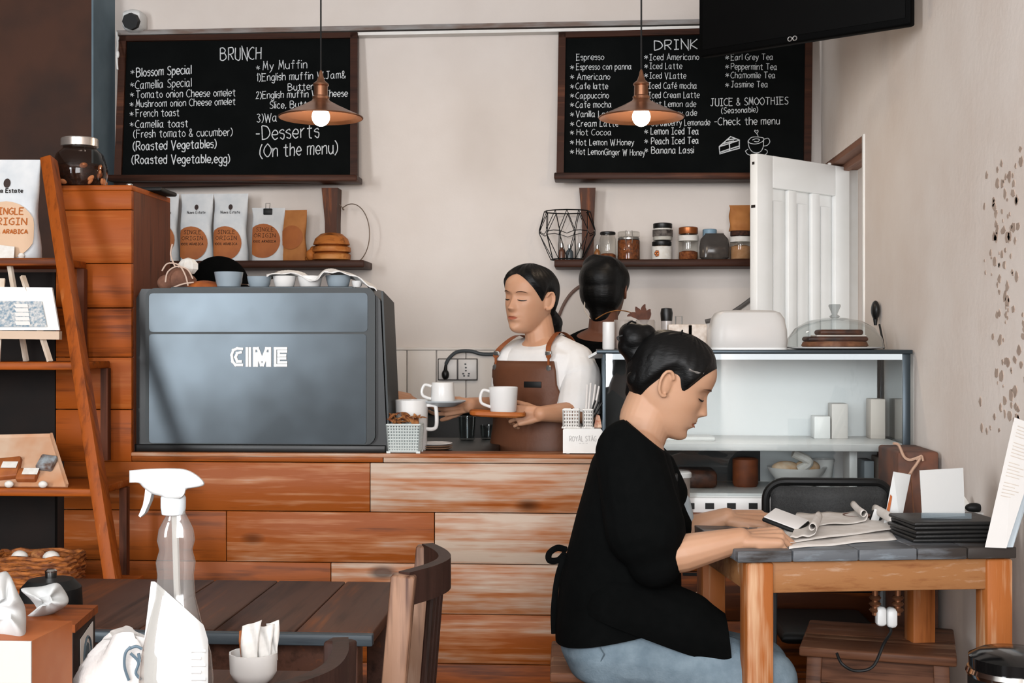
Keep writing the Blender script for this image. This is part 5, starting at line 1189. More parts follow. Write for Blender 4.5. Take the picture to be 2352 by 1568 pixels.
# ---------------------------------------------------------------- person at the back, seen from behind
YP = 4.84
def r_(px, py, dy=0.0): return P(px, py, YP + dy)
hr = frame(r_(1390, 664), (.34, .93, -.05), (0, 0, 1))
b = MB(); head_shapes(b, hr); b.cap(r_(1388, 700, -.015), r_(1385, 760, -.03), .052, .056, 20)
bd = [(1388, 752, .065, .06), (1386, 772, .13, .085), (1384, 800, .19, .11), (1384, 870, .19, .115), (1384, 1000, .17, .11), (1384, 1080, .175, .12)]
def ringr(cx, cy, w, d, off=0): o = r_(cx, cy, -.02); return [o + Vector((math.cos(t) * (w + off), math.sin(t) * (d + off), 0)) for t in [2 * math.pi * i / 40 for i in range(40)]]
b.loft([ringr(*t, off=-.012) for t in bd])
for sg in (-1, 1):
    a0 = r_(1384 + sg * 105, 810); a1 = r_(1384 + sg * 125, 940, .02); a2 = r_(1384 + sg * 70, 985, .10) if sg < 0 else r_(1384 + 80, 985, .10); b.chain([a0, a1, a2], [.048, .038, .026])
    hand_shapes(b, a2, (-sg * .4, .15, -.1), (0, -.3, 1), sg, .16, ((25, 30, 20),) * 4, 4)
    h_ = r_(1384 + sg * 55, 1080); k_ = Vector((h_.x, h_.y, .45)); b.chain([h_, k_, Vector((h_.x, h_.y, .07))], [.085, .055, .035])
root_r = organic('person', b, .004, skin_d, smooth_n=3, tag_=('person in black seen from behind with dark hair, headset wire and thin necklace', 'person'), base=(r_(1384, 900).x, YP, 0))
b = MB(); b.X = hr; b.ball((-.012, 0, .034), (.113, .094, .092), 36, 24); b.ball((-.035, 0, -.01), (.085, .086, .09)); b.cap((-.045, 0, -.05), (-.045, 0, -.10), .06, .04); b.cap((-.03, .03, .08), (-.05, -.02, .06), .05, .06); b.X = None
organic('hair', b, .005, hair_m, root_r, 3, [(hr @ Vector((.07, 0, .03)), (hr.to_3x3() @ Vector((1, 0, -.55))).normalized())])
b = MB(); b.loft([ringr(*t, off=.006) for t in bd])
for sg in (-1, 1): b.chain([r_(1384 + sg * 98, 806), r_(1384 + sg * 120, 880, .01), r_(1384 + sg * 124, 945, .02)], [.062, .062, .054])
organic('black_top', b, .006, black_cl, root_r, 5, [(r_(1386, 756), (0, -.45, 1)), (r_(1384, 1075), (0, 0, -1))])
b = MB(); b.loft([ringr(1384, 1040, .17, .11, .01), ringr(1384, 1110, .175, .12, .012)])
for sg in (-1, 1): h_ = r_(1384 + sg * 55, 1080); b.chain([h_, Vector((h_.x, h_.y, .45)), Vector((h_.x, h_.y, .06))], [.10, .07, .055])
organic('trousers', b, .008, black_cl, root_r, 4)
b = MB(); b.tube(spline([r_(1345, 672, -.06), r_(1343, 695, -.07), r_(1344, 715, -.075), r_(1356, 732, -.08)], 6), .0022, 6); b.obj('earphone_wire', M('pale_wire', 'bfb3a6', .5), root_r)
b = MB(); b.tube(spline([r_(1368, 733, -.095), r_(1395, 718, -.10), r_(1425, 713, -.10), r_(1450, 718, -.08), r_(1468, 728, -.04)], 6), .0022, 6); b.obj('necklace', M('gold', 'b9824f', .3, .8), root_r)
# dried leaf on the collar side is a small brown flower prop standing on the back counter
# ---------------------------------------------------------------- person with the black cap, behind the machine
YK = 4.72
def k_p(px, py, dy=0.0): return P(px, py, YK + dy)
hk = frame(k_p(508, 668), (.93, -.30, -.22), (0, 0, 1))
b = MB(); head_shapes(b, hk); b.cap(k_p(500, 700), k_p(496, 760), .05, .056)
o0 = k_p(496, 800); bk_ = [(0, -.0, .07, .06), (0, -.04, .15, .09), (0, -.12, .17, .11), (0, -.30, .155, .11), (0, -.5, .165, .12)]
nk = k_p(496, 748)
def ringk(z, w, d, off=0): return [nk + Vector((math.cos(t) * (d + off), math.sin(t) * (w + off), z)) for t in [2 * math.pi * i / 36 for i in range(36)]]
b.loft([ringk(z, w, d, -.012) for _, z, w, d in bk_])
e1 = nk + Vector((.10, -.17, -.20)); e2 = P(770, 900, 4.63); w2_ = P(893, 905, 4.62)
b.chain([nk + Vector((.02, -.16, -.07)), e1, e1.lerp(w2_, .5), w2_], [.046, .04, .036, .026]); hand_shapes(b, w2_, (1, -.1, -.25), (.2, -.5, .9), 1, .16, ((22, 30, 20),) * 4, 4)
b.chain([nk + Vector((.02, .16, -.07)), nk + Vector((.08, .18, -.22)), nk + Vector((.28, .10, -.24))], [.046, .038, .026]); hand_shapes(b, nk + Vector((.28, .10, -.24)), (1, -.2, -.2), (.2, .3, 1), -1, .16, ((20, 30, 20),) * 4, 4)
for sg in (-1, 1): h_ = nk + Vector((0, .08 * sg, -.55)); b.chain([h_, Vector((h_.x, h_.y, .42)), Vector((h_.x, h_.y, .07))], [.08, .055, .035])
root_k = organic('person', b, .004, skin_b, smooth_n=3, tag_=('person in a black cap bending behind the espresso machine, only cap and hand showing', 'person'), base=(nk.x, nk.y, 0))
b = MB(); b.X = hk; b.ball((-.012, 0, .030), (.112, .092, .098), 36, 24); b.X = None
cap_ = organic('black_cap', b, .005, black_cl, root_k, 3, [(hk @ Vector((0, 0, .035)), (hk.to_3x3() @ Vector((.12, 0, -1))).normalized())])
b = MB(); b.X = hk; rows = []
for j in range(9):
    u = j / 8; rows.append([((.088 + u * .075) * math.cos(a) , .082 * math.sin(a), .045 - u * .016 - .008 * math.sin(a) ** 2) for a in [R(-70 + 140 * i / 16) for i in range(17)]])
b.grid(rows); o = b.obj('peak', black_cl, cap_, sharp=180); md = o.modifiers.new('t', 'SOLIDIFY'); md.thickness = .004
b = MB(); b.X = hk; b.ball((-.03, 0, -.005), (.075, .080, .075)); b.X = None; organic('hair', b, .005, hair_m, root_k, 3, [(hk @ Vector((-.01, 0, 0)), (hk.to_3x3() @ Vector((1, 0, -.2))).normalized())])
b = MB(); b.loft([ringk(z, w, d, .006) for _, z, w, d in bk_]); b.chain([nk + Vector((.02, -.16, -.07)), e1], [.058, .05]); b.chain([nk + Vector((.02, .16, -.07)), nk + Vector((.08, .18, -.22))], [.058, .05]); organic('black_top', b, .007, black_cl, root_k, 4)
b = MB(); b.loft([ringk(-.46, .16, .115, .012), ringk(-.60, .165, .12, .012)])
for sg in (-1, 1): h_ = nk + Vector((0, .08 * sg, -.55)); b.chain([h_, Vector((h_.x, h_.y, .42)), Vector((h_.x, h_.y, .06))], [.09, .07, .055])
organic('trousers', b, .008, black_cl, root_k, 4)

# ================================================================ ON THE COUNTER
def xz(px, py, Y): p = P(px, py, Y); return p.x, p.z
zw = zc - .004                                   # worktop height
# grid basket of dried peel with mug
gb = M('sage_plastic', 'c3c9c6', .5)
Yg = YC + .055; xa, _ = xz(893, 1000, Yg); xb_, _ = xz(968, 1000, Yg); hb_ = P(930, 976, Yg - .04).z - zc
gc = Vector(((xa + xb_) / 2, Yg, zc)); t = thing('grid_basket', 'pale green plastic grid basket of dried peel on the counter ledge', 'basket', gc)
def grid_box(mb, c, wx, wy, h, nx, nz, bar=.0022, taper=.9, foot=.005):
    wx, wy = wx / 2, wy / 2
    cor = lambda v: [c + Vector((sx * wx * (taper + (1 - taper) * v), sy * wy * (taper + (1 - taper) * v), foot + (h - foot) * v)) for sx, sy in ((-1, -1), (1, -1), (1, 1), (-1, 1))]
    for i in range(4):
        for k in range(nx + 1):
            f0, f1 = cor(0), cor(1); u = k / nx
            mb.tube([f0[i].lerp(f0[(i + 1) % 4], u), f1[i].lerp(f1[(i + 1) % 4], u)], bar if 0 < k < nx else bar * 1.3, 4)
        for k in range(nz + 1):
            v = k / nz; q = cor(v); mb.tube([q[i], q[(i + 1) % 4]], bar if 0 < k < nz else bar * 1.6, 4)
    q = cor(0); mb.prism([q[0], q[1], q[2], q[3]], (0, 0, .002))
    for p in q: mb.box(p + Vector((-.006, -.006, -foot)), p + Vector((.006, .006, .001)))
b = MB(); grid_box(b, gc, xb_ - xa, .075, hb_, 12, 9); b.obj('grid_shell', gb, t, smooth=False)
b = MB(); b.box(gc + Vector((-.044, -.031, .008)), gc + Vector((.044, .031, hb_ * .9))); b.obj('inner_wall', M('sage_inner', '8f9896', .7), t)
peel = M('dried_peel', '6a3418', .8, col2='a8703f', scale=60, bmp=.4)
rr = random.Random(21); b = MB()
for k in range(30):
    a = rr.uniform(0, 6.28); p = gc + Vector((rr.uniform(-.052, .05), rr.uniform(-.03, .03), hb_ + rr.uniform(-.002, .03))); d = Vector((rr.uniform(-1, 1), rr.uniform(-.6, .6), rr.uniform(-.3, .6))).normalized() * rr.uniform(.012, .024)
    b.tube(spline([p - d, p + Vector((0, 0, .004)), p + d], 3), [.002, .005, .007, .007, .006, .004, .002], 6, flat=((0, 0, 1), .35))
o = b.obj('dried_peel', peel, t); o['kind'] = 'stuff'
ssa = Vector((xz(1000, 1000, YC + .19)[0], YC + .19, zw))
for i in range(3): b = MB(); b.lathe(ssa + Vector((0, 0, .007 * i)), [(.03, 0), (.045, .003), (.055, .0075), (.054, .009), (.03, .004)], 32); b.obj('saucer', M('brown_saucer', '8a6a52', .4) if i < 2 else cup_w, tag_=(('bottom', 'middle', 'top')[i] + ' saucer in the stack under the white mug with the big handle', 'saucer', 'stacked saucers behind the grid basket'))
mb_ = Vector((xz(947, 950, YC + .17)[0], YC + .16, zw)); b = MB()
pz = lambda py: P(947, py, YC + .16).z - zw
t = thing('large_mug', 'large white mug with thick square handle behind the grid basket', 'mug', mb_); b = MB(); b.lathe(mb_, [(.042, 0), (.047, .004), (.052, pz(918)), (.049, pz(918)), (.044, .008)], 36); b.obj('mug_body', cup_w, t)
b = MB(); b.tube(spline([mb_ + Vector((.049, -.01, pz(930))), mb_ + Vector((.070, -.01, pz(930))), mb_ + Vector((.078, -.01, pz(938))), mb_ + Vector((.079, -.01, pz(975))), mb_ + Vector((.068, -.01, pz(984))), mb_ + Vector((.047, -.01, pz(984)))], 5), .0062, 10); b.obj('handle', cup_w, t)
tumb = GLASS('tumbler_glass', 'dfe3e3', fres=1.5)
for px, py, Y, r, h, lb in ((1073, 1003, 4.45, .030, .082, 'clear glass tumbler on the black worktop under the wooden tray'), (1122, 994, 4.49, .030, .05, 'short clear glass bowl beside the tumbler on the worktop')):
    c = P(px, py, Y); c.z = zw; b = MB(); b.lathe(c, [(r * .8, 0), (r * .9, .004), (r, h), (r * .95, h), (r * .8, .008)], 28); o = b.obj('tumbler', tumb, tag_=(lb, 'glass'))
# white caddy with perforated cups, straws
Yk = YC + .06; cx_a, cx_b = xz(1293, 1000, Yk - .04)[0], xz(1384, 1000, Yk - .04)[0]; hc = P(1340, 984, Yk - .04).z - zc
cc = Vector(((cx_a + cx_b) / 2, Yk, zc)); cad = thing('napkin_caddy', 'white lettered counter caddy box below the straw holders', 'caddy', cc)
b = MB(); w_ = (cx_b - cx_a) / 2
pr = [(-w_, -.045, .003), (w_, -.045, .003), (w_, -.045, hc - .006), (w_ - .006, -.045, hc), (-w_ + .004, -.045, hc), (-w_, -.045, hc - .004)]
b.prism([cc + Vector(p) for p in pr], (0, .088, 0)); b.box(cc + Vector((-w_ + .01, -.03, 0)), cc + Vector((-w_ + .02, .03, .004))); b.box(cc + Vector((w_ - .02, -.03, 0)), cc + Vector((w_ - .01, .03, .004))); b.obj('box', white_paint, cad, smooth=False)
b = MB(); write(b, 'ROYAL STAG', lambda px, py: P(px, py, Yk - .0462), 1308, 1369, 1013, 1013, 12, .0009, .05); write(b, '---', lambda px, py: P(px, py, Yk - .0462), 1330, 1350, 1021, 1021, 8, .0006, .05); b.obj('lettering', M('pale_grey_print', 'bdb9b6', .6), cad)
pot = []
for px0, px1, lb in ((1294, 1330, 'perforated white cup with a dark-capped stirrer on the caddy'), (1340, 1361, 'perforated white cup holding straws on the caddy, nearer the display case')):
    Yp = Yk - .012; a, c2 = xz(px0, 960, Yp)[0], xz(px1, 960, Yp)[0]; h = P(1320, 941, Yp).z - zc - hc; c = Vector(((a + c2) / 2, Yp, zc + hc + .0005))
    t = thing('perforated_cup', lb, 'holder', c, 'perforated holders on the white caddy'); b = MB(); grid_box(b, c, c2 - a, .042, h, 4 if px1 - px0 < 30 else 6, 5, .0022, .95, .002); b.obj('grid_shell', white_paint, t, smooth=False); pot.append(c)
strw = M('paper_straw', 'd8d2cc', .6); 
for i, (dx, lean, L_) in enumerate(((-.008, .05, .125), (-.002, .09, .13), (.006, .14, .125), (.011, .19, .12))):
    p = pot[1] + Vector((dx, 0, .006)); b = MB(); b.tube([p, p + Vector((lean * .12, .002 * i, L_))], .0032, 8); b.obj('drinking_straw', strw, tag_=(('white straw leaning least in the right holder', 'white straw second from the left in the right holder', 'white straw third from the left in the right holder', 'rightmost white straw in the right holder')[i], 'straw', 'white straws'))
for i in range(3):
    p = pot[1] + Vector((-.004 + .004 * i, -.008, .008)); b = MB(); b.tube([p, p + Vector((.026 + .006 * i, 0, .068 + .004 * (2 - i)))], .0028, 8); b.obj('black_straw', blackl, tag_=(('upper', 'middle', 'lower')[i] + ' black straw tilting right in the holder', 'straw', 'black straws'))
p = pot[0] + Vector((-.002, 0, .008)); b = MB(); b.tube([p, p + Vector((.004, 0, .052))], .003, 8); b.obj('stirrer', M('stirrer_brown', '6a3a22', .5), tag_=('short brown capped stirrer standing in the left holder', 'stirrer'))
b = MB(); c = cc + Vector((w_ - .012, -.01, hc + .001)); 
for k in range(5): b.prism([c + Vector((-.014, .004 * k, 0)), c + Vector((.010, .004 * k, 0)), c + Vector((.004 - .002 * k, .004 * k + .003, .036)), c + Vector((-.006, .004 * k + .003, .040))], (0, .0015, 0))
b.obj('folded_packet', M('orange_foil', 'b7622c', .4, col2='d8b090', scale=70), tag_=('folded orange and white foil packet at the right of the caddy', 'packet'))
# wall sockets and black power lead
so = thing('wall_socket', 'double white wall socket on the panelling left of the woman with the tray', 'socket', P(1052, 850, 5.37))
b = MB(); a, c2 = P(1006, 873, 5.372), P(1097, 823, 5.372); b.box((a.x, 5.366, a.z), (c2.x, 5.383, c2.z), .002); b.obj('backing', M('socket_edge', '54504e', .5), so)
for u0, u1 in ((1008, 1050), (1053, 1095)): b = MB(); a, c2 = P(u0, 871, 5.37), P(u1, 825, 5.37); b.box((a.x, 5.358, a.z), (c2.x, 5.3655, c2.z), .003); b.obj('face_plate', M('socket_white', 'd9d5d1', .4), so)
b = MB()
for px, py in ((1069, 836), (1070, 844), (1064, 858), (1077, 858), (1070, 851), (1066, 863), (1076, 863)): c = P(px, py, 5.358); b.box(c + Vector((-.004, -.0006, -.003)), c + Vector((.004, .001, .003)))
b.obj('pin_pattern', blk, so, smooth=False)
pl = thing('power_plug', 'black round plug with curved lead in the left socket', 'plug', P(1023, 860, 5.34))
b = MB(); c = P(1023, 860, 5.345); b.ball(c, (.016, .016, .022), 16, 10); b.cyl(c + Vector((0, 0, .018)), P(1024, 836, 5.34), .008, .005, 12); b.obj('plug_body', blackl, pl)
b = MB(); b.tube(spline([P(1024, 836, 5.34), P(1032, 822, 5.34), P(1050, 808, 5.35), P(1080, 806, 5.365), P(1110, 813, 5.37), P(1160, 812, 5.37)], 8), .0075, 10); b.obj('lead', M('dark_lead', '3c4246', .5), pl)

# ================================================================ LADDER SHELF
lad_w = WOOD('ladder_wood', '54260c', '964a14', 'ac6c3c', axis=0, rough=.5, patch=.5, knots=False)
lad_v = WOOD('ladder_rail_wood', '54260c', '904613', 'aa6838', axis=2, rough=.5, patch=.5, knots=False)
xa_c = P(128, 700, YC).x
top_p, bot_p = P(112, 365, 3.72), P(262, 1345, 3.40)
zsh = [(P(60, 590, 3.60).z, 138, 592), (P(60, 832, 3.52).z, 188, 838), (P(60, 1124, 3.44).z, 228, 1126), (P(60, 1362, 3.37).z, 262, 1366)]
dirr = (bot_p - top_p); foot_p = top_p + dirr * (top_p.z / -dirr.z)
mirx = P(-260, 800, 3.5).x
lad = thing('ladder_shelf', 'orange wooden ladder shelf leaning out at the left edge, with four boards', 'shelf', (mirx + .3, 3.5, 0))
b = MB(); b.beam(top_p, foot_p, .034, .05, up=(0, 1, 0), bev=.003); b.obj('front_rail', lad_v, lad)
bk_t = top_p + Vector((.02, .03, -.02)); bk_b = Vector((foot_p.x - .05, YC - .04, 0)); b = MB(); b.box((-2.3, YC, 0), (xa_c - .003, YC + .02, zsh[0][0] - .03)); b.obj('dark_gap_sheet', M('dark_gap', '0c0705', .9, col2='140b07', scale=9), lad)  # added black sheet, standing in for the dark cavity behind the boards
tl = Vector((2 * mirx - top_p.x + .2, top_p.y, top_p.z)); fl_ = Vector((2 * mirx - foot_p.x + .2, foot_p.y, 0)); b = MB(); b.beam(tl, fl_, .034, .05, up=(0, 1, 0), bev=.003); b.obj('front_rail', lad_v, lad)
zz_board = []
for z, px, py in zsh:
    tt_ = (z - top_p.z) / (foot_p.z - top_p.z); fr_ = top_p.lerp(foot_p, tt_); yb_ = min(YC - .012, fr_.y + .26); b = MB(); b.t = random.uniform(-.06, .06)
    b.box((fl_.x + .1, fr_.y + .0, z - .022), (fr_.x - .012, yb_, z), .003); b.obj('board', lad_w, lad); zz_board.append((z, fr_.y, yb_, fr_.x))
for z, y0, y1, xr_ in zz_board[:3]:
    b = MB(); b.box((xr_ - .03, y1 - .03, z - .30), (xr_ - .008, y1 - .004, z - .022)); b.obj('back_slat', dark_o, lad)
# top board: big coffee pouch with a card
z, y0, y1, xr_ = zz_board[0]
xb0 = P(22, 570, y0 + .09).x; pouch('coffee_bag', 'large white coffee bag with tan circle on the top board of the ladder shelf', None, (xb0, y0 + .10, z), .172, .30, .085, white_f, (.085, .088), lab_l, big=True, rot=R(4), labx=-.02)
b = MB(); c = P(16, 570, y0 + .03); b.prism([Vector((c.x - .028, y0 + .028, z)), Vector((c.x + .024, y0 + .022, z)), Vector((c.x + .018, y0 + .04, z + .036)), Vector((c.x - .032, y0 + .044, z + .042))], (0, .002, 0)); b.obj('price_card', paper, tag_=('small white card standing in front of the big coffee bag', 'card'), smooth=False)
b = MB(); c = P(46, 578, y0 + .02); b.lathe(Vector((c.x, y0 + .03, z)), [(.007, 0), (.011, .008), (.006, .016)], 14); b.obj('white_pebble', paper, tag_=('little white knob beside the card on the top board', 'pebble'))
# second board: easel with framed print
z, y0, y1, xr_ = zz_board[1]; ye = y0 + .06
ea = thing('table_easel', 'small pale wooden easel on the second board holding the blue print', 'easel', (P(60, 815, ye).x, ye, z))
pale_w = M('pale_wood', 'd5c9ba', .6, col2='c2ac95', scale=14)
E = lambda px, py, dy=0: P(px, py, ye + dy)
b = MB(); b.beam(Vector((E(-6, 818, -.01).x, ye - .01, z + .001)), E(6, 640, .05), .014, .01); b.obj('leg', pale_w, ea, smooth=False)
b = MB(); b.beam(Vector((E(115, 818, -.01).x, ye - .01, z + .001)), E(52, 634, .05), .014, .01); b.obj('leg', pale_w, ea, smooth=False)
b = MB(); b.beam(Vector((E(60, 815, .12).x, ye + .12, z + .001)), E(22, 606, .055), .014, .01); b.obj('leg', pale_w, ea, smooth=False)
b = MB(); b.beam(E(-60, 768, -.005), E(139, 770, -.005), .02, .024, up=(0, 0, 1)); b.obj('ledge', M('easel_ledge', 'c4ab94', .6), ea, smooth=False)
pr_ = thing('framed_print', 'white card with a blue floral print resting on the small easel', 'picture', E(30, 755, -.01))
b = MB(); b.prism([E(-70, 758, -.012), E(136, 758, -.012), E(119, 660, .035), E(-70, 658, .035)], (0, .008, 0)); b.obj('card', M('print_white', 'e3e3e1', .5), pr_, smooth=False)
b = MB(); b.prism([E(-60, 750, -.0135), E(108, 750, -.0135), E(96, 692, .0145), E(-60, 690, .0145)], (0, -.0008, 0)); b.obj('printed_panel', M('blue_floral', '6f8797', .6, col2='c9c6c2', scale=120), pr_, smooth=False)
b = MB()
for k in range(5): y_ = 746 - k * 10; b.prism([E(37 + 0, y_, -.0148 + k * .0048), E(70 - k * 1.2, y_, -.0148 + k * .0048), E(68 - k * 1.2, y_ - 8.5, -.0105 + k * .0048), E(35 - k * .8, y_ - 8.5, -.0105 + k * .0048)], (0, -.0006, 0))
b.obj('stair_motif', M('print_cream', 'd9d5d0', .6), pr_, smooth=False)
# third board: kraft tray of soaps with tags
z, y0, y1, xr_ = zz_board[2]; yt = y0 + .03
tr_ = thing('kraft_tray', 'tan card tray tilted up on the third ladder board', 'tray', (P(50, 1116, yt).x, yt + .06, z))
T3 = lambda px, py, dy: P(px, py, yt + dy)
tan = M('tan_card', 'c1a58d', .75, col2='b5805a', scale=7)
b = MB(); q = [T3(-80, 1116, 0), T3(155, 1114, 0), T3(118, 1000, .12), T3(-80, 1004, .12)]; q[0].z = q[1].z = z + .002; b.prism(q, (0, .004, -.003)); b.obj('card_panel', tan, tr_, smooth=False)
b = MB(); b.beam(q[1] + Vector((0, -.002, .004)), q[2] + Vector((0, -.002, .004)), .006, .012); b.beam(q[2], q[3], .006, .012); b.obj('rim', tan, tr_, smooth=False)
pk_o = M('orange_pack', 'a5602f', .6, col2='8a4a22', scale=18); 
for i, (px, py, dy, w_, h_, m_, lb) in enumerate(((20, 1075, .045, 62, 60, pk_o, 'orange wrapped pack at the left of the tan tray'), (68, 1090, .03, 48, 34, pk_o, 'orange pack with a white tag in the middle of the tan tray'), (112, 1062, .06, 40, 40, M('grey_pack', '8f979b', .6, col2='5a4438', scale=40), 'grey labelled pack at the right of the tan tray'))):
    c = T3(px, py, dy); s_x, s_z = w_ * mp(yt), h_ * mp(yt); t = thing('wrapped_pack', lb, 'pack', c + Vector((0, 0, -s_z / 2)), 'packs in the tan tray')
    b = MB(); b.X = Matrix.Translation(c + Vector((0, -.012, .0))) @ Matrix.Rotation(R(-44), 4, 'X') @ Matrix.Rotation(R(8 * (i - 1)), 4, 'Y'); b.box((-s_x / 2, -.010, -s_z / 2), (s_x / 2, .010, s_z / 2), .004); b.obj('wrapping', m_, t)
    if i != 2:
        b = MB(); b.X = Matrix.Translation(c + Vector((.012, -.014, .004))) @ Matrix.Rotation(R(-44), 4, 'X'); b.box((-.022, -.0115, -.010), (.022, -.0105, .012)); b.obj('white_tag', paper, t, smooth=False)
for i, px in enumerate((20, 98)): b = MB(); c = P(px, 1122, y0 + .01); b.ball(Vector((c.x, y0 + .012, z + .010)), (.013, .01, .010), 12, 8); b.obj('white_soap', paper, tag_=(('left' if i == 0 else 'right') + ' little white soap ball on the front of the third board', 'soap', 'soap balls on the third board'))
# bottom board: woven basket
z, y0, y1, xr_ = zz_board[3]
bx = Vector((P(85, 1345, y0 + .10).x, y0 + .10, z)); wk = bpy.data.materials.get('wicker') or M('wicker', 'a86228', .7, col2='5e3014', scale=34, stretch=(1, 1, 3.5), bmp=1.0, bscale=50)
t = thing('wicker_basket', 'low woven basket on the bottom ladder board behind the tissue boxes', 'basket', bx)
b = MB()
for k in range(7):
    zz_ = .006 + k * .0125; b.tube([bx + Vector(((.118 + .004 * k / 7 + .003 * math.sin(i * 1.9 + k * 3)) * math.copysign(abs(math.cos(2 * math.pi * i / 48)) ** .6, math.cos(2 * math.pi * i / 48)), .075 * math.copysign(abs(math.sin(2 * math.pi * i / 48)) ** .6, math.sin(2 * math.pi * i / 48)), zz_ + .003 * math.sin(i * 1.3 + k))) for i in range(48)], .0078, 6, closed=True)
b.obj('woven_wall', wk, t)
b = MB(); b.box(bx + Vector((-.11, -.068, .002)), bx + Vector((.11, .068, .03)), .02); b.obj('base', wk, t)
for i, dx in enumerate((-.045, .045, .0)): b = MB(); b.ball(bx + Vector((dx, -.01 + .02 * (i == 2), .076)), (.024, .02, .020), 14, 10); b.obj('wrapped_sweet', paper if i < 2 else peel, tag_=(('left white wrapped piece in the woven basket', 'right white wrapped piece in the woven basket', 'brown piece between the white ones in the woven basket')[i], 'sweet', 'pieces in the woven basket'))

# ================================================================ CUSTOMER'S TABLE
grey_top = WOOD('grey_table_top', '35302d', '5e6165', '8d99a1', axis=0, rough=.4, patch=.8, knots=False)
worn = WOOD('worn_table_wood', '6b3a1c', '93653f', 'bfa893', axis=0, rough=.5, patch=.9, knots=False)
worn_v = WOOD('worn_leg_wood', '5c2a0e', '98582a', 'ba9472', axis=2, rough=.5, patch=.9, knots=False)
ta, tb2 = PZ(1693, 1266, TZ), PZ(2338, 1256, TZ)
ux = (tb2 - ta).normalized(); uy = Vector((-ux.y, ux.x, 0)); Lt = min((tb2 - ta).length, .61); Dt = .47
tm = Matrix((ux, uy, UP)).transposed().to_4x4(); tm.translation = ta
tbl = thing('cafe_table', 'square wooden cafe table with grey plank top where the woman works', 'table', (ta.x + .3, ta.y + .25, 0))
b = MB(); b.X = tm; xs_t = [0, .119, .262, .39, .50, Lt]
for i in range(5): b.t = (-.02, .05, .0, -.1, -.16)[i]; b.box((xs_t[i] + .0015, 0, -.024), (xs_t[i+1] - .0015, Dt, 0), .002)
b.obj('table_top', grey_top, tbl)
lz = -.026
for q0_, q1_ in (((.075, .018, lz - .066), (Lt - .05, .04, lz)), ((.075, Dt - .04, lz - .066), (Lt - .05, Dt - .018, lz)), ((.03, .07, lz - .066), (.05, Dt - .07, lz)), ((Lt - .05, .07, lz - .066), (Lt - .03, Dt - .07, lz))): b = MB(); b.X = tm; b.box(q0_, q1_, .002); b.obj('apron_rail', worn, tbl)
for x, y in ((.024, .01), (Lt - .062, .01), (.024, Dt - .068), (Lt - .062, Dt - .068)):
    b = MB(); b.X = tm; b.box((x, y, -TZ), (x + .058, y + .058, lz - .0005), .005); b.obj('leg', worn_v, tbl)
TT = lambda px, py, dz=0.0: PZ(px, py, TZ + dz)
# papers, curled sheets
shp = M('printed_paper', 'd6d1cc', .8, col2='cbc4bd', scale=30)
def sheet(label, cor, curl=None, z0=.001, waves=.004, cat='paper', grp='loose papers on the table', seed=0):
    """cor: four px corners on the table plane (near-left, near-right, far-right, far-left); curl: (edge radius) roll of the right edge"""
    q = [TT(*c) for c in cor]; b = MB(); rows = []; rr = random.Random(seed); ph = rr.uniform(0, 6)
    for j in range(9):
        v = j / 8; row = []
        for i in range(25):
            u = i / 24; p = q[0].lerp(q[1], u).lerp(q[3].lerp(q[2], u), v); dz = z0 + waves * (math.sin(u * 6 + ph) ** 2) * (.4 + .6 * math.sin(v * 3 + ph) ** 2)
            p = Vector((p.x, p.y, TZ + dz)); row.append(p)
        if curl:
            ax = (q[1] - q[0]).normalized(); r0, turns = curl; p0 = row[-1]
            for k in range(1, 26):
                a = k / 25 * turns * 2 * math.pi; rr_ = r0 * (1 - .012 * k); row.append(p0 + ax * math.sin(a) * rr_ + UP * (rr_ * (1 - math.cos(a)) + .0005 * k))
        rows.append(row)
    b.grid(rows); o = b.obj('paper_sheet', shp, tag_=(label, cat, grp), sharp=180); md = o.modifiers.new('t', 'SOLIDIFY'); md.thickness = .0007; return o
sheet('bottom paper sheet, spread along the table front below the curled ones', [(1812, 1262), (2060, 1240), (2030, 1200), (1815, 1215)], None, .001, .003, seed=1)
sheet('paper sheet whose right edge rolls up into a tight curl beside the menu stack', [(1800, 1255), (2055, 1222), (2010, 1196), (1800, 1200)], (.016, 1.15), .006, .003, seed=2)
sheet('paper sheet lying furthest back, edge curling under the price holder', [(1810, 1225), (1985, 1210), (1960, 1186), (1830, 1190)], (.012, 1.2), .010, .004, seed=3)
sheet('small paper sheet with a curl in the middle of the table', [(1815, 1250), (1866, 1246), (1880, 1215), (1830, 1218)], (.012, 1.1), .013, .003, seed=4)
sheet('paper under the woman\'s hands at the left end of the table', [(1730, 1232), (1800, 1230), (1795, 1208), (1740, 1210)], None, .0005, .0008, seed=5)
# tablet-like phone under her fingers
ph = thing('card_reader', 'pale handheld terminal with dark underside beside the woman\'s fingers', 'terminal', TT(1808, 1225))
q0, q1 = TT(1775, 1232), TT(1838, 1216); dd = (q1 - q0).normalized(); b = MB(); pm = Matrix.Translation((q0 + q1) / 2 + Vector((0, .01, .030))) @ Matrix.Rotation(math.atan2(dd.y, dd.x), 4, 'Z') @ Matrix.Rotation(R(-14), 4, 'Y') @ Matrix.Rotation(R(16), 4, 'X')
b.X = pm; b.box((-.034, -.045, -.010), (.034, .045, 0), .004); b.obj('casing', black_gl, ph)
b = MB(); b.X = pm; b.box((-.030, -.042, .0002), (.030, .042, .003), .0012); b.obj('face_plate', M('terminal_face', 'd2cecb', .4), ph)
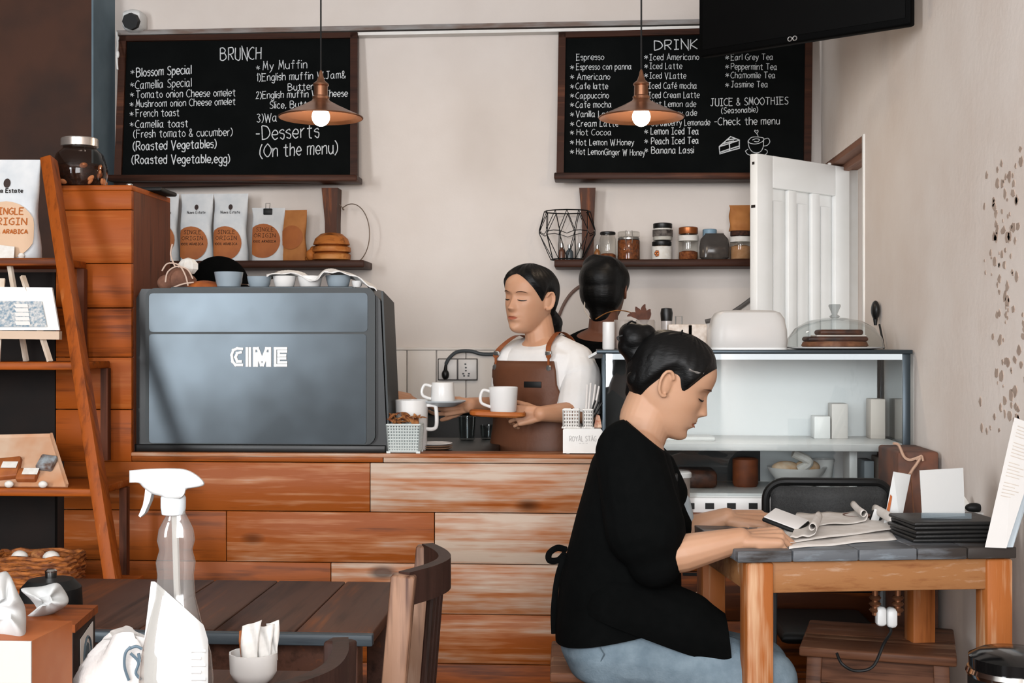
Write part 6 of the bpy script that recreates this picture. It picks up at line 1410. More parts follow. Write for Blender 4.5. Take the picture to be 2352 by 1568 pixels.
# black menu stack, white card, bowl, tent sign, leaning menu
blkm = M('black_leatherette', '121212', .5, col2='181716', scale=30, bmp=.2)
mz = TZ + .001
for i in range(5):
    c = TT(2190, 1240); b = MB(); b.X = Matrix.Translation((c.x, c.y + .005, mz)) @ Matrix.Rotation(R(8 + (i % 3 - 1) * 2.2), 4, 'Z'); b.box((-.105 + .003 * (i % 2), -.045, 0), (.098, .11, .0085), .003)
    b.obj('menu_folder', blkm, tag_=(('lowest', 'second lowest', 'middle', 'second highest', 'topmost')[i] + ' black menu folder in the stack on the table', 'menu', 'stacked black menu folders')); mz += .0091
bz0 = mz
c0 = TT(2158, 1232); wc = M('blank_card', 'c4c4c2', .5)
b = MB(); a_ = Vector((P(2117, 1225, c0.y - .03).x, c0.y - .035, bz0)); h_ = .108; q = [a_, a_ + Vector((.103, .035, 0)), a_ + Vector((.100, .038, h_)), a_ + Vector((-.005, .003, h_ - .003))]; b.prism(q, (0, .0025, 0)); b.obj('blank_card', wc, tag_=('blank square white card standing on the black menu stack', 'card'), smooth=False)
bm = GLASS('acrylic', 'dfe5e8', fres=1.4, alpha=.25, body='aeb8be'); b = MB(); b.box(a_ + Vector((-.004, -.008, .0)), a_ + Vector((.105, -.004, .012))); 
b.X = None; o = b.obj('card_stand', bm, tag_=('clear acrylic foot holding the blank white card', 'stand'), smooth=False)
ts = thing('tent_sign', 'white A-shaped table sign standing behind the curled papers', 'sign', TT(2065, 1205))
yv = TT(2060, 1208).y; V_ = lambda px, py, dy=0: P(px, py, yv + dy)
t0_, t1_ = V_(2052, 1083, 0), V_(2092, 1090, .01)
b = MB(); b.prism([Vector((V_(2028, 1200).x, yv - .005, TZ + .002)), Vector((V_(2066, 1206).x, yv - .008, TZ + .002)), t1_, t0_], (.002, .006, 0)); b.obj('front_leaf', wc, ts, smooth=False)
b = MB(); b.prism([Vector((V_(2108, 1200).x, yv + .04, TZ + .002)), Vector((V_(2120, 1195).x, yv + .075, TZ + .002)), t1_ + Vector((.004, .03, 0)), t1_], (.003, .003, 0)); b.obj('back_leaf', M('sign_back', '8a5a40', .6), ts, smooth=False)
b = MB(); b.prism([V_(2032, 1190, -.0075), V_(2040, 1192, -.0075), V_(2049, 1140, -.004), V_(2045, 1135, -.004)], (0, -.001, 0)); b.obj('orange_stripe', M('orange_print', 'a5541f', .6), ts, smooth=False)
bw = TT(2246, 1205); bw.y += .10; bw.x = P(2246, 1190, bw.y).x; t = thing('white_bowl', 'white bowl of small black things behind the menu stack', 'bowl', (bw.x, bw.y, TZ)); bw.z = TZ
hb2 = P(2246, 1172, bw.y).z - TZ; b = MB(); b.lathe(bw, [(.028, 0), (.032, .004), (.040, hb2), (.037, hb2), (.028, .01)], 32); b.obj('bowl_shell', cup_w, t)
gls = thing('sunglasses', 'black sunglasses and foil packets heaped in the white bowl', 'glasses', bw + Vector((0, 0, hb2)))
for o_l, r_l in (((-.012, -.01, hb2 + .008), (.022, .014, .012)), ((.018, -.008, hb2 + .010), (.014, .012, .014))): b = MB(); b.ball(bw + Vector(o_l), r_l); b.obj('lens', black_gl, gls)
b = MB(); b.prism([bw + Vector((-.040, 0, hb2 + .005)), bw + Vector((-.012, 0, hb2 + .004)), bw + Vector((-.030, .01, hb2 + .034)), bw + Vector((-.046, .01, hb2 + .038))], (0, .002, 0)); b.obj('foil_packet', paper, tag_=('left pale foil packet sticking out of the white bowl', 'packet', 'foil packets in the bowl'), smooth=False)
b = MB(); b.prism([bw + Vector((.014, .01, hb2 + .006)), bw + Vector((.034, .01, hb2 + .010)), bw + Vector((.040, .015, hb2 + .034)), bw + Vector((.022, .015, hb2 + .028))], (0, .002, 0)); b.obj('foil_packet', paper, tag_=('right pale foil packet sticking out of the white bowl', 'packet', 'foil packets in the bowl'), smooth=False)
# tall menu card leaning at the right edge
yl = TT(2310, 1258).y; b = MB(); q = [Vector((P(2262, 1258, yl).x, yl, TZ + .001)), Vector((P(2308, 1262, yl).x, yl - .01, TZ + .001)), P(2400, 985, yl + .04), P(2330, 958, yl + .055)]
mn = thing('menu_card', 'tall white printed menu card leaning on the right wall at the table end', 'menu', (q[0] + q[1]) / 2); b.prism(q, (.001, .003, 0)); b.obj('menu_sheet', M('menu_white', 'bfbbb7', .5), mn, smooth=False)
b = MB(); n_ = (q[1] - q[0]).cross(q[3] - q[0]).normalized(); n_ = -n_ if n_.y > 0 else n_
for k in range(22):
    v = .40 + k * .026; a0 = q[0].lerp(q[3], v); a1 = q[1].lerp(q[2], v)
    if k % 6 != 5: b.tube([a0.lerp(a1, .16) + n_ * .001, a0.lerp(a1, .55 + .3 * ((k * 7) % 5) / 5) + n_ * .001], .0011, 4, flat=(n_, .3))
b.obj('printed_lines', M('print_grey', 'b7ada3', .8), mn)
b = MB(); b.prism([q[1] + Vector((.004, .012, 0)), q[1] + Vector((.018, .014, 0)), q[2] + Vector((.02, .03, .0)), q[2] + Vector((.004, .02, 0))], (.002, .003, 0)); b.obj('second_leaf', M('leaf_blue', 'aeb9c0', .5), mn, smooth=False)
b = MB(); c = q[3].lerp(q[2], .55) + n_ * .004 + Vector((0, 0, -.004)); b.tube([c + Vector((.007 * math.cos(a), 0, .012 * math.sin(a))) for a in [i * math.pi / 6 for i in range(12)]], .0016, 6, closed=True); b.obj('binder_ring', steel, mn)
# small holder and wooden saucer
c = TT(2006, 1203); t = thing('card_clip', 'small white and black card clip near the wooden dish', 'clip', c); b = MB(); b.X = Matrix.Translation(c) @ Matrix.Rotation(R(18), 4, 'Y'); b.box((-.009, -.002, .0), (.009, .0, .036), .001); b.obj('card_face', wc, t); b = MB(); b.X = Matrix.Translation(c) @ Matrix.Rotation(R(18), 4, 'Y'); b.box((-.010, .0005, -.004), (.016, .016, .032), .003); b.obj('clip_body', black_gl, t)
c = TT(1970, 1193); c.z = TZ + .0005; b = MB(); b.lathe(c, [(.018, 0), (.034, .009), (.036, .012), (.02, .006)], 28); b.obj('wooden_dish', M('dish_brown', '5c3423', .5), tag_=('small brown wooden dish behind the papers, before the black chair', 'dish'))
# black chair across the table
YH = 3.42; h_p = lambda px, py, dy=0: P(px, py, YH + dy)
x0c, x1c = h_p(1754, 1150).x, h_p(2058, 1150).x; ztc = h_p(1900, 1099).z
chr_ = thing('office_chair', 'black chair with rounded mesh back standing behind the woman\'s table', 'chair', ((x0c + x1c) / 2, YH + .2, 0))
b = MB(); rr_pts = rrect(x0c + .008, x1c - .008, ztc - .29, ztc - .009, .05, 8); b.tube([(x, YH + .02 * math.cos((x - x0c) / (x1c - x0c) * math.pi * 2) , z) for x, z in rr_pts], .011, 10, closed=True); b.obj('back_frame', black_gl, chr_)
b = MB(); rows = []
for j in range(9):
    v = j / 8; rows.append([(x0c + .02 + (x1c - x0c - .04) * i / 16, YH - .002 + .02 * math.cos(i / 16 * math.pi * 2), ztc - .275 + .255 * v) for i in range(17)])
b.grid(rows); o = b.obj('mesh_back', M('grey_mesh', '2a2b2b', .7, col2='343535', scale=200, bmp=.4, bscale=300), chr_, sharp=180); md = o.modifiers.new('t', 'SOLIDIFY'); md.thickness = .006
b = MB(); b.box((x0c + .05, YH + .03, .445), (x1c - .02, YH + .36, .475), .012); b.obj('seat', black_gl, chr_)
cm = M('chair_tube', '6e7376', .4, .7)
for sx, sy in ((0, 0), (1, 0), (0, 1), (1, 1)): x_ = x0c + .03 + sx * (x1c - x0c - .06); b = MB(); b.tube(([(x_, YH + .02, ztc - .2)] if not sy else []) + [(x_, YH + .04 + sy * .33, .44), (x_ + (sx - .5) * .03, YH + .02 + sy * .37, 0)], .010, 10); b.obj('leg', cm, chr_)
# cup with white lid on the ledge behind her, paper bag with twine by the wall
c = Vector((P(1566, 1165, YC - .01).x, YC - .008, czb)); t = thing('lidded_tub', 'clear tub with white lid and orange contents in front of the cake case', 'tub', c)
hh = P(1566, 1095, YC - .01).z - czb; b = MB(); b.lathe(c, [(.020, 0), (.022, .003), (.026, hh), (.024, hh)], 28); b.obj('tub_body', GLASS('tub_plastic', 'e2d8cf', fres=1.35, alpha=.35, body='d8cfc6'), t); b = MB(); b.lathe(c, [(.027, hh - .002), (.029, hh), (.029, hh + .012), (.026, hh + .015)], 28); b.obj('lid', wc, t); b = MB(); b.lathe(c, [(.018, .002), (.021, .004), (.0225, hh * .5), (.012, hh * .55)], 20); b.obj('contents', M('orange_fill', 'bb6a32', .7), t)
YPB = 3.55; c = P(2100, 1140, YPB); bgc = Vector((.885, YPB, 0)); b = MB(); zt_b = P(2100, 1037, YPB).z
t = thing('side_cabinet', 'dark brown standing cabinet against the right wall behind the tent sign', 'cabinet', bgc); xa_ = P(2062, 1100, YPB).x; b.box((xa_, YPB, 0), (XR - .012, YPB + .24, zt_b), .006); b.obj('body', M('brown_box_m', '6b4433', .8, col2='4f3a32', scale=14), t)
b = MB(); tp2 = spline([P(2052, 1018, YPB - .02), P(2064, 1022, YPB - .015), P(2076, 1048, YPB - .012), P(2090, 1056, YPB - .012), P(2112, 1050, YPB - .012), P(2106, 1064, YPB - .012), P(2096, 1078, YPB - .02), P(2088, 1092, YPB - .03)], 6); b.tube(tp2, .004, 6); b.tube(spline([P(2104, 1056, YPB - .012), P(2116, 1046, YPB - .012), P(2120, 1058, YPB - .012)], 5), .003, 6); b.obj('twine_loop', M('jute', 'b4937d', .9), tag_=('knotted jute string hanging in front of the brown cabinet by the wall', 'string'))
# stools
stool_w = WOOD('stool_wood', '2e1a10', '6b4632', 'b58f72', axis=0, rough=.5, patch=.8, knots=False)
def stool(label, c, rot, h, w=.34, d=.30):
    t = thing('wooden_stool', label, 'stool', (0, 0, 0), 'square wooden stools')
    for k in range(2): b = MB(); b.t = (.08, -.02)[k]; b.box((-w / 2, -d / 2 + k * d / 2 + .001, h - .022), (w / 2, k * d / 2 - .001, h), .004); b.obj('seat_plank', stool_w, t)
    for sx in (-1, 1):
        for sy in (-1, 1): b = MB(); b.beam((sx * (w / 2 - .035), sy * (d / 2 - .035), h - .022), (sx * (w / 2 - .015), sy * (d / 2 - .015), 0), .036, .036, up=(0, 1, 0), bev=.003); b.obj('leg', stool_w, t)
    for sy in (-1, 1): b = MB(); b.box((-w / 2 + .045, sy * (d / 2 - .04) - .009, h - .085), (w / 2 - .045, sy * (d / 2 - .04) + .009, h - .0225)); b.obj('apron_rail', stool_w, t); 
    for sx in (-1, 1): b = MB(); b.box((sx * (w / 2 - .04) - .009, -d / 2 + .045, h - .085), (sx * (w / 2 - .04) + .009, d / 2 - .045, h - .0225)); b.obj('apron_rail', stool_w, t)
    t.location = c; t.rotation_euler = (0, 0, rot); return t
hs = .500
sp0 = PZ(1250, 1545, hs)
st1 = stool('wooden stool with pale front edge that the customer sits on', (sp0.x + .19, sp0.y + .16, 0), R(1), hs, .36, .32)
sp1 = PZ(1990, 1440, .53)
st2 = dup(st1, (sp1.x + .02, 3.24, 0), R(-14), 'dark wooden stool pushed under the right table beside the hanging adapter', (1, 1, 1.03))
# power adapter and lead under the table
ad = thing('power_adapter', 'white plug-in adapter hanging with a black lead under the table', 'adapter', P(2035, 1440, 2.98))
b = MB(); c = P(2032, 1414, 2.98); b.box(c + Vector((-.020, -.015, -.022)), c + Vector((.002, .015, .022)), .006); b.box(c + Vector((.003, -.016, -.026)), c + Vector((.027, .016, .02)), .008); b.obj('adapter_body', camw, ad)
b = MB(); b.tube(spline([P(2040, 1436, 2.98), P(2046, 1450, 2.96), P(2030, 1478, 2.92), P(2005, 1530, 2.9), P(1965, 1540, 2.9), P(1935, 1525, 2.9), P(1922, 1500, 2.92)], 8), .0035, 8); b.obj('lead', cord_m, ad)
for px in (2010, 2062):
    b = MB()
    for k in range(3): c = P(px, 1372 + k * 14, 2.98); b.lathe(c, [(.010, -.005), (.014, 0), (.010, .005)], 14)
    b.cyl(P(px, 1352, 2.98), P(px, 1412, 2.98), .007, .007, 12)
    b.obj('pipe_joint', M('copper_pipe', '8a5c40', .35, .7), ad)
bn = Vector((P(2330, 1520, 2.36).x, 2.36, 0)); zb2 = P(2330, 1495, 2.36).z; t = thing('pedal_bin', 'black bin with shiny chrome rim at the bottom right corner', 'bin', bn); b = MB(); b.lathe(bn, [(.075, 0), (.080, .01), (.080, zb2 - .045)], 36); b.obj('bin_body', black_gl, t); b = MB(); b.lathe(bn, [(.0805, zb2 - .045), (.084, zb2 - .038), (.0805, zb2 - .03)], 36); b.obj('chrome_rim', M('chrome', 'c9c9c7', .12, 1.0), t); b = MB(); b.lathe(bn, [(.078, zb2 - .03), (.079, zb2 - .01), (.06, zb2), (.02, zb2 + .004)], 36); b.obj('lid', M('black_gloss', '0c0c0c', .12), t)
b = MB(); b.tube(spline([P(1588, 1380, 3.8475), P(1600, 1362, 3.8475), P(1620, 1364, 3.8475), P(1650, 1380, 3.8475)], 6), .004); b.obj('light_cable', M('tan_cable', 'a98a72', .5), tag_=('loop of pale cable in front of the low cabinet behind the customer', 'cable'))

# ================================================================ LEFT TABLES AND CHAIRS
dark_t = WOOD('dark_table_wood', '2a170e', '4e3226', '7a4420', axis=1, rough=.5, patch=.7, knots=False)
t_edge = WOOD('bluish_edge', '20242a', '3b4247', '6f7c84', axis=0, rough=.4, patch=.7, knots=False)
LZ = .75
c1 = PZ(855, 1457, LZ); f1 = PZ(900, 1336, LZ); yn1, yf1 = c1.y, f1.y
xR1 = c1.x; xL1 = PZ(200, 1457, LZ).x - .25
lt = thing('dark_table', 'dark plank table in front of the counter at the left', 'table', ((xR1 + xL1) / 2, (yn1 + yf1) / 2, 0))
b = MB(); seams = [xR1, PZ(672, 1455, LZ).x, PZ(480, 1455, LZ).x, PZ(300, 1455, LZ).x, xL1]
for i in range(4): b.t = (.02, -.03, .01, -.02)[i]; b.box((seams[i+1] + .0015, yn1 + .02, LZ - .02), (seams[i] - .0015, yf1, LZ), .002)
b.obj('table_top', dark_t, lt)
b = MB(); b.box((xL1, yn1, LZ - .021), (xR1, yn1 + .0195, LZ - .001), .002); b.obj('edge_strip', t_edge, lt)
for y_ in (yn1 + .05, yf1 - .07): b = MB(); b.box((xL1 + .06, y_, LZ - .08), (xR1 - .06, y_ + .02, LZ - .021)); b.obj('apron_rail', dark_t, lt)
for x in (xL1 + .03, xR1 - .08):
    for y in (yn1 + .03, yf1 - .08): b = MB(); b.box((x, y, 0), (x + .05, y + .05, LZ - .0215), .004); b.obj('leg', dark_t, lt)
# near table under the spray bottle
yn0 = 1.93
nt_ = thing('near_table', 'nearest wooden table carrying the spray bottle and sugar cup, mostly below the picture', 'table', (-.75, 1.6, 0))
b = MB()
for i in range(4): b.t = (.0, .05, -.03, .02)[i]; b.box((-1.25, yn0 - .16 * (i + 1) + .001, LZ - .025), (-.42, yn0 - .16 * i - .001, LZ), .002)
b.obj('table_top', dark_t, nt_)
for x in (-1.2, -.5):
    for y in (yn0 - .06, yn0 - .6): b = MB(); b.box((x, y, 0), (x + .05, y + .05, LZ - .0255), .004); b.obj('leg', dark_t, nt_)
# chairs
ch_w = WOOD('chair_wood', '40251a', '8b6a55', 'b79a86', axis=2, rough=.45, patch=.8, knots=False); ch_d = WOOD('chair_dark', '1a0f0a', '33201a', '5a3d30', axis=2, rough=.5, patch=.6, knots=False)
def wood_chair(label, near_top, far_top, zt_, lean, seat_dir, grp='bent wooden chairs', post=None):
    """near_top, far_top: x, y of the two back posts at the top; lean: shift of the post foot; seat_dir: towards the seat"""
    n, f = Vector((*near_top, zt_)), Vector((*far_top, zt_)); sd = Vector(seat_dir).normalized(); t = thing('wooden_chair', label, 'chair', ((n.x + f.x) / 2, (n.y + f.y) / 2, 0), grp)
    ln = Vector(lean)
    for i, p in enumerate((n, f)):
        foot = Vector((p.x + ln.x * 2.2, p.y + ln.y, 0)); seatp = p.lerp(foot, .47)
        b = MB(); b.beam(p + Vector((0, 0, -.004)), foot, .040, .030, up=(f - n).normalized(), bev=.004); b.obj('back_post', post or ch_w, t)
    # curved top rail bowed away from the seat
    rail = spline([n, n.lerp(f, .25) - sd * .035, n.lerp(f, .5) - sd * .05, n.lerp(f, .75) - sd * .035, f], 6); b = MB(); rows = []
    for i, p in enumerate(rail):
        d = (rail[min(i + 1, len(rail) - 1)] - rail[max(i - 1, 0)]).normalized(); s_ = d.cross(UP).normalized(); th = .011; rows.append([p + s_ * th + UP * .0, p - s_ * th + UP * .0, p - s_ * th - UP * .055, p + s_ * th - UP * .055])
    b.grid(rows, True, True, True); b.obj('top_rail', ch_d, t, smooth=False)
    for v in (.3, .5, .7): p = n.lerp(f, v) - sd * .035; b = MB(); b.cyl(p + Vector((0, 0, -.05)), Vector((p.x, p.y, .45)) + sd * .03, .008, .008, 10); b.obj('spindle', ch_d, t)
    c_0, c_1 = Vector((n.x, n.y, .45)) + ln * .9, Vector((f.x, f.y, .45)) + ln * .9; b = MB(); q = [c_0, c_1, c_1 + sd * .38, c_0 + sd * .38]; b.prism([Vector((p.x, p.y, .432)) for p in q], (0, 0, .022)); b.obj('seat', ch_d, t, smooth=False)
    for p in (q[2], q[3]): p = p - sd * .03; b = MB(); b.beam((p.x, p.y, .432), (p.x, p.y, 0), .034, .034, up=(0, 1, 0)); b.obj('front_leg', ch_d, t)
    return t
na, fa = P(928, 1313, 2.10), P(980, 1268, 2.44); zt_a = na.z
faX = P(982, 1268, 2.40)
wood_chair('wooden chair side-on at the right end of the dark table, tall pale post', (na.x, na.y), (faX.x, 2.40), zt_a, (-.035, 0, 0), (-1, .12, 0))
nb, fb_ = PZ(560, 1590, .84), PZ(782, 1463, .84)
wood_chair('wooden chair with curved back rail just behind the sugar cup', (nb.x, nb.y), (fb_.x, fb_.y), .84, (-.01, 0, 0), (-.9, .5, 0), post=ch_d)

# ================================================================ THINGS ON THE NEAR TABLE
NT = LZ
# spray bottle
YS = 1.52; sx_ = lambda px, py: P(px, py, YS)
sc_ = sx_(405, 1500); sb = thing('spray_bottle', 'clear spray bottle with white trigger head and big white label', 'spray bottle', (sc_.x, YS, NT)); base = Vector((sc_.x, YS, NT)); pxm = YS / F
Hh = lambda py: sx_(405, py).z - NT
clearb = GLASS('bottle_plastic', 'e6e3df', fres=1.7, alpha=.12, body='f2f0ee', rough=.08)
prf = [(1748, 78), (1735, 84), (1560, 86), (1500, 80), (1430, 62), (1370, 46), (1320, 42), (1290, 46), (1262, 38), (1240, 44), (1215, 40), (1195, 30), (1180, 22), (1172, 21)]
rows = []
for py, rr_ in prf:
    z = max(0.0, Hh(py)); ox = 0
    if py < 1500: ox = (-4 + (1500 - py) * .012)
    rows.append([base + Vector((ox * pxm + rr_ * pxm * math.copysign(abs(math.cos(a)) ** .8, math.cos(a)), .62 * rr_ * pxm * math.copysign(abs(math.sin(a)) ** .8, math.sin(a)), z)) for a in [2 * math.pi * i / 40 for i in range(40)]])
b = MB(); b.grid(rows, True, True, False); b.obj('bottle_body', clearb, sb)
b = MB(); hd = M('trigger_white', 'b2b3b2', .4)
cp = lambda px, py, dy=0: P(px, py, YS + dy)
b.lathe(Vector((cp(398, 1180).x, YS, 0)), [(.0135, cp(398, 1180).z), (.0148, cp(398, 1165).z), (.0148, cp(398, 1142).z), (.012, cp(398, 1132).z)], 28); b.obj('screw_collar', M('collar_grey', 'b9c0c4', .4), sb)
b = MB(); out = [(297, 1080), (318, 1078), (345, 1076), (400, 1075), (428, 1078), (452, 1090), (469, 1107), (465, 1116), (440, 1121), (428, 1124), (424, 1136), (412, 1146), (382, 1146), (372, 1140), (350, 1134), (330, 1120), (318, 1109), (297, 1108)]
out = [(p.x, p.y) for p in spline([Vector((x, y, 0)) for x, y in out], 3)]
rows = []
for off, k in ((-.016, .80), (-.0145, .94), (-.009, 1), (.009, 1), (.0145, .94), (.016, .80)):
    cx_, cy_ = 382, 1106; rows.append([cp(cx_ + (x - cx_) * (k * .5 + .5), cy_ + (y - cy_) * k, off) for x, y in out])
b.grid(rows, True, True, True); b.obj('spray_head', hd, sb, sharp=50)
b = MB(); tg = [(334, 1118), (350, 1124), (344, 1150), (332, 1178), (322, 1188), (318, 1184), (328, 1160), (332, 1138)]; b.prism([cp(x, y, -.006) for x, y in tg], (0, .012, 0)); b.obj('trigger', hd, sb)
b = MB(); b.tube(spline([cp(400, 1150), cp(402, 1200), cp(405, 1300), cp(408, 1400), cp(412, 1500), cp(420, 1700)], 6), .0042, 8); b.obj('dip_tube', hd, sb)
lab = [(392, 1192), (377, 1232), (365, 1262), (352, 1310), (346, 1340), (356, 1338), (400, 1362), (440, 1400), (468, 1432), (474, 1460), (478, 1520), (478, 1600), (478, 1730), (332, 1730), (331, 1560), (333, 1470), (340, 1380), (352, 1300), (375, 1230)]
def bot_front(px, py):
    k = None; z = py
    for i in range(len(prf) - 1):
        if prf[i][0] >= py >= prf[i+1][0]: u = (prf[i][0] - py) / (prf[i][0] - prf[i+1][0]); k = prf[i][1] + (prf[i+1][1] - prf[i][1]) * u
    k = k or 80; d = px - 405; c_a = min(.97, abs(d) / k); sa_ = (1 - c_a ** 2.5) ** .4; return cp(px, py, -.62 * k * pxm * sa_ - .0012)
b = MB(); rows = []
def lab_edges(py):
    xl_ = 331 if py > 1470 else 331 + (1470 - py) * .118; xr_ = 478 if py > 1470 else (478 - (1470 - py) * .28 if py > 1435 else 468 - (1435 - py) * 1.12); return xl_, max(xl_ + 2, xr_)
for py in range(1335, 1741, 9): xl_, xr_ = lab_edges(py); rows.append([bot_front(xl_ + (xr_ - xl_) * i / 18, py) for i in range(19)])
b.grid(rows); b.obj('white_label', M('label_white', 'b4b5b4', .5), sb, sharp=180)
b = MB(); 
for k in range(5): y_ = 1495 + k * 16; b.tube([bot_front(440, y_) + Vector((0, -.0008, 0)), bot_front(472 - (k % 2) * 10, y_) + Vector((0, -.0008, 0))], .0022, 4)
b.obj('label_print', M('print_pale', 'c7c6c4', .6), sb)
# sugar cup with sachets
scu = PZ(582, 1566, NT); scu.y = min(scu.y, yn0 - .05); scu = Vector((P(582, 1540, scu.y).x, scu.y, NT)); pk = scu.y / F; zr_ = P(582, 1497, scu.y).z - NT
t = thing('sugar_cup', 'small white faceted cup holding sugar sachets on the near table', 'cup', scu); b = MB(); rc = 57 * pk; b.lathe(scu, [(rc * .62, 0), (rc * .80, zr_ * .14), (rc * .97, zr_ * .38), (rc, zr_), (rc * .93, zr_), (rc * .88, zr_ * .4), (rc * .55, .006)], 12); b.obj('cup_body', cup_w, t)
sach = M('sachet_paper', 'dedcd8', .6, col2='d3d0cb', scale=40)
for i, (x0_, x1_, yt0, yt1, m_, lb, dy) in enumerate(((550, 566, 1448, 1446, M('brown_sachet', '9c5a30', .6), 'brown sachet at the left of the sugar cup', .0), (556, 600, 1438, 1424, sach, 'tall white sachet in the middle of the sugar cup', -.012), (590, 628, 1440, 1434, sach, 'white printed sachet leaning right in the sugar cup', .0), (612, 640, 1432, 1424, sach, 'white sachet with curled top at the right of the sugar cup', .012))):
    b = MB(); q = [Vector((P(x0_ + 4, 1500, scu.y).x, scu.y + dy, NT + .03)), Vector((P(x1_ - 6, 1500, scu.y).x, scu.y + dy, NT + .03)), P(x1_, yt1, scu.y + dy + .008), P(x0_, yt0, scu.y + dy + .008)]; rows = []
    for j in range(7): v = j / 6; rows.append([q[0].lerp(q[1], u / 6).lerp(q[3].lerp(q[2], u / 6), v) + Vector((0, .004 * math.sin(u * 1.1 + j * .9 + i), 0)) for u in range(7)])
    b.grid(rows); o = b.obj('sugar_sachet', m_, tag_=(lb, 'sachet', 'sachets in the sugar cup'), sharp=180); md = o.modifiers.new('t', 'SOLIDIFY'); md.thickness = .002
b = MB(); 
# tissue boxes
def tissue_plume(name_mat, pts_outline, Y, depth, parent):
    b = MB(); rows = []; n = len(pts_outline); cx_ = sum(p[0] for p in pts_outline) / n; cy_ = sum(p[1] for p in pts_outline) / n
    sp_o = spline([Vector((x, y, 0)) for x, y in pts_outline + pts_outline[:1]], 4)[:-1]; pts_outline = [(p.x, p.y) for p in sp_o]
    for off, k in ((-depth, .3), (-depth * .9, .6), (-depth * .6, .82), (-depth * .3, .95), (0, 1.0), (depth * .3, .95), (depth * .6, .82), (depth, .4)):
        rows.append([P(cx_ + (x - cx_) * k, cy_ + (y - cy_) * k, Y + off + .008 * math.sin(i * .55)) for i, (x, y) in enumerate(pts_outline)])
    b.grid(rows, True, True, True); return b.obj('tissue', name_mat, parent, sharp=70)
tissue = M('tissue_white', 'b2b3b2', .8)
Y1 = 1.50; t = thing('tissue_box', 'nearest tissue box with white front and orange wooden side at the lower left', 'tissue box', (P(20, 1560, Y1).x, Y1 + .03, NT))
ob = M('orange_box_side', '9a4f1c', .55, col2='a5633a', scale=9); xa_, xb_, xc_ = P(-120, 1500, Y1).x, P(72, 1500, Y1).x, P(150, 1500, Y1 + .09).x
zt_b = P(60, 1472, Y1).z
b = MB(); fq = [Vector((xa_, Y1 + .0, NT)), Vector((xb_, Y1, NT)), Vector((xc_, Y1 + .11, NT)), Vector((xc_ - (xb_ - xa_), Y1 + .11, NT))]
b.prism([p + Vector((0, .002, 0)) for p in fq], (0, 0, zt_b - NT)); b.obj('wooden_case', ob, t, smooth=False)
b = MB(); b.prism([fq[0] + Vector((0, -.001, 0)), fq[1] + Vector((0, -.001, 0)), fq[1] + Vector((0, -.001, zt_b - NT)), fq[0] + Vector((0, -.001, zt_b - NT))], (0, .0025, 0)); b.obj('white_front', M('box_front', 'a5a09b', .6), t, smooth=False)
tissue_plume(tissue, [(-60, 1476), (-60, 1400), (-30, 1335), (8, 1312), (24, 1322), (42, 1362), (58, 1395), (60, 1440), (54, 1474), (10, 1478)], Y1 + .05, .03, t)
Y2 = 1.80; t = thing('napkin_box', 'dark wooden napkin box with a white napkin and picture label on its end', 'napkin box', (P(120, 1500, Y2).x, Y2 + .05, NT))
xa_, xb_ = P(-30, 1440, Y2).x, P(168, 1440, Y2).x; zt2_ = P(100, 1432, Y2).z; dkb = M('black_box_wood', '140d0a', .5, col2='24150d', scale=12)
xe_ = P(224, 1400, Y2 + .14).x; fq = [Vector((xa_, Y2, NT)), Vector((xb_, Y2, NT)), Vector((xe_, Y2 + .13, NT)), Vector((xe_ - (xb_ - xa_), Y2 + .13, NT))]
b = MB(); b.prism(fq, (0, 0, zt2_ - NT - .012)); b.obj('wooden_body', dkb, t, smooth=False)
b = MB(); ctr = sum(fq, Vector()) / 4; b.prism([ctr + (p - ctr) * 1.06 + Vector((0, 0, zt2_ - NT - .0115)) for p in fq], (0, 0, .0115)); b.obj('lid_board', WOOD('lid_wood', '3a1c0d', '84441e', 'a86a3e', axis=0, rough=.45, knots=False), t, smooth=False)
d2 = (fq[2] - fq[1]).normalized(); n2 = Vector((d2.y, -d2.x, 0)); 
b = MB(); p0 = fq[1] + d2 * .035 + n2 * .001 + Vector((0, 0, .01)); hh_ = zt2_ - NT - .05; b.prism([p0, p0 + d2 * .075, p0 + d2 * .075 + UP * (hh_ + .02), p0 + UP * (hh_ + .01)], n2 * .0012); b.obj('end_label', M('label_card', 'd4cdc7', .6), t, smooth=False)
b = MB(); pc_ = p0 + d2 * .038 + UP * (hh_ * .45) + n2 * .0014; b.tube([pc_ + d2 * (.022 * math.cos(a)) + UP * (.03 * math.sin(a)) for a in [i * math.pi / 8 for i in range(16)]], .0022, 5, closed=True); b.prism([pc_ + d2 * (.012 * math.cos(a)) + UP * (.018 * math.sin(a) + .004) for a in [i * math.pi / 4 for i in range(8)]], n2 * .001); b.obj('label_motif', M('motif_blue', '4c5a63', .6), t)
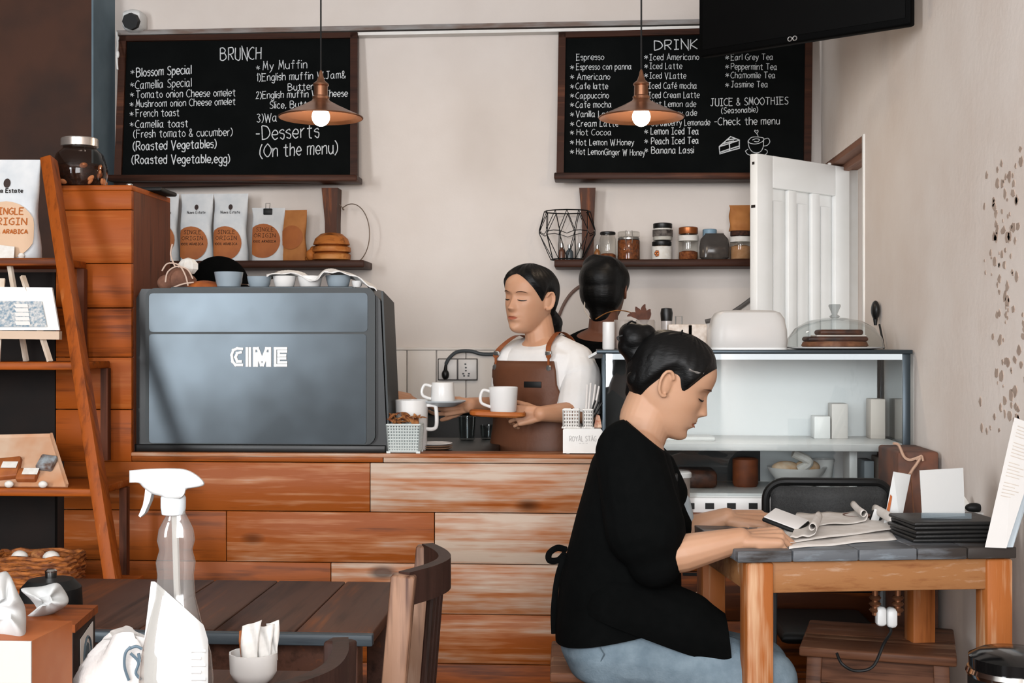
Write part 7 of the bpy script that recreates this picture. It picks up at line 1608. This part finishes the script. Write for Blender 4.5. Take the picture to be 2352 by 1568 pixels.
tissue_plume(tissue, [(60, 1416), (84, 1400), (70, 1376), (48, 1352), (96, 1346), (130, 1338), (146, 1352), (158, 1376), (150, 1392), (124, 1408), (96, 1417)], Y2 + .06, .028, t)
# dark jar with chrome knob behind the napkin box
c = PZ(117, 1380, LZ); Yj = 2.3; c = Vector((P(117, 1345, Yj).x, Yj, LZ)); t = thing('black_pot', 'black pot with chrome knob between the woven basket and the napkins', 'pot', c); zt3 = P(117, 1330, Yj).z - LZ; b = MB(); b.lathe(c, [(.05, 0), (.056, .01), (.054, zt3 - .015), (.04, zt3), (.012, zt3 + .003)], 32); b.obj('pot_body', black_gl, t); b = MB(); b.lathe(c, [(.008, zt3), (.010, zt3 + .004), (.011, zt3 + .016), (.007, zt3 + .019)], 20); b.obj('knob', M('chrome', 'c9c9c7', .12, 1.0), t)
# crumpled white bag with blue line drawing
Yb_ = 1.66; c = P(260, 1540, Yb_); b = MB(); rows = []
bo = Vector((c.x, Yb_, NT)); hB = P(260, 1455, Yb_).z - NT
for j in range(15):
    v = j / 14; rows.append([bo + Vector(((.060 * (1 - .62 * v ** 2.4) * (1 + .08 * math.sin(3 * a + v * 5)) + .006 * math.sin(7 * a + v * 9)) * math.cos(a) + .016 * v, .045 * (1 - .6 * v ** 2.4) * (1 + .1 * math.sin(4 * a - v * 6)) * math.sin(a), hB * (v ** .8) * (1 - .06 * math.sin(a * 2 + 1) * v))) for a in [2 * math.pi * i / 40 for i in range(40)]])
t = thing('plastic_bag', 'crumpled white paper bag with blue line drawing left of the spray bottle', 'bag', bo); b.grid(rows, True, True, True); b.obj('crumpled_paper', M('bag_white', 'd3cfcb', .6, col2='c8c6c4', scale=22, bmp=.5), t)
b = MB(); W_ = lambda px, py: P(px, py, Yb_ - .048 + abs(px - 262) * .0002)
for l in ([(300, 1485), (288, 1500), (286, 1530), (296, 1562)], [(292, 1492), (312, 1484), (326, 1490)], [(300, 1500), (318, 1520), (312, 1545), (324, 1560)], [(318, 1500), (322, 1520)]): b.tube(spline([W_(x, y) for x, y in l], 5), .002, 6)
b.obj('line_drawing', M('drawing_blue', '5b6d79', .7), t)
